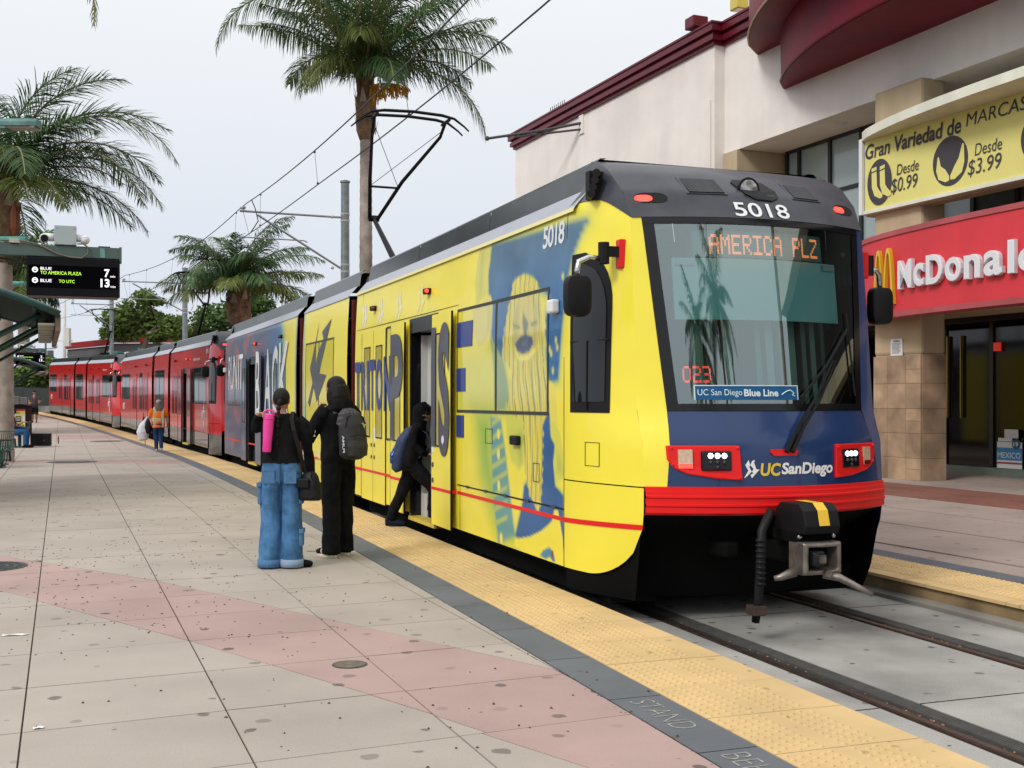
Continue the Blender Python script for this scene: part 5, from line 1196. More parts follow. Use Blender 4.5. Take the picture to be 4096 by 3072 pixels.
m_let = M('letter_white', (0.70, 0.70, 0.74), 0.4)
def sign_text(word, qa, qb, z0, z1, mt, d, bev):
    vs, fs = text2d(word, 0.012, 0, 0.035, 0.02); xs = [v[0] for v in vs]; ys_ = [v[1] for v in vs]; x0, x1, y0, y1 = min(xs), max(xs), min(ys_), max(ys_)
    mb_ = MB(); mb_.v = [FS(qa + (qb - qa) * (x - x0) / (x1 - x0), wpl(qa + (qb - qa) * (x - x0) / (x1 - x0)) - 0.05 - z * 1.0, z0 + (z1 - z0) * (y - y0) / (y1 - y0)) for x, y, z in vs]; mb_.f = fs
    mb_.build('letter', mt, sg, fix=False)
adv = [('M', -0.03, -0.47, 0.55), ('c', -0.53, -0.83, 0.44), ('D', -0.90, -1.36, 0.55), ('o', -1.42, -1.84, 0.44), ('n', -1.91, -2.30, 0.43), ('a', -2.38, -2.80, 0.44), ('l', -2.92, -3.07, 0.57), ('d', -3.15, -3.55, 0.57), ("'", -3.62, -3.72, 0.55), ('s', -3.78, -4.1, 0.44)]
for ch, qa, qb, hgt in adv: sign_text(ch, qa - 0.17, qb - 0.17, 3.70 if ch != "'" else 4.1, 3.70 + hgt, m_let, 0.1, 0.02)
m_arch = M('arch_yellow', (0.68, 0.46, 0.015), 0.35, coat=0.3)
for qa, qb in ((0.72, 0.36), (0.36, -0.02)):
    mbx = MB(); pts = []
    for i in range(17):
        u = i / 16; q = qa + (qb - qa) * u; z = 3.45 + 1.1 * (1 - abs(2 * u - 1) ** 2.6)
        ww = 0.075 if 0.15 < u < 0.85 else 0.095
        qm = (qa + qb) / 2; qi = qm + (q - qm) * 0.62; zi = 3.45 + 1.0 * (1 - abs(2 * u - 1) ** 2.6)
        pts.append([FS(q, wpl(q) - 0.0, z), FS(q, wpl(q) - 0.08, z), FS(qi, wpl(qi) - 0.08, zi), FS(qi, wpl(qi) - 0.0, zi)])
    mbx.grid(pts); mbx.build('arch', m_arch, sg)
# yellow banner under a white curved cap
bn = empty('fabric_banner', Fq(0, 0, 5.4)); tag(bn, 'yellow fabric banner with socks and bra pictograms above the red restaurant sign', 'banner'); NO = Vector(bn.location)
FBn = lambda q, w, z: tuple(Vector(Fq(q, w, z)) - NO)
m_cream = M('cap_cream', (0.76, 0.76, 0.64), 0.6, noise=0.06, nscale=1.0, streak=0.1)
MB().grid([[FBn(q, 0.3, 6.95), FBn(q, wpl(q), 6.95), FBn(q, wpl(q), 7.13), FBn(q, 0.3, 7.13)] for q in qs]).build('sign_cap', m_cream, bn)
m_bann = M('banner_yellow', (0.74, 0.68, 0.22), 0.75, noise=0.06, nscale=0.8)
def wv(q, z): return -0.14 + 0.005 * math.sin(q * 2.3 + z * 1.7) + 0.002 * math.sin(q * 7 + z * 3)
qn = frange(1.48, -7.5, 0.15); zn = frange(5.50, 6.96, 0.12)
MB().grid([[FBn(q, wv(q, z), z) for z in zn] for q in qn]).build('banner_cloth', m_bann, bn, smooth=True)
MB().box2((-7.6, -0.17, 5.43), (1.50, -0.02, 5.50), fn=FBn).build('frame_bottom', m_cream, bn); MB().box2((1.50, -0.20, 5.43), (1.60, -0.02, 7.0), fn=FBn).build('frame_side', m_white, bn)
MB().box2((-7.6, -0.02, 5.40), (1.58, 0.28, 6.9), fn=FBn).build('box_back', m_stuct, bn)
m_pic = M('print_grey', (0.052, 0.045, 0.055), 0.7)
def btext(word, qa, qb, z0, z1, offset, shear, tilt=0.0): text_obj('banner_lettering', word, m_pic, bn, lambda x, y, h: FBn(qa + (qb - qa) * x, wv(qa + (qb - qa) * x, z0 + (z1 - z0) * y) - 0.009, z0 + (z1 - z0) * y + tilt * x), offset=offset, shear=shear)
btext('Gran Variedad de', 1.46, -1.20, 6.55, 6.86, 0.022, 0.15, 0.0); btext('MARCAS', -1.32, -2.74, 6.63, 6.87, 0.0, 0.15)
btext('Desde', 0.52, -0.10, 6.07, 6.28, 0.0, 0.15); btext('$0.99', 0.68, -0.07, 5.70, 6.02, 0.0, 0.15); btext('Desde', -1.53, -2.18, 6.05, 6.27, 0.0, 0.15); btext('$3.99', -1.36, -2.17, 5.68, 6.0, 0.0, 0.15)
def bpoly(pts, off, mt, nm): mbx = MB(); mbx.add([FBn(q, wv(q, z) - off, z) for q, z in pts], [tuple(range(len(pts)))]); return mbx.build(nm, mt, bn)
ell = lambda cq, cz, rq, rz, n=28: [(cq + rq * math.cos(2 * math.pi * i / n), cz + rz * math.sin(2 * math.pi * i / n)) for i in range(n)]
bpoly(ell(1.035, 6.03, 0.37, 0.47), 0.006, m_pic, 'pictogram_disc'); bpoly(ell(-0.92, 6.08, 0.45, 0.47), 0.006, m_pic, 'pictogram_disc'); bpoly(ell(-3.05, 6.1, 0.45, 0.47), 0.006, m_pic, 'pictogram_disc')
for dq in (0.0, -0.25):
    bpoly([(1.27 + dq, 6.24), (1.12 + dq, 6.26), (1.10 + dq, 5.95), (1.03 + dq, 5.86), (0.93 + dq, 5.77), (0.94 + dq, 5.70), (1.02 + dq, 5.69), (1.18 + dq, 5.77), (1.26 + dq, 5.95)], 0.010, m_bann, 'sock_pictogram')
    bpoly([(1.27 + dq, 6.27), (1.12 + dq, 6.29), (1.12 + dq, 6.36), (1.27 + dq, 6.34)], 0.010, m_bann, 'sock_pictogram')
bpoly([(-0.60, 6.20), (-0.63, 6.21), (-0.68, 6.02), (-0.80, 5.94), (-0.90, 5.80), (-0.90, 5.72), (-0.80, 5.70), (-0.62, 5.78), (-0.56, 5.95)], 0.010, m_bann, 'bra_pictogram')
bpoly([(-1.27, 6.34), (-1.23, 6.35), (-1.14, 6.10), (-1.03, 5.96), (-0.93, 5.81), (-0.93, 5.73), (-1.04, 5.72), (-1.22, 5.82), (-1.28, 6.0)], 0.010, m_bann, 'bra_pictogram')
# notice on the column
nt_ = empty('warning_notice', Fq(0.67, -0.015, 2.48)); tag(nt_, 'white printed notice fixed above the stone tiles of the column', 'notice'); QO = Vector(nt_.location); FQn = lambda q, w, z: tuple(Vector(Fq(q, w, z)) - QO)
MB().box2((0.50, -0.025, 2.48), (0.84, -0.008, 2.82), fn=FQn).build('notice_board', m_white, nt_)
text_obj('notice_heading', 'WARNING', m_pic, nt_, lambda x, y, h: FQn(0.76 - 0.18 * x, -0.028, 2.755 + 0.035 * y), offset=0.03)
mbx = MB()
for k in range(9): mbx.box2((0.55 + 0.02 * (k % 3), -0.0275, 2.72 - k * 0.024), (0.80, -0.0265, 2.728 - k * 0.024), fn=FQn)
mbx.build('notice_lines', m_pic, nt_)
# poster standing in the shop window
ps = empty('window_poster', Fq(0.33, 2.6, 0.16)); tag(ps, 'blue and white travel poster propped in the dark shop window', 'poster'); PO = Vector(ps.location); FPo = lambda q, w, z: tuple(Vector(Fq(q, w, z)) - PO)
def pbox(nm, mt, q0, q1, z0, z1, w): MB().box2((q0, w, z0), (q1, w + 0.008, z1), fn=FPo).build(nm, mt, ps)
pbox('poster_sheet', m_white, 0.0, 0.66, 0.17, 0.72, 2.62); pbox('poster_sky', M('poster_blue', (0.04, 0.24, 0.48), 0.5), 0.0, 0.655, 0.34, 0.60, 2.611); pbox('poster_band', M('poster_maroon', (0.35, 0.05, 0.10), 0.5), 0.0, 0.655, 0.265, 0.30, 2.611)
text_obj('poster_title', 'MEXICO', m_white, ps, lambda x, y, h: FPo(0.63 - 0.60 * x, 2.609, 0.385 + 0.12 * y))
MB().tube([FPo(0.14, 2.612, 0.68), FPo(0.14, 2.60, 0.68)], 0.105, 20).build('poster_badge', M('poster_teal', (0.02, 0.12, 0.16), 0.5), ps)
text_obj('poster_number', '19', m_white, ps, lambda x, y, h: FPo(0.20 - 0.12 * x, 2.597, 0.635 + 0.09 * y), offset=0.02)
pbox('poster_flag', m_white, 0.12, 0.48, 0.80, 0.98, 2.64); pbox('poster_stripe', m_white, 0.25, 0.62, 0.73, 0.80, 2.612)
# ================================================================== far diner with grey siding and red eaves
m_side = M('siding_grey', (0.10, 0.095, 0.098), 0.7, noise=0.08, nscale=0.6, obrand=0.06)
m_eave = M('eave_red', (0.36, 0.018, 0.02), 0.5, noise=0.1)
DY = 96.0
dn = empty('diner_building', (-27, DY, gz(DY))); tag(dn, 'low grey sided diner with red eaves behind the far red car', 'building')
def dwall(x0, y0, x1, y1, h, nm='siding_board'):
    n = 9; dx, dy = x1 - x0, y1 - y0; l = math.hypot(dx, dy); nx, ny = dy / l, -dx / l
    for k in range(n):
        z0 = -0.4 + h * k / n; z1 = -0.4 + h * (k + 1) / n
        MB().add([(x0, y0, z1), (x1, y1, z1), (x1 + nx * .05, y1 + ny * .05, z0), (x0 + nx * .05, y0 + ny * .05, z0)], [(0, 1, 2, 3)]).build(nm, m_side, dn)
    MB().rings([[(x + nx * o, y + ny * o, z) for o, z in ((-0.1, h - 0.35), (0.25, h - 0.35), (0.32, h + 0.15), (-0.1, h + 0.2))] for x, y in ((x0, y0), (x1, y1))]).build('eave', m_eave, dn)
dwall(-13.4, 8, -7.0, 0.6, 5.4); dwall(-7.0, 0.6, 2.6, 0.0, 5.6); dwall(6.6, 0.4, 18, 2.0, 5.6)
MB().box2((2.6, -0.5, -0.4), (6.6, 1.5, 5.4)).build('sign_tower', m_eave, dn); MB().rings([[(-7, 1.5, 5.7), (-5, 6, 6.9), (14, 7, 6.9), (18, 3, 5.7)], [(-7, 1.7, 5.5), (-5, 6.2, 6.7), (14, 7.2, 6.7), (18, 3.2, 5.5)]]).build('roof', m_eave, dn)
MB().box2((3.0, -0.7, 3.0), (6.2, -0.5, 5.0)).build('sign_panel', M('sign_grey', (0.42, 0.42, 0.43), 0.5), dn, bevel=0.2)
MB().rings([[(3.5, -0.75, 2.6), (5.9, -0.75, 2.6), (5.9, -0.75, 4.1), (4.7, -0.75, 4.75), (3.5, -0.75, 4.1)], [(3.5, -0.72, 2.6), (5.9, -0.72, 2.6), (5.9, -0.72, 4.1), (4.7, -0.72, 4.75), (3.5, -0.72, 4.1)]]).build('sign_shield', m_redb, dn)
text_obj('sign_lettering', 'J', m_white, dn, lambda x, y, h: (3.8 + 0.7 * x, -0.77, 2.9 + 1.0 * y), offset=0.02); text_obj('sign_lettering', 'l', m_white, dn, lambda x, y, h: (4.9 + 0.25 * x, -0.77, 2.9 + 1.0 * y), offset=0.02)
MB().box2((-7.6, -0.2, -0.4), (-7.0 + 1.6, 0.4, 1.9)).build('purple_panel', M('panel_purple', (0.10, 0.03, 0.20), 0.6), dn)
MB().add([(-13.6, 7.6, 0.2), (-6.9, 0.3, 0.2), (-6.9, 0.3, 1.9), (-13.6, 7.6, 1.9)], [(0, 1, 2, 3)]).build('purple_panel', M('panel_purple'), dn)
mw_ = MB()
for k in range(3): MB().box2((-6.2 + k * 2.6, -0.12, 0.6), (-4.4 + k * 2.6, 0.1, 2.6)).build('window', m_dark, dn)
# ================================================================== overhead line
m_galv = M('galvanised_pole', (0.20, 0.235, 0.245), 0.55, metal=0.35, noise=0.22, nscale=6, grit=0.1, gritscale=90)
m_arm = M('galvanised_arm', (0.30, 0.32, 0.35), 0.45, metal=0.5, noise=0.1)
m_band = M('pole_band', (0.42, 0.40, 0.38), 0.5, noise=0.2, nscale=20)
m_ins = M('insulator_cream', (0.50, 0.46, 0.38), 0.4)
m_wire = M('wire_black', (0.012, 0.012, 0.013), 0.5)
def cz(s): return float(np.interp(s, [-20, 8.85, 12.6, 22, 32.3, 60.7, 77.6, 95], [6.35, 6.42, 6.47, 6.60, 6.62, 6.62, 6.5, 6.5]))
def mz(s):
    sup = [-22, 5, 32.34, 60.7, 77.6, 95]; zs_ = [7.55, 7.45, 7.66, 7.9, 7.7, 7.7]
    for a, b, za, zb in zip(sup[:-1], sup[1:], zs_[:-1], zs_[1:]):
        if s <= b:
            u = (s - a) / (b - a); return za + (zb - za) * u - 0.22 * 4 * u * (1 - u)
    return zs_[-1]
cat_ = empty('overhead_line', T(20, TCEN, 6.5)); tag(cat_, 'black overhead contact and messenger wires running along above the train', 'overhead wire'); CO = Vector(cat_.location)
TW = lambda s, t, z: tuple(Vector(T(s, t, z)) - CO)
stg = lambda s: TCEN + 0.12 * math.sin(s * 0.11)
MB().tube([TW(s, stg(s), cz(s)) for s in frange(-15, 92, 1.5)], 0.013, 5).build('contact_wire', m_wire, cat_)
MB().tube([TW(s, TCEN, mz(s)) for s in frange(-15, 92, 1.5)], 0.015, 5).build('messenger_wire', m_wire, cat_)
for s in (8, 15.2, 22.5, 29.5, 33.5, 40, 47, 54, 59, 66, 73):
    MB().tube([TW(s, stg(s), cz(s)), TW(s, TCEN, mz(s))], 0.005, 4).build('dropper', m_wire, cat_)
    MB().sphere(TW(s, TCEN, mz(s) - 0.03), 0.03, 6, 4).build('dropper_clip', m_wire, cat_); MB().sphere(TW(s, stg(s), cz(s) + 0.03), 0.03, 6, 4).build('dropper_clip', m_wire, cat_)
MB().tube([TW(30.9, TCEN, mz(30.9)), TW(30.6, TCEN + 0.05, 7.3), TW(30.4, TCEN + 0.1, 6.9), TW(30.9, stg(30.9), cz(30.9))], 0.018, 6).build('jumper_cable', m_wire, cat_)
def mast(s, t, top, lab, arm=7.49, strut=5.85):
    b = T(s, t); root = empty('catenary_mast', b); tag(root, lab, 'pole', 'catenary masts along the track'); O = Vector(b); W = lambda s_, t_, z: tuple(Vector(T(s_, t_, z)) - O)
    MB().tube([(0, 0, -0.1), (0, 0, top)], [0.155, 0.135], 20).build('mast', m_galv, root, smooth=True, auto=40); MB().tube([(0, 0, top), (0, 0, top + 0.05), (0, 0, top + 0.09)], [0.165, 0.165, 0.06], 20).build('mast_cap', m_galv, root)
    for z in (arm, strut):
        for dz in (-0.11, 0.11): MB().tube([(0, 0, z + dz - 0.03), (0, 0, z + dz + 0.03)], 0.15, 20).build('clamp_band', m_band, root)
        MB().sphere(W(s, t - 0.42, z), 0.055, 8, 6).build('rod_insulator', m_ins, root)
    MB().tube([W(s, t - 0.15, arm), W(s, TCEN - 0.1, arm)], 0.036, 8).build('arm', m_arm, root)
    MB().tube([W(s, t - 0.15, strut), W(s, TCEN + 0.45, arm - 0.09)], 0.036, 8).build('strut', m_arm, root)
    MB().tube([W(s, (t + TCEN) / 2 + 0.4, (arm + strut) / 2 - 0.05), W(s, (t + TCEN) / 2 + 0.3, cz(s) + 0.05), W(s, TCEN - 0.15, cz(s) + 0.06)], 0.022, 6).build('steady_arm', m_arm, root)
    ib = MB(); c = W(s, TCEN, arm); ib.tube([c, (c[0], c[1], c[2] + 0.06), (c[0], c[1], c[2] + 0.10), (c[0], c[1], c[2] + 0.14), (c[0], c[1], c[2] + 0.17)], [0.05, 0.05, 0.10, 0.085, 0.03], 12); ib.build('post_insulator', M('insulator_green', (0.35, 0.45, 0.40), 0.3), root)
    MB().tube([W(s, TCEN, arm), W(s, TCEN + 0.2, cz(s) + 0.1)], 0.006, 4).build('stay_wire', m_wire, root)
mast(32.34, 4.66, 8.62, 'grey steel catenary mast with bracket arm beside the tall palm')
mast(60.7, 4.62, 8.4, 'grey steel catenary mast standing left of the bushy palm crown', 7.6, 6.1)
mast(77.6, 3.9, 8.2, 'farthest grey catenary mast in front of the diner', 7.3, 5.9)
# ================================================================== palms
m_frond = M('palm_leaf', (0.060, 0.125, 0.040), 0.5, noise=0.35, nscale=2.5, obrand=0.4, spec=0.35, trans=0.3)
m_frond2 = M('palm_leaf_old', (0.135, 0.175, 0.040), 0.55, noise=0.3, nscale=2.5, obrand=0.3, spec=0.3, trans=0.3)
m_frond3 = M('palm_leaf_pale', (0.10, 0.175, 0.045), 0.5, noise=0.25, nscale=2.5, obrand=0.25, spec=0.3, trans=0.3)
m_rach = M('palm_rachis', (0.22, 0.20, 0.09), 0.6)
m_trunk = M('palm_trunk', (0.34, 0.285, 0.245), 0.9, noise=0.3, nscale=3.5, stain=0.3, bump=0.5, bscale=14)
m_boot = M('palm_boots', (0.24, 0.145, 0.085), 0.9, noise=0.45, nscale=6, bump=0.8, bscale=18)
m_boot2 = M('palm_boot_pale', (0.42, 0.33, 0.25), 0.9, noise=0.3, nscale=8)
def frond(root, base, az, el, L, bend, mat, n=46, droop=0.7, ll=0.62, wid=0.03, spread=0.5, flat=0.0):
    # rachis starts along az/el and bends down by 'bend' radians over its length
    rnd = random.Random(int((az * 977 + el * 131 + L * 57) * 1000) & 0xffffff)
    P = [Vector((0, 0, 0))]; D = []; m = 16; twist = rnd.uniform(-0.25, 0.25)
    for i in range(m):
        u = i / m; a_ = el - bend * u ** 1.25; aa = az + twist * u
        d = Vector((math.cos(a_) * math.cos(aa), math.cos(a_) * math.sin(aa), math.sin(a_))); D.append(d); P.append(P[-1] + d * (L / m))
    D.append(D[-1]); mb_ = MB(); down = Vector((0, 0, -1))
    for i in range(n):
        for sg_ in (-1, 1):
            u = 0.10 + 0.90 * (i + rnd.uniform(-0.3, 0.3)) / n; x = min(u, 0.999) * m; k = int(x); w = x - k
            p = P[k].lerp(P[k + 1], w); d = D[k].lerp(D[min(k + 1, m)], w).normalized()
            sd = d.cross(Vector((0, 0, 1))); sd = sd.normalized() if sd.length > 1e-3 else Vector((math.sin(az), -math.cos(az), 0)); upv = sd.cross(d).normalized()
            plane = rnd.uniform(-spread, spread) + (0.25 if flat else 0)
            l = ll * (0.45 + 0.55 * math.sin(math.pi * min(1, 0.12 + u * 0.86))) * (1.0 if u < 0.8 else 1.0 - (u - 0.8) * 2.6) * rnd.uniform(0.82, 1.12)
            o = (sd * sg_ * math.cos(plane) + upv * math.sin(plane)); fw = 0.45 + 0.75 * u
            d1 = (o + d * fw).normalized(); dr = droop * rnd.uniform(0.6, 1.3)
            d2 = (d1 + down * dr * 0.8).normalized(); d3 = (d1 + down * dr * 1.9).normalized()
            wv_ = d1.cross(upv).normalized() * wid * 0.5 * rnd.uniform(0.8, 1.15)
            a, b, c = p + d1 * l * 0.38, p + d1 * l * 0.38 + d2 * l * 0.34, p + d1 * l * 0.38 + d2 * l * 0.34 + d3 * l * 0.3
            q = len(mb_.v); mb_.v += [tuple(p + wv_ * .6), tuple(p - wv_ * .6), tuple(a - wv_), tuple(a + wv_), tuple(b - wv_ * .75), tuple(b + wv_ * .75), tuple(c)]
            mb_.f += [(q, q + 1, q + 2, q + 3), (q + 3, q + 2, q + 4, q + 5), (q + 5, q + 4, q + 6)]
    o = mb_.build('frond', mat, root, fix=False); o.location = base
    r = MB().tube(P, [0.032 * (1 - 0.85 * i / m) + 0.006 for i in range(m + 1)], 5)
    ro = r.build('rachis', m_rach, o)
    return o
def palm(X, Y, zt, zb, r, lab, spec, boots=True, lean=0.0, extra_r=1.0):
    # zt: top of bare trunk, zb: where fronds start
    root = empty('palm_tree', (X, Y, gz(Y))); tag(root, lab, 'palm', 'palms around the station'); n = int(zt / 0.12); secs = []
    for i in range(n + 1):
        z = -0.15 + (zt + 0.15) * i / n; rr = r * (1.18 - 0.25 * i / n) * (1.0 + 0.028 * (1 if i % 2 else -1)) * (1.25 if i == 0 else 1)
        secs.append((lean * z / zt, 0, z, rr, rr))
    MB().ellloft(secs, 16).build('trunk', m_trunk, root, smooth=True, auto=50)
    if boots:
        secs = [(lean, 0, zt - 0.15, r * 1.0, r * 1.0), (lean, 0, zt + 0.12, r * 1.55 * extra_r, r * 1.5 * extra_r), (lean, 0, (zt + zb) / 2, r * 1.65 * extra_r, r * 1.6 * extra_r), (lean, 0, zb, r * 1.25 * extra_r, r * 1.25 * extra_r), (lean, 0, zb + 0.6, r * 0.5, r * 0.5)]
        MB().ellloft(secs, 14).build('crown_boots', m_boot, root, smooth=True)
        for k in range(26):
            a = k * 2.399; z = zt + 0.05 + (zb - zt) * (k / 26); rr = r * 1.5 * extra_r; h = 0.34; cx, cy = lean + rr * math.cos(a), rr * math.sin(a); tx, ty = -math.sin(a), math.cos(a); w = r * 0.55
            MB().add([(cx - tx * w, cy - ty * w, z - 0.05), (cx + tx * w, cy + ty * w, z - 0.05), (cx + math.cos(a) * .05 + tx * w * .4, cy + math.sin(a) * .05 + ty * w * .4, z + h * .7), (cx + math.cos(a) * .10, cy + math.sin(a) * .10, z + h), (cx + math.cos(a) * .05 - tx * w * .4, cy + math.sin(a) * .05 - ty * w * .4, z + h * .7)], [(0, 1, 2, 3, 4)]).build('leaf_base', m_boot2 if k % 3 == 0 else m_boot, root)
    for sp_ in spec: frond(root, (lean, 0, zb + random.uniform(-0.15, 0.25)), *sp_)
    return root
def crown(seed, n, L, eltop=1.35, ello=-0.35, mats=None, bend=(1.0, 1.7), **kw):
    rnd = random.Random(seed); out = []
    for i in range(n):
        u = i / (n - 1); el = eltop + (ello - eltop) * u ** 0.8; az_ = i * 2.399 + rnd.uniform(-0.25, 0.25)
        mt = (mats or (m_frond, m_frond2))[1 if u > 0.72 and rnd.random() < 0.6 else 0]
        out.append((az_, el + rnd.uniform(-0.1, 0.1), L * rnd.uniform(0.85, 1.12), rnd.uniform(*bend) * (0.8 if u > .7 else 1), mt))
    return out
D_ = R
# tall centre palm
pc = palm(-3.83, 30.0, 8.55, 9.95, 0.165, 'tall slender palm rising behind the pantograph of the front car', [s + (84, 1.15, 1.1, 0.032, 0.45) for s in crown(3, 24, 4.3, 1.5, 0.62, bend=(0.7, 1.15))] +
     [(D_(8), 0.95, 4.4, 1.6, m_frond, 96, 1.25, 1.1, 0.034, 0.3), (D_(-6), 0.22, 4.1, 1.75, m_frond, 96, 0.9, 1.05, 0.034, 0.3), (D_(176), 1.38, 6.0, 2.95, m_frond, 110, 1.2, 0.95, 0.034, 0.3), (D_(200), 0.55, 2.4, 2.3, m_frond2, 84, 1.25, 0.95, 0.034, 0.35), (D_(-85), 0.9, 2.9, 1.9, m_frond2, 84, 1.3, 1.0, 0.034, 0.4), (D_(-60), 0.6, 2.7, 1.9, m_frond, 84, 1.25, 1.0, 0.034, 0.4), (D_(160), 0.95, 3.0, 2.1, m_frond, 84, 1.2, 1.0, 0.034, 0.35), (D_(-125), 0.6, 2.5, 2.1, m_frond2, 84, 1.3, 0.95, 0.034, 0.4), (D_(15), 0.7, 3.2, 1.5, m_frond, 84, 1.2, 1.05, 0.034, 0.35)])
m_flow = M('palm_flower_yellow', (0.60, 0.31, 0.03), 0.7, noise=0.3, nscale=12)
mbx = MB(); rnd = random.Random(5)
for k in range(150):
    u = rnd.random(); x = 0.15 + 0.95 * u; z = 9.75 + 0.12 * math.sin(u * 2.6) - 0.12 * u; y = rnd.uniform(-0.10, 0.10); l = rnd.uniform(0.18, 0.5) * (1.15 - 0.5 * u)
    mbx.tube([(x, y - 0.3, z), (x + rnd.uniform(-.03, .06), y - 0.3, z - l * .6), (x + rnd.uniform(-.05, .08), y - 0.3, z - l)], 0.012, 4)
mbx.build('flower_spray', m_flow, pc)
mbx = MB(); mbx.grid([[(0.55 + 0.65 * u, -0.36 + 0.07 * math.cos(v), 9.87 + 0.06 * math.sin(u * 3) - 0.32 * u * u + 0.07 * math.sin(v)) for v in (0, 0.8, 1.6, 2.4, 3.1)] for u in (0, .25, .5, .75, 1.0)]); mbx.build('spathe', M('spathe_cream', (0.55, 0.47, 0.36), 0.6), pc)
# bushy palm behind the second mast
palm(-10.75, 45.0, 4.6, 5.9, 0.26, 'short bushy palm behind the joint of the first two cars', [s + (70, 0.9, 1.0, 0.045, 0.45) for s in crown(11, 30, 3.4, 1.45, 0.2)], extra_r=1.15)
# left palm, fronds sweeping into the frame
lp = palm(-13.02, 29.3, 5.25, 7.1, 0.225, 'thick trunked palm at the left edge with fronds sweeping right', [s + (84, 0.5, 1.0, 0.030, 0.5) for s in crown(21, 20, 3.6, 1.45, 0.1)] +
     [(D_(3), 1.32, 4.5, 1.55, m_frond, 110, 0.15, 0.95, 0.034, 0.5), (D_(-4), 1.02, 5.6, 2.25, m_frond, 130, 0.2, 1.05, 0.034, 0.5), (D_(-14), 0.72, 4.9, 2.1, m_frond, 120, 0.25, 1.0, 0.034, 0.5), (D_(8), 0.55, 4.6, 1.75, m_frond, 120, 0.3, 1.05, 0.034, 0.5), (D_(14), 0.25, 4.0, 1.35, m_frond, 100, 0.5, 1.0, 0.034, 0.5), (D_(-40), 0.35, 3.2, 1.5, m_frond2, 80, 0.7, 0.9, 0.034, 0.5), (D_(-70), 0.8, 2.6, 1.7, m_frond2, 80, 0.9, 0.9, 0.034, 0.5), (D_(30), 0.8, 4.6, 1.8, m_frond, 110, 0.3, 1.0, 0.034, 0.5), (D_(10), 1.05, 4.9, 1.7, m_frond, 110, 0.2, 1.0, 0.034, 0.5)], extra_r=1.1)
mbx = MB(); mbx.ellloft([(0.42, -0.35, 5.75, 0.03, 0.03), (0.42, -0.37, 5.95, 0.10, 0.05), (0.42, -0.36, 6.3, 0.11, 0.05), (0.42, -0.33, 6.6, 0.02, 0.02)], 8); mbx.build('spathe', M('spathe_orange', (0.30, 0.07, 0.02), 0.5), lp)
mbx = MB()
for k in range(420):
    a, b = random.uniform(0, 6.28), random.uniform(-1.2, 1.0); rr = 0.45 * random.random() ** 0.4; mbx.sphere((0.62 + rr * math.cos(a) * math.cos(b), -0.3 + rr * math.sin(a) * math.cos(b), 5.25 + 0.8 * rr * math.sin(b)), 0.028, 4, 3)
tag(mbx.build('fruit_cluster', M('fruit_green', (0.05, 0.06, 0.02), 0.6, noise=0.3, nscale=20), lp), kind='stuff')
palm((95 - 2048) / 4577 * 90, 90.0, 9.5, 11.5, 0.42, 'pale green palm behind the departure board', [s + (60, 1.2, 1.7, 0.09, 0.5) for s in crown(31, 26, 4.6, 1.3, -0.6, (m_frond3, m_frond2))] + [s + (56, 1.4, 1.7, 0.09, 0.5) for s in crown(33, 12, 4.6, -0.1, -0.9, (m_frond3, m_frond2))])
palm(-9.9, 18.2, 8.3, 9.3, 0.17, 'palm outside the frame whose drooping frond hangs in at top left', [s + (46, 0.8, 0.75, 0.032, 0.4) for s in crown(41, 10, 2.2, 1.4, 0.5)] + [(D_(-4), 0.42, 4.7, 2.2, m_frond2, 60, 0.9, 0.6, 0.030, 0.3)])
palm(10.4, 3.6, 9.0, 10.0, 0.16, 'palm beside the sidewalk mirrored in the windshield', [s + (44, 0.9, 0.75, 0.04, 0.4) for s in crown(51, 18, 3.0, 1.4, -0.4)])
palm(9.0, -8.5, 7.6, 8.6, 0.17, 'second palm mirrored low in the windshield', [s + (44, 1.1, 0.85, 0.05, 0.4) for s in crown(53, 22, 3.2, 1.4, -0.5)])
palm(5.8, -10.5, 6.4, 7.4, 0.17, 'shorter palm mirrored at the left of the windshield', [s + (44, 1.1, 0.85, 0.05, 0.4) for s in crown(55, 22, 3.0, 1.4, -0.5)])
palm(-33.5, 104, 5.8, 6.4, 0.3, 'tiny far palm peeking over the diner roof', [s + (30, 0.9, 1.0, 0.12, 0.4) for s in crown(57, 14, 2.3, 1.4, -0.2)])
# ================================================================== broadleaf trees and shrubs
m_bark = M('bark_grey', (0.13, 0.10, 0.08), 0.9, noise=0.3, nscale=4)
def leaf_mesh(blobs, n, size, seed, jit=0.35):
    rnd = np.random.default_rng(seed); V = []; Fc = []; tot = sum(b[3] ** 2 for b in blobs)
    for bx, by, bz, br, bs in blobs:
        k = int(n * br ** 2 / tot); d = rnd.normal(size=(k, 3)); d /= np.linalg.norm(d, axis=1)[:, None]; rad = br * rnd.random(k) ** 0.33 * (1 + jit * (rnd.random(k) - .5))
        P = np.stack([bx + d[:, 0] * rad, by + d[:, 1] * rad, bz + d[:, 2] * rad * bs], 1)
        a = rnd.normal(size=(k, 3)); a[:, 2] *= 0.5; a /= np.linalg.norm(a, axis=1)[:, None]; b = np.cross(a, rnd.normal(size=(k, 3))); b /= np.linalg.norm(b, axis=1)[:, None]
        s_ = size * (0.6 + 0.8 * rnd.random(k))[:, None]
        q = np.stack([P - a * s_, P + b * s_ * .5, P + a * s_, P - b * s_ * .5], 1).reshape(-1, 3); o = len(V); V += q.tolist(); Fc += [(o + 4 * i, o + 4 * i + 1, o + 4 * i + 2, o + 4 * i + 3) for i in range(k)]
    mb_ = MB(); mb_.v = V; mb_.f = Fc; return mb_
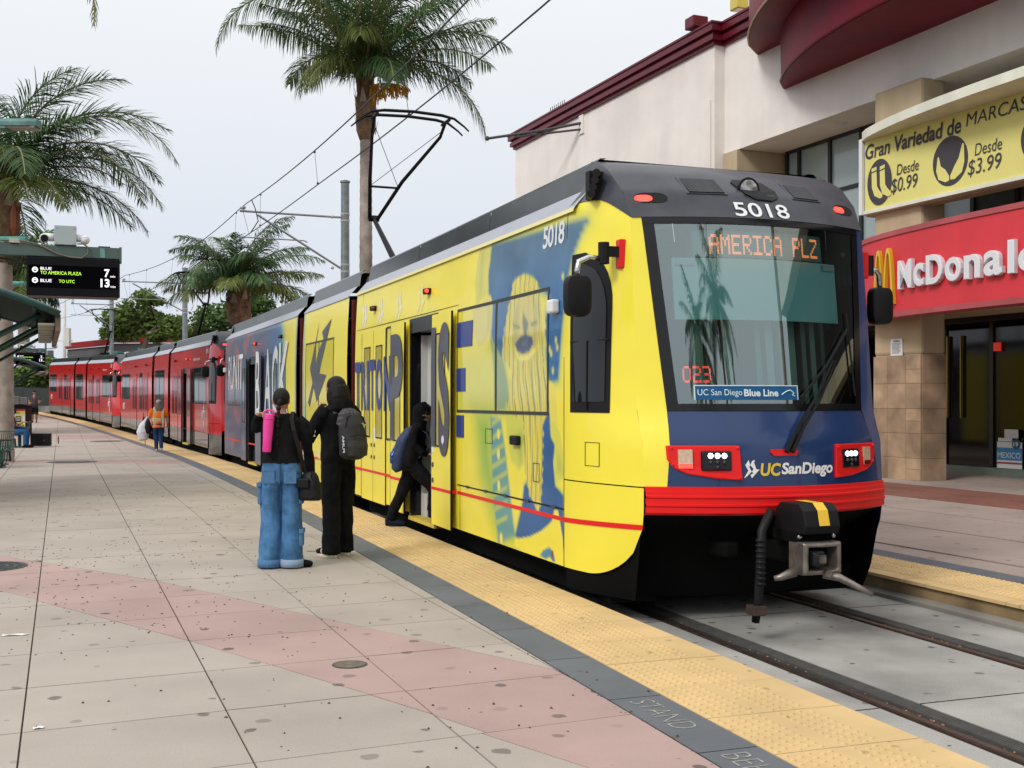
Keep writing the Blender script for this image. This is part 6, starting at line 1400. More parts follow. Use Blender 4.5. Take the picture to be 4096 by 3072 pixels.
def tree(nm, lab, X, Y, limbs, blobs, n, size, mat, seed, cat='tree', group=None):
    root = empty(nm, (X, Y, gz(Y))); tag(root, lab, cat, group)
    tr = MB()
    for path, r0, r1 in limbs: k = len(path); tr.tube(path, [r0 + (r1 - r0) * i / (k - 1) for i in range(k)], 8)
    if limbs: tr.build('trunk', m_bark, root, smooth=True)
    leaf_mesh(blobs, n, size, seed).build('crown', mat, root, fix=False); return root
m_leaf = M('leaf_green', (0.070, 0.135, 0.026), 0.5, noise=0.45, nscale=0.9, trans=0.3); m_leafb = M('leaf_bright', (0.115, 0.185, 0.036), 0.5, noise=0.4, nscale=0.8, trans=0.35); m_leafd = M('leaf_dark', (0.045, 0.095, 0.028), 0.55, noise=0.4, nscale=0.7, trans=0.3)
YT = 84
def bl(u, v, r, s=0.7, Y=YT, X0=0): return ((u - 2048) / 4577 * Y - X0, random.uniform(-1, 1), 1.58 + (1602 - v) * Y / 4577 - gz(Y), r, s)
X0 = (560 - 2048) / 4577 * YT
lim = lambda *pts: [((u - 2048) / 4577 * YT - X0, 0, 1.58 + (1602 - v) * YT / 4577 - gz(YT)) for u, v in pts]
tree('broadleaf_tree', 'spreading green tree with open limbs above the diner roof', X0, YT, [(lim((560, 1640), (570, 1400), (600, 1330)), 0.28, 0.16), (lim((600, 1330), (640, 1290), (600, 1220), (575, 1190)), 0.13, 0.05), (lim((600, 1340), (560, 1300), (500, 1250)), 0.13, 0.05), (lim((600, 1330), (660, 1310), (690, 1270)), 0.12, 0.05)],
     [bl(480, 1280, 1.3, .6, X0=X0), bl(530, 1250, 1.5, .7, X0=X0), bl(590, 1190, 0.9, .6, X0=X0), bl(625, 1205, 0.7, .5, X0=X0), bl(560, 1310, 1.2, .5, X0=X0), bl(460, 1330, 1.3, .5, X0=X0), bl(610, 1270, 0.9, .6, X0=X0), bl(670, 1290, 1.2, .6, X0=X0), bl(620, 1345, 1.0, .4, X0=X0), bl(500, 1330, 1.0, .6, X0=X0), bl(690, 1320, 1.2, .6, X0=X0)], 5200, 0.20, m_leafb, 1)
tree('broadleaf_tree', 'dense dark green tree behind the second mast', -23.0, 88, [([(0, 0, -.3), (0.2, 0, 3.2), (0.4, 0, 5.5)], 0.3, 0.12)], [(0.2, 0, 6.3, 2.2, .8), (2.4, 0, 6.8, 2.3, .8), (-1.4, 0.5, 5.2, 1.7, .8), (4.2, 0, 6.0, 2.0, .8), (1.5, 0, 4.5, 2.4, .7), (3.2, 0, 8.0, 1.4, .8)], 6500, 0.24, m_leaf, 2)
tree('broadleaf_tree', 'fine leaved green tree behind the bushy palm', -15.0, 82, [([(0, 0, -.3), (0.1, 0, 3.0), (0.2, 0, 5.0)], 0.3, 0.12)], [(0, 0, 5.6, 2.6, .9), (2.8, 0, 5.0, 2.3, .9), (-2.4, 0, 5.2, 1.9, .9), (4.6, 0, 4.2, 1.9, .9), (0.5, 0, 7.0, 1.4, .8)], 7000, 0.20, m_leafd, 3)
tree('leafy_shrub', 'soft bright green shrub above the far fence', -35.2, 86, [([(0, 0, -.3), (0, 0, 2.0)], 0.15, 0.08)], [(0, 0, 2.7, 1.7, .75), (2.2, 0, 2.3, 1.5, .7), (-1.8, 0, 2.2, 1.3, .7), (3.6, 0, 2.0, 1.0, .7)], 3600, 0.22, m_leafb, 4, 'shrub')
tree('broadleaf_tree', 'broad dark tree added unseen beyond the left edge to darken reflections in the red cars', -52, 92, [([(0, 0, -.3), (0.1, 0, 3.5)], 0.35, 0.2)], [(0, 0, 6, 4.5, .8), (5, -8, 6.5, 4.0, .8), (-5, 6, 6.5, 4.5, .8)], 5000, 0.45, m_leafd, 8)  # unseen, added so the red cars have something dark to reflect
tree('broadleaf_tree', 'second dark tree added unseen beyond the left edge to darken reflections in the red cars', -66, 120, [([(0, 0, -.3), (0.1, 0, 3.5)], 0.35, 0.2)], [(0, 0, 6.5, 5, .8), (6, -8, 6.5, 4.5, .8), (-6, 8, 7, 5, .8)], 5000, 0.5, m_leafd, 9)  # likewise an unseen addition for the reflections
# ================================================================== far left: fence, gate, poles
m_fence = M('fence_dark_green', (0.020, 0.032, 0.030), 0.7, noise=0.2); m_gate = M('gate_grey', (0.10, 0.095, 0.09), 0.7, noise=0.25, nscale=1.5)
fn_ = empty('mesh_fence', (-36.5, 84, gz(84))); tag(fn_, 'dark green screened fence on a low kerb at the far end of the platform', 'fence')
for k in range(7):
    x = -2.6 + k * 1.25; MB().box2((x, -k * 0.35 - 0.02, 0.25), (x + 1.19, -k * 0.35 + 0.02, 1.75 - 0.05 * k)).build('fence_panel', m_fence, fn_); MB().tube([(x - 0.03, -k * 0.35, -.1), (x - 0.03, -k * 0.35, 1.85 - 0.05 * k)], 0.035, 6).build('fence_post', m_fence, fn_)
MB().box2((-3.2, -2.3, -0.2), (6.4, 0.1, 0.28)).build('fence_kerb', m_kerbc, fn_)
gt = empty('gate_barrier', (-33.0, 74.5, gz(74.5))); tag(gt, 'grey stepped barrier panels behind the standing man', 'barrier')
for k in range(6): MB().box2((-1.1 + k * 0.52, -0.02, 0.1), (-1.1 + k * 0.52 + 0.46, 0.02, 1.35 - 0.07 * k)).build('barrier_panel', m_gate, gt); MB().box2((-1.1 + k * 0.52, -0.035, 1.35 - 0.07 * k), (-1.1 + k * 0.52 + 0.46, 0.035, 1.39 - 0.07 * k)).build('barrier_rail', m_galv, gt)
def simple_pole(nm, X, Y, h, r, mt, lab, cat='pole', extra=None):
    root = empty(nm, (X, Y, gz(Y))); tag(root, lab, cat); MB().tube([(0, 0, -.2), (0, 0, h)], [r, r * 0.8], 10).build('pole', mt, root, smooth=True)
    if extra: extra(root)
    return root
m_wpole = M('pole_white', (0.60, 0.59, 0.55), 0.6, noise=0.08)
def cross_(root): MB().box2((-0.6, -0.04, 4.95), (0.6, 0.04, 5.03)).build('cross_arm', m_wpole, root); MB().box2((0.05, -0.2, 4.6), (0.4, 0.2, 5.9)).build('signal_box', m_wpole, root)
simple_pole('white_pole', (258 - 2048) / 4577 * 82, 82, 9.2, 0.13, m_wpole, 'white pole with small box standing before the grey diner wall', extra=cross_)
def sig_(root):
    for z in (4.6, 3.9): MB().box2((-0.9, -0.03, z), (0.6, 0.03, z + 0.07)).build('cross_arm', m_galv, root)
    MB().box2((-0.8, -0.1, 3.95), (-0.35, 0.1, 4.5)).build('sign_panel', m_galv, root); MB().box2((0.15, -0.1, 3.95), (0.6, 0.1, 4.5)).build('sign_panel', m_galv, root); MB().sphere((0.75, 0, 4.85), 0.22, 8, 6).build('lamp', m_white, root)
simple_pole('signal_pole', (183 - 2048) / 4577 * 92, 92, 6.0, 0.09, m_galv, 'thin grey signal pole with cross arms above the second shelter', extra=sig_)
def slamp(root):
    MB().tube([(0, 0, 4.0), (-1.2, 0, 4.05)], 0.05, 6).build('arm', m_teal, root); MB().box2((-2.2, -0.18, 3.95), (-1.1, 0.18, 4.15)).build('lamp_head', m_teal, root, bevel=0.05)
m_teal = M('paint_teal', (0.03, 0.16, 0.135), 0.5, noise=0.2, nscale=5, stain=0.2); m_tealp = M('paint_teal_worn', (0.11, 0.24, 0.23), 0.6, noise=0.35, nscale=9, stain=0.3)
simple_pole('street_lamp', (556 - 2048) / 4577 * 78, 78, 4.4, 0.07, m_teal, 'green street lamp in front of the diner sign', 'street lamp', slamp)
simple_pole('street_lamp', (707 - 2048) / 4577 * 70, 70, 4.6, 0.07, m_teal, 'green street lamp rising behind the middle red car', 'street lamp', slamp)
# ================================================================== shelters
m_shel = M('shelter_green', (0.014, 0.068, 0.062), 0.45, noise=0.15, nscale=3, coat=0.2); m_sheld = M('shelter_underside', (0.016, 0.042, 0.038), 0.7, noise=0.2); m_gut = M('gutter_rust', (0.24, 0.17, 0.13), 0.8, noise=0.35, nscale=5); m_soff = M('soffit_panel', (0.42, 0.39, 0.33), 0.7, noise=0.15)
def shelter(X, Y, length, head, lab):
    z0 = gz(Y); root = empty('platform_shelter', (X, Y, z0), (0, 0, head)); tag(root, lab, 'shelter', 'green platform shelters')
    # local: x to the right (track side eave at 0), y away, roof arches over x -3.8..0
    zf = lambda x: 3.30 - 0.47 * ((x + 1.9) / 1.9) ** 2
    xs_ = [0 - 3.8 * i / 16 for i in range(17)]
    cor = []
    ny = int(length / 0.16)
    MB().grid([[(x, length * j / 1, zf(x) + 0.07) for x in xs_] for j in (0, 1)]).build('roof_sheet', m_shel, root, smooth=True)
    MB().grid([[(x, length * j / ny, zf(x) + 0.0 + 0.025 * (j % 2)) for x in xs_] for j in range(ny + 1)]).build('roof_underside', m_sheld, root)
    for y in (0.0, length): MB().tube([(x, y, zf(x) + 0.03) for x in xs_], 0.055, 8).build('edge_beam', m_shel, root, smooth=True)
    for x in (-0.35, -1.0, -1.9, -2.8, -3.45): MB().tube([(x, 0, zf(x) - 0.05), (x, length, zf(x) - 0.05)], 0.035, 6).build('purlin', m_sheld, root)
    MB().box2((-0.06, 0.03, 2.62), (0.015, length - 0.03, 2.86)).build('gutter', m_gut, root)
    n = int(length / 0.7)
    for k in range(n): MB().box2((-0.30, 0.06 + k * length / n, 2.70), (-0.07, (k + 1) * length / n - 0.03, 2.73)).build('soffit_panel', m_soff, root)
    for y in (0.9, length - 0.9):
        MB().tube([(-1.9, y, -0.05), (-1.9, y, 2.3)], 0.075, 12).build('column', m_shel, root, smooth=True)
        for sg_ in (-1, 1):
            MB().tube([(-1.9, y, 2.0), (-1.9 + sg_ * 1.65, y - 0.0, zf(-1.9 + sg_ * 1.65) - 0.03)], 0.045, 8).build('strut', m_shel, root)
            MB().tube([(-1.9, y, 2.3), (-1.9 + sg_ * 0.9, y, zf(-1.9 + sg_ * 0.9) - 0.03)], 0.04, 8).build('strut', m_shel, root)
            MB().tube([(-1.9, y, 1.75), (-1.9 + sg_ * 1.75, y + 0.55, zf(-1.9 + sg_ * 1.75) - 0.05)], 0.03, 8).build('strut', m_shel, root)
    return root
shelter(-6.72, 17.0, 5.9, R(22.4), 'nearest green arched platform shelter under the departure board')
shelter(-19.9, 49.0, 6.0, R(25), 'second green arched shelter farther along the platform')
shelter(-29.0, 66.0, 5.0, R(28), 'farthest small green shelter roof along the platform')
# ================================================================== departure boards
m_board = M('board_black', (0.006, 0.006, 0.008), 0.5, spec=0.12); m_scr = M('screen_black', (0.001, 0.001, 0.002), 0.5, spec=0.03); m_beam = M('beam_grey_green', (0.065, 0.105, 0.095), 0.5, noise=0.12, nscale=2)
m_tw = M('screen_white', (0.85, 0.85, 0.88), 0.5, emit=0.75); m_tg = M('screen_green', (0.50, 0.90, 0.05), 0.5, emit=0.85)
m_gbox = M('junction_grey', (0.36, 0.42, 0.44), 0.5, noise=0.05); m_cable = M('cable_brown', (0.16, 0.13, 0.10), 0.6)
def board(X, Y, head, lab, k=1.0):
    z0 = gz(Y); root = empty('departure_board', (X, Y, z0), (0, 0, head)); tag(root, lab, 'display board', 'departure boards')
    B = lambda nm, mt, lo, hi, bev=0.0: MB().box2(lo, hi).build(nm, mt, root, bevel=bev)
    B('beam', m_beam, (-2.9, -0.07, 3.60), (1.24, 0.07, 3.76), 0.006); B('beam_end_plate', m_beam, (1.22, -0.09, 3.55), (1.255, 0.09, 3.77))
    B('board_case', m_board, (0, -0.10, 3.05), (1.23, 0.10, 3.585), 0.008); B('board_sill', M('sill_brown', (0.08, 0.055, 0.05), 0.6), (0.02, -0.09, 3.025), (1.20, 0.09, 3.05))
    B('screen', m_scr, (0.03, -0.104, 3.16), (1.20, -0.10, 3.475))
    tx = lambda w, x0, x1, z0_, z1, mt, of=0.0: text_obj('board_text', w, mt, root, lambda x, y, h: (x0 + (x1 - x0) * x, -0.108, z0_ + (z1 - z0_) * y), offset=of)
    tx('BLUE', 0.18, 0.325, 3.405, 3.445, m_tw, 0.01); tx('TO AMERICA PLAZA', 0.18, 0.715, 3.345, 3.390, m_tg, 0.0); tx('7', 1.02, 1.09, 3.33, 3.445, m_tw, 0.03); tx('min', 1.10, 1.165, 3.33, 3.36, m_tw, 0.01)
    tx('BLUE', 0.18, 0.325, 3.235, 3.278, m_tw, 0.01); tx('TO UTC', 0.42, 0.625, 3.232, 3.275, m_tg, 0.0); tx('13', 0.97, 1.09, 3.188, 3.308, m_tw, 0.03); tx('min', 1.105, 1.17, 3.185, 3.215, m_tw, 0.01)
    for z in (3.405, 3.258):
        MB().tube([(0.11, -0.105, z), (0.11, -0.108, z)], 0.039, 20).build('route_icon', m_tw, root); ic = MB(); ic.box2((0.094, -0.1105, z - 0.02), (0.126, -0.109, z + 0.022)); ic.build('route_icon_tram', m_scr, root)
        MB().box2((0.1, -0.1125, z - 0.002), (0.12, -0.111, z + 0.014)).build('route_icon_window', m_tw, root)
    jb = B('junction_box', m_gbox, (0.36, -0.10, 3.77), (0.65, 0.10, 4.04), 0.006)
    for x in (0.39, 0.62):
        for z in (3.80, 4.01): MB().tube([(x, -0.10, z), (x, -0.107, z)], 0.011, 8).build('screw', m_gbox, root)
    for sg_, x in ((-1, 0.23), (1, 0.76)):
        MB().tube([(0.5 + sg_ * 0.13, 0, 3.88), (x, 0, 3.88)], 0.055, 10).build('camera_arm', m_white, root, smooth=True); MB().sphere((x, -0.02, 3.86), 0.068, 12, 8).build('camera_body', m_white, root, smooth=True)
        MB().tube([(x, -0.05, 3.855), (x, -0.095 if sg_ < 0 else -0.07, 3.85)], [0.058, 0.05], 14).build('camera_lens', m_blackg if sg_ < 0 else m_white, root)
    MB().tube([(0.24, 0, 3.93), (0.24, 0, 4.10)], 0.006, 6).build('antenna', m_galv, root); MB().sphere((0.24, 0, 4.11), 0.013, 6, 4).build('antenna_tip', m_white, root)
    MB().tube([(-0.9, -0.08, 3.80), (-0.05, -0.09, 3.80), (0.15, -0.09, 3.76), (0.4, -0.1, 3.64), (0.55, -0.1, 3.60), (0.72, -0.1, 3.59), (0.80, -0.1, 3.66), (0.80, -0.09, 3.75), (0.74, -0.09, 3.795), (0.66, -0.09, 3.79)], 0.012, 6).build('cable', m_cable, root, smooth=True)
    MB().tube([(-0.5, 0, 3.58), (-0.2, 0, 3.54), (-0.05, -0.02, 3.50), (0.02, 0, 3.48)], 0.014, 6).build('cable', m_wire, root); B('conduit_box', m_soff, (-0.22, -0.1, 3.77), (-0.09, 0.05, 3.825)); B('beam_cap', m_board, (0.94, -0.06, 3.76), (1.10, 0.06, 3.775)); B('bracket_plate', m_tealp, (0.96, -0.075, 3.61), (1.03, -0.07, 3.745))
    MB().tube([(-2.6, 0, -0.05), (-2.6, 0, 3.62)], 0.09, 12).build('post', m_shel, root)
    return root
board(-6.785, 16.0, R(20.5), 'near departure board showing BLUE to America Plaza 7 min, hung at left')
board((62 - 2048) / 4577 * 50.5, 50.5, R(24), 'distant departure board half hidden behind the second shelter roof')
# street lamps whose heads reach in from the left
def head_lamp(X, Y, z, x_post, lab, mt, L=0.56):
    root = empty('street_lamp', (X, Y, gz(Y))); tag(root, lab, 'street lamp')
    MB().tube([(x_post, 0, -0.1), (x_post, 0, z + 0.05)], 0.06, 10).build('post', mt, root, smooth=True); MB().tube([(x_post, 0, z), (-L + 0.02, 0, z + 0.02)], 0.035, 8).build('arm', mt, root)
    mbx = MB(); mbx.rings([[(x, y * w, z + zz) for y, zz in ((-1, 0.0), (-1, 0.07), (-0.7, 0.115), (0.7, 0.115), (1, 0.07), (1, 0.0))] for x, w in ((-L, 0.10), (-L + 0.06, 0.13), (-0.12, 0.13), (0, 0.10))]); mbx.build('lamp_head', mt, root, bevel=0.012)
    MB().box2((-L + 0.14, -0.11, z - 0.02), (-0.03, 0.11, z + 0.004)).build('lamp_lens', M('lamp_lens_brown', (0.20, 0.17, 0.13), 0.3), root); MB().box2((-L, -0.12, z - 0.03), (-L + 0.13, 0.12, z + 0.005)).build('lamp_housing', m_tealp, root)
    return root
head_lamp((157 - 2048) / 4577 * 16.2, 16.2, 5.44, -1.6, 'weathered grey green street lamp head at the upper left edge', m_tealp)
head_lamp((110 - 2048) / 4577 * 27, 27, 5.33, -1.8, 'teal street lamp head just above the departure board beam', M('paint_teal_bright', (0.05, 0.26, 0.21), 0.5, noise=0.2, nscale=8), 0.62)
head_lamp((100 - 2048) / 4577 * 34, 34, 5.0, -1.9, 'teal lamp tube peeking out left of the departure board', M('paint_teal_bright'), 0.55)
# ================================================================== benches, bin, suitcase
def bench(X, Y, head, lab, n=3):
    root = empty('bench', (X, Y, gz(Y)), (0, 0, head)); tag(root, lab, 'bench', 'green metal benches'); W_ = 0.58 * n
    prof = [(-0.36, 0.86), (-0.33, 0.66), (-0.27, 0.50), (-0.20, 0.43), (0.0, 0.415), (0.16, 0.42), (0.21, 0.40)]
    for k in range(int(W_ / 0.045)):
        x = -W_ + 0.02 + k * 0.045; MB().tube([(x, -y, z) for y, z in prof], 0.011, 5).build('seat_slat', m_shel, root)
    for y, z in prof: MB().tube([(-W_, -y, z - 0.005), (0, -y, z - 0.005)], 0.014, 6).build('seat_rod', m_shel, root)
    for k in range(n + 1):
        x = -W_ + W_ * k / n; MB().tube([(x, 0.30, 0.48), (x, 0.24, 0.66), (x, 0.05, 0.70), (x, -0.16, 0.66), (x, -0.22, 0.52), (x, -0.20, 0.40)], 0.022, 8).build('armrest', m_shel, root, smooth=True)
    for k in (0.15, 0.85):
        x = -W_ + W_ * k; MB().tube([(x, 0.05, 0.0), (x, 0.05, 0.42)], 0.035, 8).build('leg', m_shel, root); MB().box2((x - 0.07, -0.18, 0.0), (x + 0.07, 0.25, 0.025)).build('foot', m_shel, root)
bench((48 - 2048) / 4577 * 26.8, 26.8, R(8), 'green metal bench beside the left palm trunk'); bench((22 - 2048) / 4577 * 20.6, 20.6, R(8), 'nearest green metal bench cut off by the left edge')
bn_ = empty('litter_bin', ((85 - 2048) / 4577 * 50, 50.0, gz(50)), (0, 0, R(4))); tag(bn_, 'black litter bin with yellow EXIT and SALIR poster', 'litter bin')
mbx = MB(); mbx.rings([[(x, y, z) for x, z in ((-0.36, 0), (0.36, 0), (0.35, 1.18), (0.31, 1.27), (0.0, 1.31), (-0.31, 1.27), (-0.35, 1.18))] for y in (-0.3, 0.3)]); mbx.build('bin_body', m_black, bn_, bevel=0.02)
MB().box2((-0.40, -0.34, 1.2), (0.40, 0.34, 1.24)).build('bin_lid_rim', m_board, bn_)
m_py = M('poster_yellow', (0.72, 0.66, 0.06), 0.6); m_pr = M('poster_red', (0.5, 0.02, 0.03), 0.6)
pb = lambda nm, mt, x0, x1, z0, z1, y=-0.305: MB().box2((x0, y, z0), (x1, y + 0.004, z1)).build(nm, mt, bn_)
pb('poster', m_white, -0.29, 0.27, 0.32, 1.08); pb('poster_header', m_pr, -0.29, 0.27, 1.0, 1.09, -0.308); pb('poster_panel', m_py, -0.285, 0.265, 0.86, 0.99, -0.308); pb('poster_panel', m_py, -0.285, 0.265, 0.325, 0.45, -0.308); pb('poster_panel', m_py, -0.18, 0.16, 0.50, 0.82, -0.308); pb('poster_figure', m_black, -0.13, 0.10, 0.53, 0.78, -0.311); pb('poster_figure', m_white, -0.10, 0.07, 0.60, 0.64, -0.313); pb('poster_figure', m_white, -0.10, 0.07, 0.69, 0.73, -0.313)
text_obj('poster_text', 'EXIT', m_black, bn_, lambda x, y, h: (-0.25 + 0.3 * x, -0.311, 0.885 + 0.075 * y), offset=0.02); text_obj('poster_text', 'SALIR', m_black, bn_, lambda x, y, h: (-0.07 + 0.3 * x, -0.311, 0.35 + 0.07 * y), offset=0.02)
sc_ = empty('suitcase', ((165 - 2048) / 4577 * 38.9, 38.9, gz(38.9)), (0, 0, R(3))); tag(sc_, 'black wheeled suitcase lying on its side with handle pulled out', 'suitcase')
MB().box2((-0.31, -0.14, 0.03), (0.31, 0.14, 0.46)).build('case', m_black, sc_, bevel=0.03); MB().box2((-0.33, -0.10, 0.05), (-0.31, 0.10, 0.44)).build('end_trim', m_board, sc_)
for z in (0.09, 0.40): MB().tube([(0.31, 0, z - 0.0 + (0.03 if z < .2 else -0.07)), (0.56, 0, z + (0.03 if z < .2 else -0.07))], 0.008, 6).build('handle_tube', m_chrome, sc_)
MB().tube([(0.57, 0, 0.10), (0.57, 0, 0.35)], 0.018, 8).build('grip', m_black, sc_)
for y in (-0.1, 0.1):
    for z in (0.05, 0.44): MB().sphere((-0.345, y, z), 0.035, 8, 6).build('wheel', m_board, sc_)
MB().box2((0.12, -0.143, 0.20), (0.16, -0.14, 0.24)).build('tag', M('tag_red', (0.4, 0.02, 0.02), 0.6), sc_)
# ================================================================== people: one continuous remeshed body each
m_body = M('clothes_and_skin', (0.3, 0.3, 0.3), 0.85, attr=True, bump=0.25, bscale=55, noise=0.10, nscale=25, coords='Object', spec=0.08)
m_hair = M('hair_black', (0.007, 0.0055, 0.005), 0.45, spec=0.2, noise=0.3, nscale=40, bump=0.5, bscale=90, coords='Object')
m_hairg = M('hair_grey', (0.11, 0.09, 0.08), 0.6, noise=0.4, nscale=40, bump=0.4, bscale=80, coords='Object')
SKIN = (0.40, 0.225, 0.15); BLK = (0.0085, 0.0085, 0.0095)
def etube(path, radii, lat=(1, 0, 0), n=16):
    P = [Vector(p) for p in path]; k = len(P); mb_ = MB(); rings = []
    for i in range(k):
        d = (P[min(i + 1, k - 1)] - P[max(i - 1, 0)]).normalized(); l = Vector(lat); l = (l - d * l.dot(d)).normalized(); w = d.cross(l).normalized()
        rx, ry = radii[i] if isinstance(radii[i], (tuple, list)) else (radii[i], radii[i])
        rings.append([tuple(P[i] + l * rx * math.cos(2 * math.pi * j / n) + w * ry * math.sin(2 * math.pi * j / n)) for j in range(n)])
    mb_.rings(rings); return mb_
def ellips(c, r, n=14): m_ = MB(); m_.sphere(c, 1.0, n, 10, sc=r); return m_
from mathutils import noise as mnoise
def remesh(prims, name, parent, mat, voxel=0.013, smooth=6, folds=0.0):
    mb_ = MB(); kd_pts = []
    for p, col in prims:
        mb_.add(p.v, p.f); kd_pts += [(v, col) for v in p.v]
        for f_ in p.f:
            if len(f_) == 4: kd_pts.append((tuple(sum(p.v[i][q] for i in f_) / 4 for q in range(3)), col))
    kd = kdtree.KDTree(len(kd_pts))
    for i, (v, c) in enumerate(kd_pts): kd.insert(v, i)
    kd.balance()
    tmp = mb_.build('tmp', None); r_ = tmp.modifiers.new('r', 'REMESH'); r_.mode = 'VOXEL'; r_.voxel_size = voxel; r_.use_smooth_shade = True
    s_ = tmp.modifiers.new('s', 'SMOOTH'); s_.factor = 0.5; s_.iterations = smooth
    bpy.context.view_layer.update(); dg = bpy.context.evaluated_depsgraph_get(); me = bpy.data.meshes.new_from_object(tmp.evaluated_get(dg)); bpy.data.objects.remove(tmp)
    if folds:
        nn = [v.normal.copy() for v in me.vertices]
        for v, n_ in zip(me.vertices, nn):
            p = v.co; q = Vector((p.x * 9, p.y * 9, p.z * 5 + 3 * p.x))
            d = mnoise.noise(q) + 0.6 * mnoise.noise(q * 2.1) + 0.9 * max(0, math.sin(p.z * 34 + 3.0 * mnoise.noise(q * .7) + p.x * 9)) * max(0, mnoise.noise(q * .6))
            v.co = p + n_ * (d * folds)
    cols = np.ones((len(me.vertices), 4), np.float32)
    for i, v in enumerate(me.vertices): cols[i, :3] = kd_pts[kd.find(v.co)[1]][1]
    if folds:                           # cloth fades unevenly
        for i, v in enumerate(me.vertices):
            k_ = 1 + 0.45 * mnoise.noise(v.co * 5) + 0.25 * mnoise.noise(v.co * 17); cols[i, :3] *= max(0.45, k_)
    at = me.color_attributes.new('Col', 'FLOAT_COLOR', 'POINT'); at.data.foreach_set('color', cols.ravel())
    me.polygons.foreach_set('use_smooth', [True] * len(me.polygons)); me.name = name
    return link_mesh(name, me, mat, parent)
def hand(parent, c, d, palm_n, s=1.0, col=SKIN, curl=0.6, side=1):
    # c wrist, d pointing direction, palm_n palm normal
    d = Vector(d).normalized(); nrm = Vector(palm_n); nrm = (nrm - d * nrm.dot(d)).normalized(); lat = d.cross(nrm) * side; c = Vector(c); pr = []
    pr.append((etube([c - d * .02 * s, c + d * .03 * s, c + d * .085 * s, c + d * .095 * s], [(.024 * s, .018 * s), (.036 * s, .016 * s), (.040 * s, .014 * s), (.034 * s, .010 * s)], lat), col))
    for i, (o, l) in enumerate(((-.031, .066), (-.0105, .076), (.0105, .072), (.030, .056))):
        a = c + d * .088 * s + lat * o * s; b = a + (d * math.cos(curl * .6) + nrm * math.sin(curl * .6)) * l * .5 * s; e_ = b + (d * math.cos(curl * 1.5) + nrm * math.sin(curl * 1.5)) * l * .5 * s
        pr.append((etube([a - d * .01 * s, b, e_], [.0095 * s, .009 * s, .0075 * s], lat, 8), col))
    a = c + d * .025 * s - lat * .03 * s; b = a - lat * .028 * s + d * .03 * s + nrm * .012 * s; e_ = b + d * .03 * s + nrm * .016 * s - lat * .004 * s
    pr.append((etube([a, b, e_], [.012 * s, .0105 * s, .009 * s], nrm, 8), col))
    return remesh(pr, 'hand', parent, m_body, 0.0045 * s, 3)
def shoe(toe_d, ank, L=0.27, w=0.05, z0=0.0):
    a = Vector((ank[0], ank[1], z0)); d = Vector((toe_d[0], toe_d[1], 0)).normalized(); lat = (d.y, -d.x, 0)
    q = lambda k, h: tuple(a + d * k * L + Vector((0, 0, h)))
    return etube([q(-.27, .045), q(-.25, .045), q(0, .05), q(.3, .042), q(.55, .034), q(.68, .028), q(.72, .026)], [(.02, .03), (.036, .042), (.042, .047), (w, .041), (w * 1.02, .033), (w * .75, .026), (.015, .012)], lat)
def person(lab, X, Y, rz, z=None):
    root = empty('person', (X, Y, gz(Y) if z is None else z), (0, 0, rz)); tag(root, lab, 'person'); return root
DEN = (0.062, 0.160, 0.315); DEND = (0.055, 0.10, 0.19)
# ------------------------------------------------------------------ woman with pink bottle, seen from behind
w = person('person in black top and pale wide jeans seen from behind', -2.185, 10.83, R(4))
Z = 1.03
pr = []
for sg_ in (-1, 1):
    hx = 0.098 * sg_
    pr.append((etube([(hx * 1.05, 0.0, 0.03), (hx * 1.05, 0, 0.10), (hx * 1.03, 0.0, 0.30), (hx * 1.02, 0.01, 0.50), (hx, 0.0, 0.72), (hx * .92, -0.005, 0.84), (hx * .7, 0.0, 0.92)], [(.112, .13), (.108, .125), (.098, .112), (.094, .105), (.098, .112), (.102, .122), (.07, .09)]), DEN))
pr.append((etube([(0, 0, 0.82), (0, -0.005, 0.90), (0, 0, .975), (0, 0, 1.01)], [(.165, .12), (.186, .136), (.178, .126), (.10, .07)]), DEN))
pr.append((etube([(0, 0.0, 0.99), (0, 0.0, 1.05), (0, 0, 1.14), (0, -0.005, 1.28), (0, -0.005, 1.37), (0, 0, 1.435), (0, 0, 1.46)], [(.186, .134), (.172, .12), (.162, .112), (.182, .118), (.188, .108), (.13, .085), (.075, .065)]), BLK))
pr.append((etube([(0, 0.0, 1.42), (0, 0.012, 1.50), (0, 0.02, 1.56)], [.056, .05, .055]), SKIN))
pr.append((ellips((0, 0.025, 1.585), (.074, .092, .108)), SKIN))
for sg_ in (-1, 1): pr.append((ellips((sg_ * .077, 0.01, 1.572), (.012, .02, .03), 8), SKIN))
pr.append((ellips((0, .115, 1.57), (.012, .02, .02), 8), SKIN))
# right arm hanging, left arm bent back over the shoulder
pr.append((etube([(.155, 0, 1.405), (.205, 0, 1.36), (.235, -.01, 1.22), (.248, 0.0, 1.10), (.262, .04, .98), (.268, .07, .89)], [.06, .062, .053, .047, .043, .036]), BLK))
pr.append((etube([(-.155, 0, 1.405), (-.205, .02, 1.37), (-.24, .09, 1.315), (-.255, .12, 1.30), (-.235, .03, 1.37), (-.195, -.07, 1.44)], [.06, .06, .053, .048, .044, .036]), BLK))
body = remesh(pr, 'body', w, m_body, 0.010, 3, 0.012)
hand(w, (.268, .075, .885), (0, .15, -1), (-1, 0, 0), 0.95, side=-1); hand(w, (-.195, -.075, 1.445), (.65, -.65, .12), (0, -.5, -1), 0.95, curl=1.0)
hm = MB(); hm.add(*(lambda q: (q.v, q.f))(ellips((0, 0.012, 1.605), (.082, .098, .098), 18))); hm.add(*(lambda q: (q.v, q.f))(ellips((0, -.085, 1.57), (.028, .03, .03))))
hm.build('hair', m_hair, w, smooth=True)
br = MB()
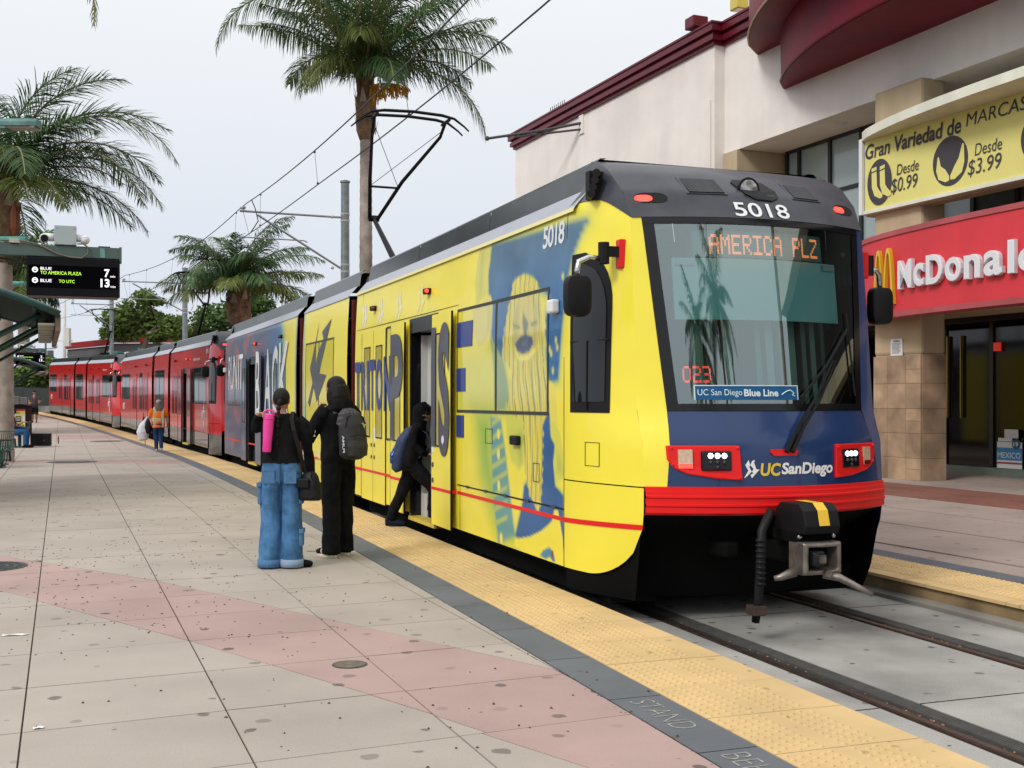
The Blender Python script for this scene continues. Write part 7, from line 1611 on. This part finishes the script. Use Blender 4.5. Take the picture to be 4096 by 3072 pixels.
for k in range(11):
    z = 1.55 - k * 0.042; r_ = (.024 if k % 2 else .018) * (1 - 0.035 * k); br.add(*(lambda q: (q.v, q.f))(ellips((-.005 - .002 * k, -.118 - .012 * math.sin(k * .4), z), (r_, r_ * .9, .028), 8)))
br.build('braid', m_hair, w, smooth=True)
m_den = M('denim', DEN, 0.9, noise=0.15, nscale=30, bump=0.3, bscale=160, coords='Object'); m_denl = M('denim_pale', (0.22, 0.30, 0.42), 0.9, noise=0.1, nscale=30, coords='Object'); m_dend = M('denim_seam', (0.07, 0.12, 0.22), 0.9)
for sg_ in (-1, 1):
    etube([(.103 * sg_, 0, .012), (.103 * sg_, 0, .05), (.103 * sg_, 0, .085)], [(.118, .137), (.12, .139), (.114, .132)]).build('rolled_cuff', m_denl if sg_ > 0 else m_den, w, smooth=True)
    MB().box2((.10 * sg_ - .06, -.136, .80), (.10 * sg_ + .06, -.118, .93)).build('back_pocket', m_den, w, bevel=0.006)
    MB().box2((.10 * sg_ - .061, -.139, .922), (.10 * sg_ + .061, -.13, .927)).build('pocket_seam', m_dend, w)
    for z, h in ((.60, .2), (.20, .16)):
        if z < .3 and sg_ < 0: continue
        MB().box2((sg_ * .168, -.075, z), (sg_ * .212, .06, z + h)).build('cargo_pocket', m_den, w, bevel=0.018); MB().box2((sg_ * .172, -.085, z + h - .035), (sg_ * .219, .07, z + h + .01)).build('pocket_flap', m_den, w, bevel=0.008)
MB().box2((-.004, -.148, .80), (.004, -.128, .985)).build('centre_seam', m_dend, w)
sh_b = M('clog_black', (0.012, 0.012, 0.013), 0.5)
for sg_, d in ((1, (1.0, .25)), (-1, (-.3, 1))): remesh([(shoe(d, (.08 * sg_ + (.02 if sg_ > 0 else 0), -.02, 0), .28, .056), BLK)], 'shoe', w, m_body, 0.01, 3)
# her things
m_pink_p = M('bottle_pink', (0.75, 0.035, 0.30), 0.35, coat=0.3)
bt = empty('water_bottle', (-2.285, 10.66, 1.10), (R(-3), R(3), 0)); tag(bt, 'bright pink water bottle held over the shoulder of the person in jeans', 'bottle')
etube([(0, 0, 0), (0, 0, .015), (0, 0, .12), (0, 0, .24), (0, 0, .30)], [.036, .041, .043, .049, .05], n=22).build('bottle_body', m_pink_p, bt, smooth=True, auto=40)
etube([(0, 0, .30), (0, 0, .305), (0, 0, .345), (0, 0, .36)], [.047, .052, .05, .03], n=22).build('bottle_lid', m_pink_p, bt, smooth=True, auto=40)
MB().tube([(-.045, 0, .335), (-.05, 0, .375), (-.01, 0, .395), (.04, 0, .385), (.05, 0, .34)], .009, 8).build('bottle_handle', m_pink_p, bt, smooth=True)
m_bag = M('bag_black', (0.008, 0.008, 0.009), 0.5, spec=0.2, noise=0.2, nscale=20, bump=0.2, bscale=60, coords='Object')
hb = empty('shoulder_bag', (-1.905, 10.78, 0.64), (0, 0, R(-25))); tag(hb, 'black shoulder bag hanging at the hip of the person in jeans', 'bag')
remesh([(etube([(0, 0, .0), (0, 0, .02), (0, 0, .14), (0, 0, .23), (0, 0, .27)], [(.11, .07), (.125, .085), (.115, .08), (.09, .055), (.06, .03)], n=20), BLK)], 'bag_body', hb, m_bag, 0.01, 2)
MB().box2((-.09, -.105, .12), (.05, -.07, .21)).build('bag_flap', m_bag, hb, bevel=0.012); MB().tube([(.06, -.06, .22), (.09, -.09, .28), (.12, -.08, .2), (.11, -.06, .12)], .008, 6).build('bag_loop', m_bag, hb)
ang = R(-25); IR = lambda x, y, z: (lambda dx, dy: (dx * math.cos(-ang) - dy * math.sin(-ang), dx * math.sin(-ang) + dy * math.cos(-ang), z - .64))(x + 1.905, y - 10.78)
st_pts = [IR(-1.95, 10.76, .90), IR(-1.985, 10.69, 1.10), IR(-2.04, 10.695, 1.3), IR(-2.07, 10.73, 1.415), IR(-2.075, 10.83, 1.475), IR(-2.05, 10.93, 1.40)]
mbx = MB(); mbx.grid([[(p[0] - .022, p[1], p[2]), (p[0] + .022, p[1], p[2])] for p in st_pts]); o = mbx.build('bag_strap', m_bag, hb); so_ = o.modifiers.new('s', 'SOLIDIFY'); so_.thickness = 0.006
# ------------------------------------------------------------------ man in black hoodie
mn = person('person in black hoodie and black trousers with long dark hair', -1.765, 11.62, R(46))
pr = []
for sg_ in (-1, 1):
    hx = .095 * sg_; fy = .03 * sg_
    pr.append((etube([(hx * 1.15, fy, .04), (hx * 1.15, fy, .12), (hx * 1.1, fy, .32), (hx * 1.05, fy * .7 + .01, .52), (hx, 0, .78), (hx * .9, 0, .92), (hx * .8, 0, 1.0)], [(.085, .105), (.083, .10), (.086, .097), (.088, .095), (.098, .108), (.10, .118), (.09, .11)]), BLK))
pr.append((etube([(0, 0, .88), (0, 0, .98), (0, 0, 1.06)], [(.16, .12), (.175, .128), (.165, .12)]), BLK))
pr.append((etube([(0, 0, .95), (0, 0, 1.0), (0, 0, 1.15), (0, 0, 1.32), (0, -.01, 1.44), (0, -.005, 1.52), (0, 0, 1.57)], [(.195, .14), (.20, .145), (.195, .138), (.205, .138), (.20, .125), (.14, .10), (.08, .075)]), BLK))
pr.append((etube([(0, -.06, 1.44), (0, -.085, 1.50), (0, -.07, 1.565), (0, -.03, 1.60)], [(.13, .05), (.15, .06), (.13, .055), (.09, .045)]), BLK))
pr.append((etube([(0, .0, 1.52), (0, .02, 1.60), (0, .04, 1.64)], [.06, .055, .06]), SKIN))
pr.append((ellips((0, .055, 1.695), (.078, .098, .115)), SKIN)); pr.append((ellips((0, .158, 1.68), (.013, .02, .022), 8), SKIN))
pr.append((etube([(-.16, 0, 1.49), (-.215, .0, 1.43), (-.235, .08, 1.30), (-.225, .185, 1.19), (-.21, .22, 1.20), (-.14, .235, 1.32), (-.075, .225, 1.43)], [.07, .07, .064, .06, .056, .052, .042]), BLK))
pr.append((etube([(.16, 0, 1.49), (.215, 0, 1.43), (.245, .01, 1.28), (.25, .06, 1.16), (.2, .16, 1.12), (.1, .22, 1.14)], [.07, .07, .062, .056, .052, .042]), BLK))
remesh(pr, 'body', mn, m_body, 0.010, 3, 0.012)
hand(mn, (-.072, .225, 1.435), (.25, -.05, 1), (.3, -1, 0), 1.0, curl=1.1); hand(mn, (.1, .22, 1.14), (-1, .2, .2), (0, -1, 0), 1.0, curl=0.8)
hp = [(ellips((0, .03, 1.735), (.094, .108, .098), 16), BLK), (etube([(0, -.02, 1.72), (0, -.045, 1.62), (-.005, -.05, 1.54), (-.01, -.05, 1.50)], [(.10, .075), (.118, .075), (.11, .06), (.07, .04)]), BLK)]
for k in range(46):
    a = random.uniform(1.9, 4.8) if k % 2 else random.uniform(2.6, 3.6); r_ = .098; x = r_ * math.cos(a + 1.57 - math.pi / 2 + 1.2); sd_ = random.choice((-1, 1))
    th_ = random.uniform(-1.9, 1.2); x = -.10 * math.cos(th_) * sd_; y = .02 - .10 * abs(math.sin(th_)); z = random.uniform(1.58, 1.68)
    hp.append((etube([(x, y, z + .06), (x * 1.12, y * 1.1 - .005, z), (x * 1.1, y * 1.08, z - .06), (x * 1.02, y, z - .11)], [.016, .02, .017, .008], n=8), BLK))
remesh(hp, 'hair', mn, m_hair, 0.009, 2)
CREAM = (0.62, 0.58, 0.42)
for sg_ in (-1, 1):
    remesh([(shoe((-.05, 1), (.105 * sg_, .03 * sg_, 0), .30, .052, .018), (0.012, .012, .013)), (etube([(.105 * sg_, .03 * sg_ + .03, .055), (.105 * sg_, .03 * sg_ + .10, .058)], [(.054, .03), (.053, .026)], n=10), (.65, .65, .63)), (etube([(.105 * sg_, .03 * sg_ + .19, .045), (.105 * sg_, .03 * sg_ + .214, .04)], [(.040, .022), (.02, .016)], n=10), (.65, .65, .63))], 'shoe', mn, m_body, 0.008, 2)
    etube([(.105 * sg_ - .0, .03 * sg_, .0), (.105 * sg_, .03 * sg_, .012), (.105 * sg_, .03 * sg_, .028)], [(0.0, 0.0)] * 3)
    s_ = MB(); pts_ = [(.105 * sg_ + .055 * math.cos(q * math.pi / 10) * (1 if abs(math.sin(q * math.pi / 10)) < .95 else .9), .03 * sg_ + .068 + .15 * math.sin(q * math.pi / 10)) for q in range(20)]; s_.prism(pts_, 0.0, 0.03); s_.build('shoe_sole', M('sole_cream', CREAM, 0.7), mn, bevel=0.006)
m_wt = M('print_white', (0.62, 0.62, 0.62), 0.7)
text_obj('sleeve_print', 'PUMA', m_wt, mn, lambda x, y, h: (-.268 + .0 * x + .012 * y, .02 + .05 * y + .0 * x, 1.22 + .17 * x), offset=.02)
text_obj('hem_print', 'PUMA', m_wt, mn, lambda x, y, h: (-.197 - .008 + .0 * y, .03 + .03 * y, 0.99 + .11 * x), offset=.02)
# grey backpack
c0 = Vector((-1.765, 11.62, 0)); rt = Matrix.Rotation(R(46), 3, 'Z'); pb_ = c0 + rt @ Vector((0.0, -.235, 1.0))
bp = empty('backpack', pb_, (R(-4), 0, R(46))); tag(bp, 'grey and black backpack with white lettering on the person in the hoodie', 'backpack')
GR = (0.075, 0.07, 0.075); BP2 = (0.022, 0.021, 0.022)
m_pack = M('pack_fabric', GR, 0.8, attr=True, noise=0.2, nscale=30, bump=0.3, bscale=120, coords='Object')
remesh([(etube([(0, 0.01, 0.0), (0, 0, .03), (0, -.02, .18), (0, -.015, .33), (0, .01, .44), (0, .03, .485)], [(.11, .06), (.145, .10), (.155, .115), (.15, .105), (.125, .08), (.07, .04)], n=22), BP2), (etube([(0, .03, .34), (0, .02, .45), (0, .04, .50)], [(.155, .085), (.13, .075), (.07, .03)], n=20), GR), (etube([(0, -.085, .02), (0, -.09, .12), (0, -.085, .21)], [(.115, .05), (.125, .06), (.11, .045)], n=18), (.03, .028, .028))], 'pack_body', bp, m_pack, 0.010, 3)
MB().tube([(-.12, -.06, .25), (-.125, -.075, .33), (-.10, -.07, .41), (0, -.065, .445), (.10, -.07, .41), (.125, -.075, .33), (.12, -.06, .25)], .006, 6).build('zip', m_black, bp)
MB().tube([(-.115, -.125, .215), (0, -.15, .235), (.115, -.125, .215)], .006, 6).build('zip', m_black, bp)
text_obj('pack_lettering', 'PUMA', m_wt, bp, lambda x, y, h: (-.148 - .003, -.055 + .035 * (1 - y) - .02, .06 + .17 * x), offset=.03)
mbx = MB(); mbx.add([(.02 + .07 * x, -.135, .29 + .06 * y) for x, y in ((0, .9), (.3, .75), (.45, .2), (.6, 0), (.62, .35), (.8, .5), (1.0, .95), (.75, .7), (.55, .75), (.35, 1.0))], [tuple(range(10))]); mbx.build('pack_emblem', M('emblem_lime', (0.45, 0.50, 0.22), 0.6), bp)
for sg_ in (-1, 1): o = MB().grid([[(sg_ * .11 - .022, p[0], p[1]), (sg_ * .11 + .022, p[0], p[1])] for p in ((.09, .46), (.16, .53), (.25, .52), (.35, .42), (.37, .30))]).build('pack_strap', M('strap_grey', GR, 0.8), bp); q_ = o.modifiers.new('s', 'SOLIDIFY'); q_.thickness = .012
# ------------------------------------------------------------------ youth stepping aboard
KX, KY, KR = -1.26, 14.25, R(-93)
kd_ = person('person in black with hood up stepping through the open tram door', KX, KY, KR)
pr = []
pr.append((etube([(-.11, -.27, .10), (-.105, -.23, .22), (-.09, -.13, .42), (-.07, -.05, .60), (-.06, -.01, .76), (-.05, 0, .84)], [.062, .066, .075, .088, .10, .09]), BLK))
pr.append((etube([(.10, .27, .22), (.10, .29, .32), (.095, .30, .46), (.085, .26, .54), (.065, .12, .68), (.05, .02, .80)], [.058, .064, .072, .082, .098, .10]), BLK))
pr.append((etube([(0, -.01, .70), (0, 0, .80), (0, .02, .88)], [(.13, .11), (.15, .125), (.15, .12)]), BLK))
pr.append((etube([(0, .0, .76), (0, .02, .90), (0, .06, 1.08), (0, .09, 1.20), (0, .11, 1.28), (0, .12, 1.33)], [(.16, .13), (.165, .13), (.17, .125), (.165, .11), (.11, .085), (.07, .065)]), BLK))
pr.append((etube([(0, .10, 1.26), (0, .11, 1.33), (0, .135, 1.43), (0, .14, 1.50), (0, .13, 1.56)], [(.085, .085), (.092, .10), (.100, .12), (.09, .112), (.04, .05)]), BLK))
pr.append((ellips((0, .172, 1.395), (.062, .055, .085)), SKIN)); pr.append((ellips((0, .232, 1.385), (.011, .018, .02), 8), SKIN))
pr.append((etube([(-.14, .09, 1.24), (-.185, .08, 1.18), (-.195, .10, 1.06), (-.18, .16, .95), (-.13, .22, .93)], [.058, .058, .052, .047, .04]), BLK)); pr.append((etube([(.14, .09, 1.24), (.185, .07, 1.17), (.195, .08, 1.04), (.185, .16, .94), (.14, .22, .92)], [.058, .058, .052, .047, .04]), BLK))
remesh(pr, 'body', kd_, m_body, 0.010, 3, 0.010)
hand(kd_, (-.13, .22, .93), (.5, .85, -.1), (0, 0, -1), .9, curl=.9); hand(kd_, (.14, .22, .92), (-.5, .85, -.1), (0, 0, -1), .9, curl=.9)
CR = (0.012, 0.018, 0.038)
for (x, y, z0) in ((-.11, -.29, .0), (.10, .28, .135)): remesh([(shoe((-.1 if z0 == 0 else 0, 1), (x, y + .02, 0), .26, .052, z0), CR), (etube([(x, y - .05, z0 + .08), (x, y + .02, z0 + .085)], [(.045, .02), (.046, .02)], n=10), CR)], 'shoe', kd_, m_body, 0.009, 3)
c0 = Vector((KX, KY, 0)); rt = Matrix.Rotation(KR, 3, 'Z')
b2 = empty('backpack', c0 + rt @ Vector((0.0, -.16, .70)), (R(-14), 0, KR)); tag(b2, 'navy blue backpack with shiny pocket on the person stepping aboard', 'backpack')
NB = (0.014, 0.028, 0.085)
m_npack = M('pack_navy', NB, 0.6, noise=0.25, nscale=18, bump=0.4, bscale=60, coords='Object')
remesh([(etube([(0, .02, 0), (0, 0, .03), (0, -.02, .2), (0, -.01, .38), (0, .03, .52), (0, .06, .58)], [(.10, .05), (.14, .09), (.15, .11), (.145, .10), (.12, .075), (.06, .03)], n=20), NB)], 'pack_body', b2, m_npack, 0.011, 3)
remesh([(etube([(0, -.08, .08), (0, -.095, .18), (0, -.085, .32)], [(.10, .045), (.115, .055), (.09, .03)], n=16), NB)], 'pack_pocket', b2, M('pack_shiny', (0.02, 0.09, 0.30), 0.12, metal=0.6, noise=0.6, nscale=22, bump=0.8, bscale=25, coords='Object'), 0.010, 2)
for sg_ in (-1, 1): o = MB().grid([[(sg_ * .10 - .02, p[0], p[1]), (sg_ * .10 + .02, p[0], p[1])] for p in ((.06, .50), (.14, .58), (.24, .56), (.32, .46), (.3, .32), (.2, .2))]).build('pack_strap', m_npack, b2); q_ = o.modifiers.new('s', 'SOLIDIFY'); q_.thickness = .012
# ------------------------------------------------------------------ worker in orange vest walking away
wk = person('person in orange safety vest and jeans walking away along the tactile edge', -10.95, 35.45, R(20))
OR = (0.80, 0.17, 0.02); pr = []; DJ = (0.02, 0.045, 0.12)
pr.append((etube([(-.06, .02, .07), (-.065, .02, .2), (-.075, .04, .42), (-.08, .02, .62), (-.07, 0, .80)], [.055, .06, .075, .09, .10]), DJ)); pr.append((etube([(.07, -.16, .10), (.07, -.11, .24), (.075, -.01, .42), (.08, .01, .62), (.07, 0, .80)], [.055, .06, .075, .09, .10]), DJ))
pr.append((etube([(0, 0, .72), (0, 0, .82)], [(.15, .12), (.16, .125)]), DJ))
pr.append((etube([(0, 0, .74), (0, 0, .80), (0, .02, 1.0), (0, .04, 1.20), (0, .06, 1.32), (0, .07, 1.37)], [(.19, .14), (.195, .145), (.185, .135), (.195, .13), (.17, .10), (.07, .06)]), OR))
pr.append((ellips((0, .10, 1.47), (.075, .09, .105)), SKIN))
pr.append((etube([(-.15, .05, 1.29), (-.21, .05, 1.22), (-.25, .10, 1.10)], [.075, .075, .07]), OR)); pr.append((etube([(.15, .05, 1.29), (.22, .04, 1.2), (.255, .02, 1.09)], [.075, .075, .07]), OR))
LS = (0.36, 0.32, 0.29); pr.append((etube([(-.24, .08, 1.13), (-.27, .14, 1.04), (-.31, .22, 1.06)], [.045, .042, .036]), LS)); pr.append((etube([(.245, .03, 1.12), (.265, .03, .98), (.27, .06, .86)], [.045, .042, .036]), LS))
remesh(pr, 'body', wk, m_body, 0.015, 3, 0.008)
hand(wk, (-.31, .22, 1.06), (-.6, .7, .1), (0, 0, -1), 1.0, curl=1.2); hand(wk, (.27, .06, .86), (0, .1, -1), (-1, 0, 0), 1.0, (.03, .01, .015), curl=1.0)
etube([(0, .085, 1.50), (0, .085, 1.56), (0, .09, 1.605)], [(.086, .10), (.08, .095), (.03, .04)]).build('cap', M('cap_grey', (0.33, 0.32, 0.33), 0.8), wk, smooth=True)
remesh([(etube([(0, .06, 1.54), (0, .03, 1.46), (.01, -.01, 1.36), (.03, -.05, 1.25), (.05, -.06, 1.16)], [(.08, .06), (.095, .06), (.135, .05), (.12, .03), (.04, .012)]), BLK)], 'hair', wk, m_hairg, .014, 2)
m_refl = M('reflective_grey', (0.42, 0.43, 0.42), 0.4); m_lime = M('vest_lime', (0.70, 0.70, 0.10), 0.6)
def belt(z, dz, mt, nm, g=1.03):
    s0_ = np.interp(z, [.8, 1.0, 1.2], [.195, .185, .195]); s1_ = np.interp(z, [.8, 1.0, 1.2], [.145, .135, .13]); yc = np.interp(z, [.8, 1.0, 1.2], [0, .02, .04])
    MB().rings([[(s0_ * g * math.cos(q * math.pi / 12), yc + s1_ * g * math.sin(q * math.pi / 12), zz) for q in range(24)] for zz in (z - dz, z + dz)], cap=False).build(nm, mt, wk, smooth=True)
belt(.985, .045, m_lime, 'vest_trim', 1.025); belt(.985, .025, m_refl, 'vest_band', 1.045)
for sg_ in (-1, 1):
    for ww, mt, o_ in ((.042, m_lime, 0.0), (.025, m_refl, .004)):
        MB().grid([[(sg_ * .105 - ww, y - o_, z), (sg_ * .105 + ww, y - o_, z)] for y, z in ((-.118, .76), (-.112, .9), (-.098, 1.0), (-.088, 1.1), (-.080, 1.2), (-.05, 1.30), (.03, 1.375))]).build('vest_band', mt, wk)
for (x, y, z0, d) in ((-.06, .03, 0.0, (0, 1)), (.07, -.15, .03, (0, 1))): remesh([(shoe(d, (x, y, 0), .27, .05, z0), (.45, .44, .44))], 'shoe', wk, m_body, .012, 2)
c0 = Vector((-10.95, 35.45, 0)); rt = Matrix.Rotation(R(20), 3, 'Z')
def carried(nm, lab, cat, loc): o = empty(nm, c0 + rt @ Vector(loc), (0, 0, R(20))); return tag(o, lab, cat)
g = carried('plastic_bag', 'large white plastic bag carried by the person in the orange vest', 'bag', (-.46, .16, .30))
remesh([(etube([(.03, 0, .04), (.02, 0, .09), (0, 0, .3), (.03, 0, .5), (.09, .02, .66), (.12, .04, .76)], [(.10, .08), (.15, .12), (.19, .14), (.14, .10), (.06, .05), (.02, .02)]), (.7, .7, .73))], 'bag_body', g, M('plastic_white', (0.62, 0.62, 0.66), 0.45, noise=0.12, nscale=9, bump=0.9, bscale=14, coords='Object'), .015, 2)
g = carried('hand_bag', 'black bag carried next to the white plastic bag', 'bag', (-.31, .10, .55))
remesh([(etube([(0, 0, 0), (0, 0, .05), (0, 0, .2), (0, 0, .36), (0, .01, .48)], [(.07, .05), (.11, .08), (.12, .09), (.08, .06), (.02, .02)]), BLK)], 'bag_body', g, m_bag, .014, 2)
g = carried('grabber_stick', 'dark litter grabber held upright by the person in the vest', 'tool', (-.43, .30, 1.0)); MB().tube([(.0, 0, -.05), (.0, 0, .06)], .03, 8).build('grip', m_black, g); MB().tube([(0.05, 0, -.8), (.0, 0, .2)], .012, 6).build('rod', m_black, g)
g = carried('spray_bottle', 'white bottle in the right hand of the person in the vest', 'bottle', (.25, .06, .56)); etube([(-.04, 0, 0), (-.03, 0, .05), (0, 0, .16), (.02, 0, .2), (.03, 0, .25)], [.045, .045, .04, .022, .018]).build('bottle_body', m_white, g, smooth=True); MB().tube([(.03, 0, .25), (.035, 0, .28)], .02, 8).build('bottle_cap', m_wt, g)
# ------------------------------------------------------------------ far man facing the camera
fm = person('person in dark shirt and black shorts with cap facing the camera far away', (138 - 2048) / 4577 * 62, 62, R(180 + 10))
pr = []; GS = (0.06, 0.055, 0.055)
for sg_ in (-1, 1): pr.append((etube([(.10 * sg_, 0, .06), (.10 * sg_, -.02, .25), (.10 * sg_, 0, .48), (.10 * sg_, 0, .55)], [.04, .058, .055, .06]), (.20, .11, .075))); pr.append((etube([(.105 * sg_, 0, .46), (.10 * sg_, 0, .7), (.08 * sg_, 0, .9)], [(.10, .11), (.105, .115), (.10, .11)]), BLK))
pr.append((etube([(0, 0, .84), (0, 0, 1.0), (0, 0, 1.25), (0, 0, 1.42), (0, 0, 1.49)], [(.185, .13), (.185, .13), (.21, .13), (.19, .10), (.07, .06)]), GS)); pr.append((etube([(0, .08, 1.50), (0, .11, 1.42), (0, .135, 1.34)], [(.05, .03), (.045, .03), (.01, .01)]), SKIN))
pr.append((etube([(0, 0, 1.46), (0, .02, 1.56)], [.055, .055]), SKIN)); pr.append((ellips((0, .03, 1.635), (.078, .095, .115)), SKIN)); pr.append((ellips((0, .13, 1.62), (.013, .02, .022), 8), SKIN)); pr.append((etube([(-.06, .09, 1.57), (0, .115, 1.555), (.06, .09, 1.57)], [.02, .022, .02]), (.03, .02, .015)))
for sg_ in (-1, 1):
    pr.append((etube([(.17 * sg_, 0, 1.40), (.235 * sg_, 0, 1.32), (.25 * sg_, .03, 1.14)], [.07, .075, .07]), GS)); pr.append((etube([(.245 * sg_, .02, 1.18), (.255 * sg_, .06, 1.06), ((.16 if sg_ > 0 else -.33) , .24, 1.05 if sg_ > 0 else 1.14)], [.045, .043, .033]), SKIN))
remesh(pr, 'body', fm, m_body, .018, 3)
hand(fm, (.16, .24, 1.05), (-.8, .5, .1), (0, 0, 1), 1.0); hand(fm, (-.33, .24, 1.14), (-.8, .4, .3), (0, 0, 1), 1.0)
etube([(0, .02, 1.66), (0, .02, 1.73), (0, .02, 1.765)], [(.088, .105), (.08, .096), (.03, .04)]).build('cap', m_black, fm, smooth=True); MB().box2((-.07, .10, 1.675), (.07, .19, 1.69)).build('cap_brim', m_black, fm, bevel=.005)
for sg_ in (-1, 1): remesh([(shoe((.2 * sg_, 1), (.10 * sg_, 0, 0), .28, .05), (.03, .03, .03))], 'shoe', fm, m_body, .014, 2)
# ------------------------------------------------------------------ seated person half hidden by the palm trunk
st2 = person('seated person in blue jeans half hidden by the left palm trunk', (50 - 2048) / 4577 * 38, 38.0, R(-70))
pr = []; J2 = (0.03, 0.10, 0.25)
for sg_, kx in ((-1, .02), (1, -.03)): pr.append((etube([(.09 * sg_, .0, .50), (.10 * sg_, .25, .55), (.11 * sg_, .42 + kx, .54), (.11 * sg_, .44 + kx, .46), (.11 * sg_, .42 + kx, .25), (.11 * sg_, .42 + kx, .09)], [.11, .10, .085, .08, .07, .07]), J2))
pr.append((etube([(0, -.02, .45), (0, -.03, .62)], [(.17, .13), (.175, .13)]), J2)); pr.append((etube([(0, -.03, .58), (0, -.05, .8), (0, -.03, 1.0), (0, 0, 1.08)], [(.18, .13), (.185, .13), (.19, .12), (.07, .06)]), (.08, .03, .05)))
pr.append((etube([(0, 0, 1.05), (0, .02, 1.14)], [.05, .05]), SKIN)); pr.append((ellips((0, .03, 1.22), (.075, .095, .11)), (.03, .02, .02)))
for sg_ in (-1, 1): pr.append((etube([(.17 * sg_, -.02, 1.0), (.22 * sg_, .05, .82), (.21 * sg_, .16, .74)], [.065, .058, .05]), (.08, .03, .05))); pr.append((etube([(.21 * sg_, .14, .75), (.14 * sg_, .32, .86)], [.042, .035]), SKIN))
remesh(pr, 'body', st2, m_body, .017, 3)
hand(st2, (.14, .32, .86), (-.1, 1, .1), (0, 0, -1), 1.0); hand(st2, (-.14, .32, .86), (.1, 1, .1), (0, 0, -1), 1.0)
for sg_, kx in ((-1, .02), (1, -.03)): remesh([(shoe((0, 1), (.11 * sg_, .42 + kx, 0), .29, .055), BLK)], 'shoe', st2, m_body, .014, 2)
bench((60 - 2048) / 4577 * 38, 38.15, R(-70), 'green metal bench under the seated person', 2)
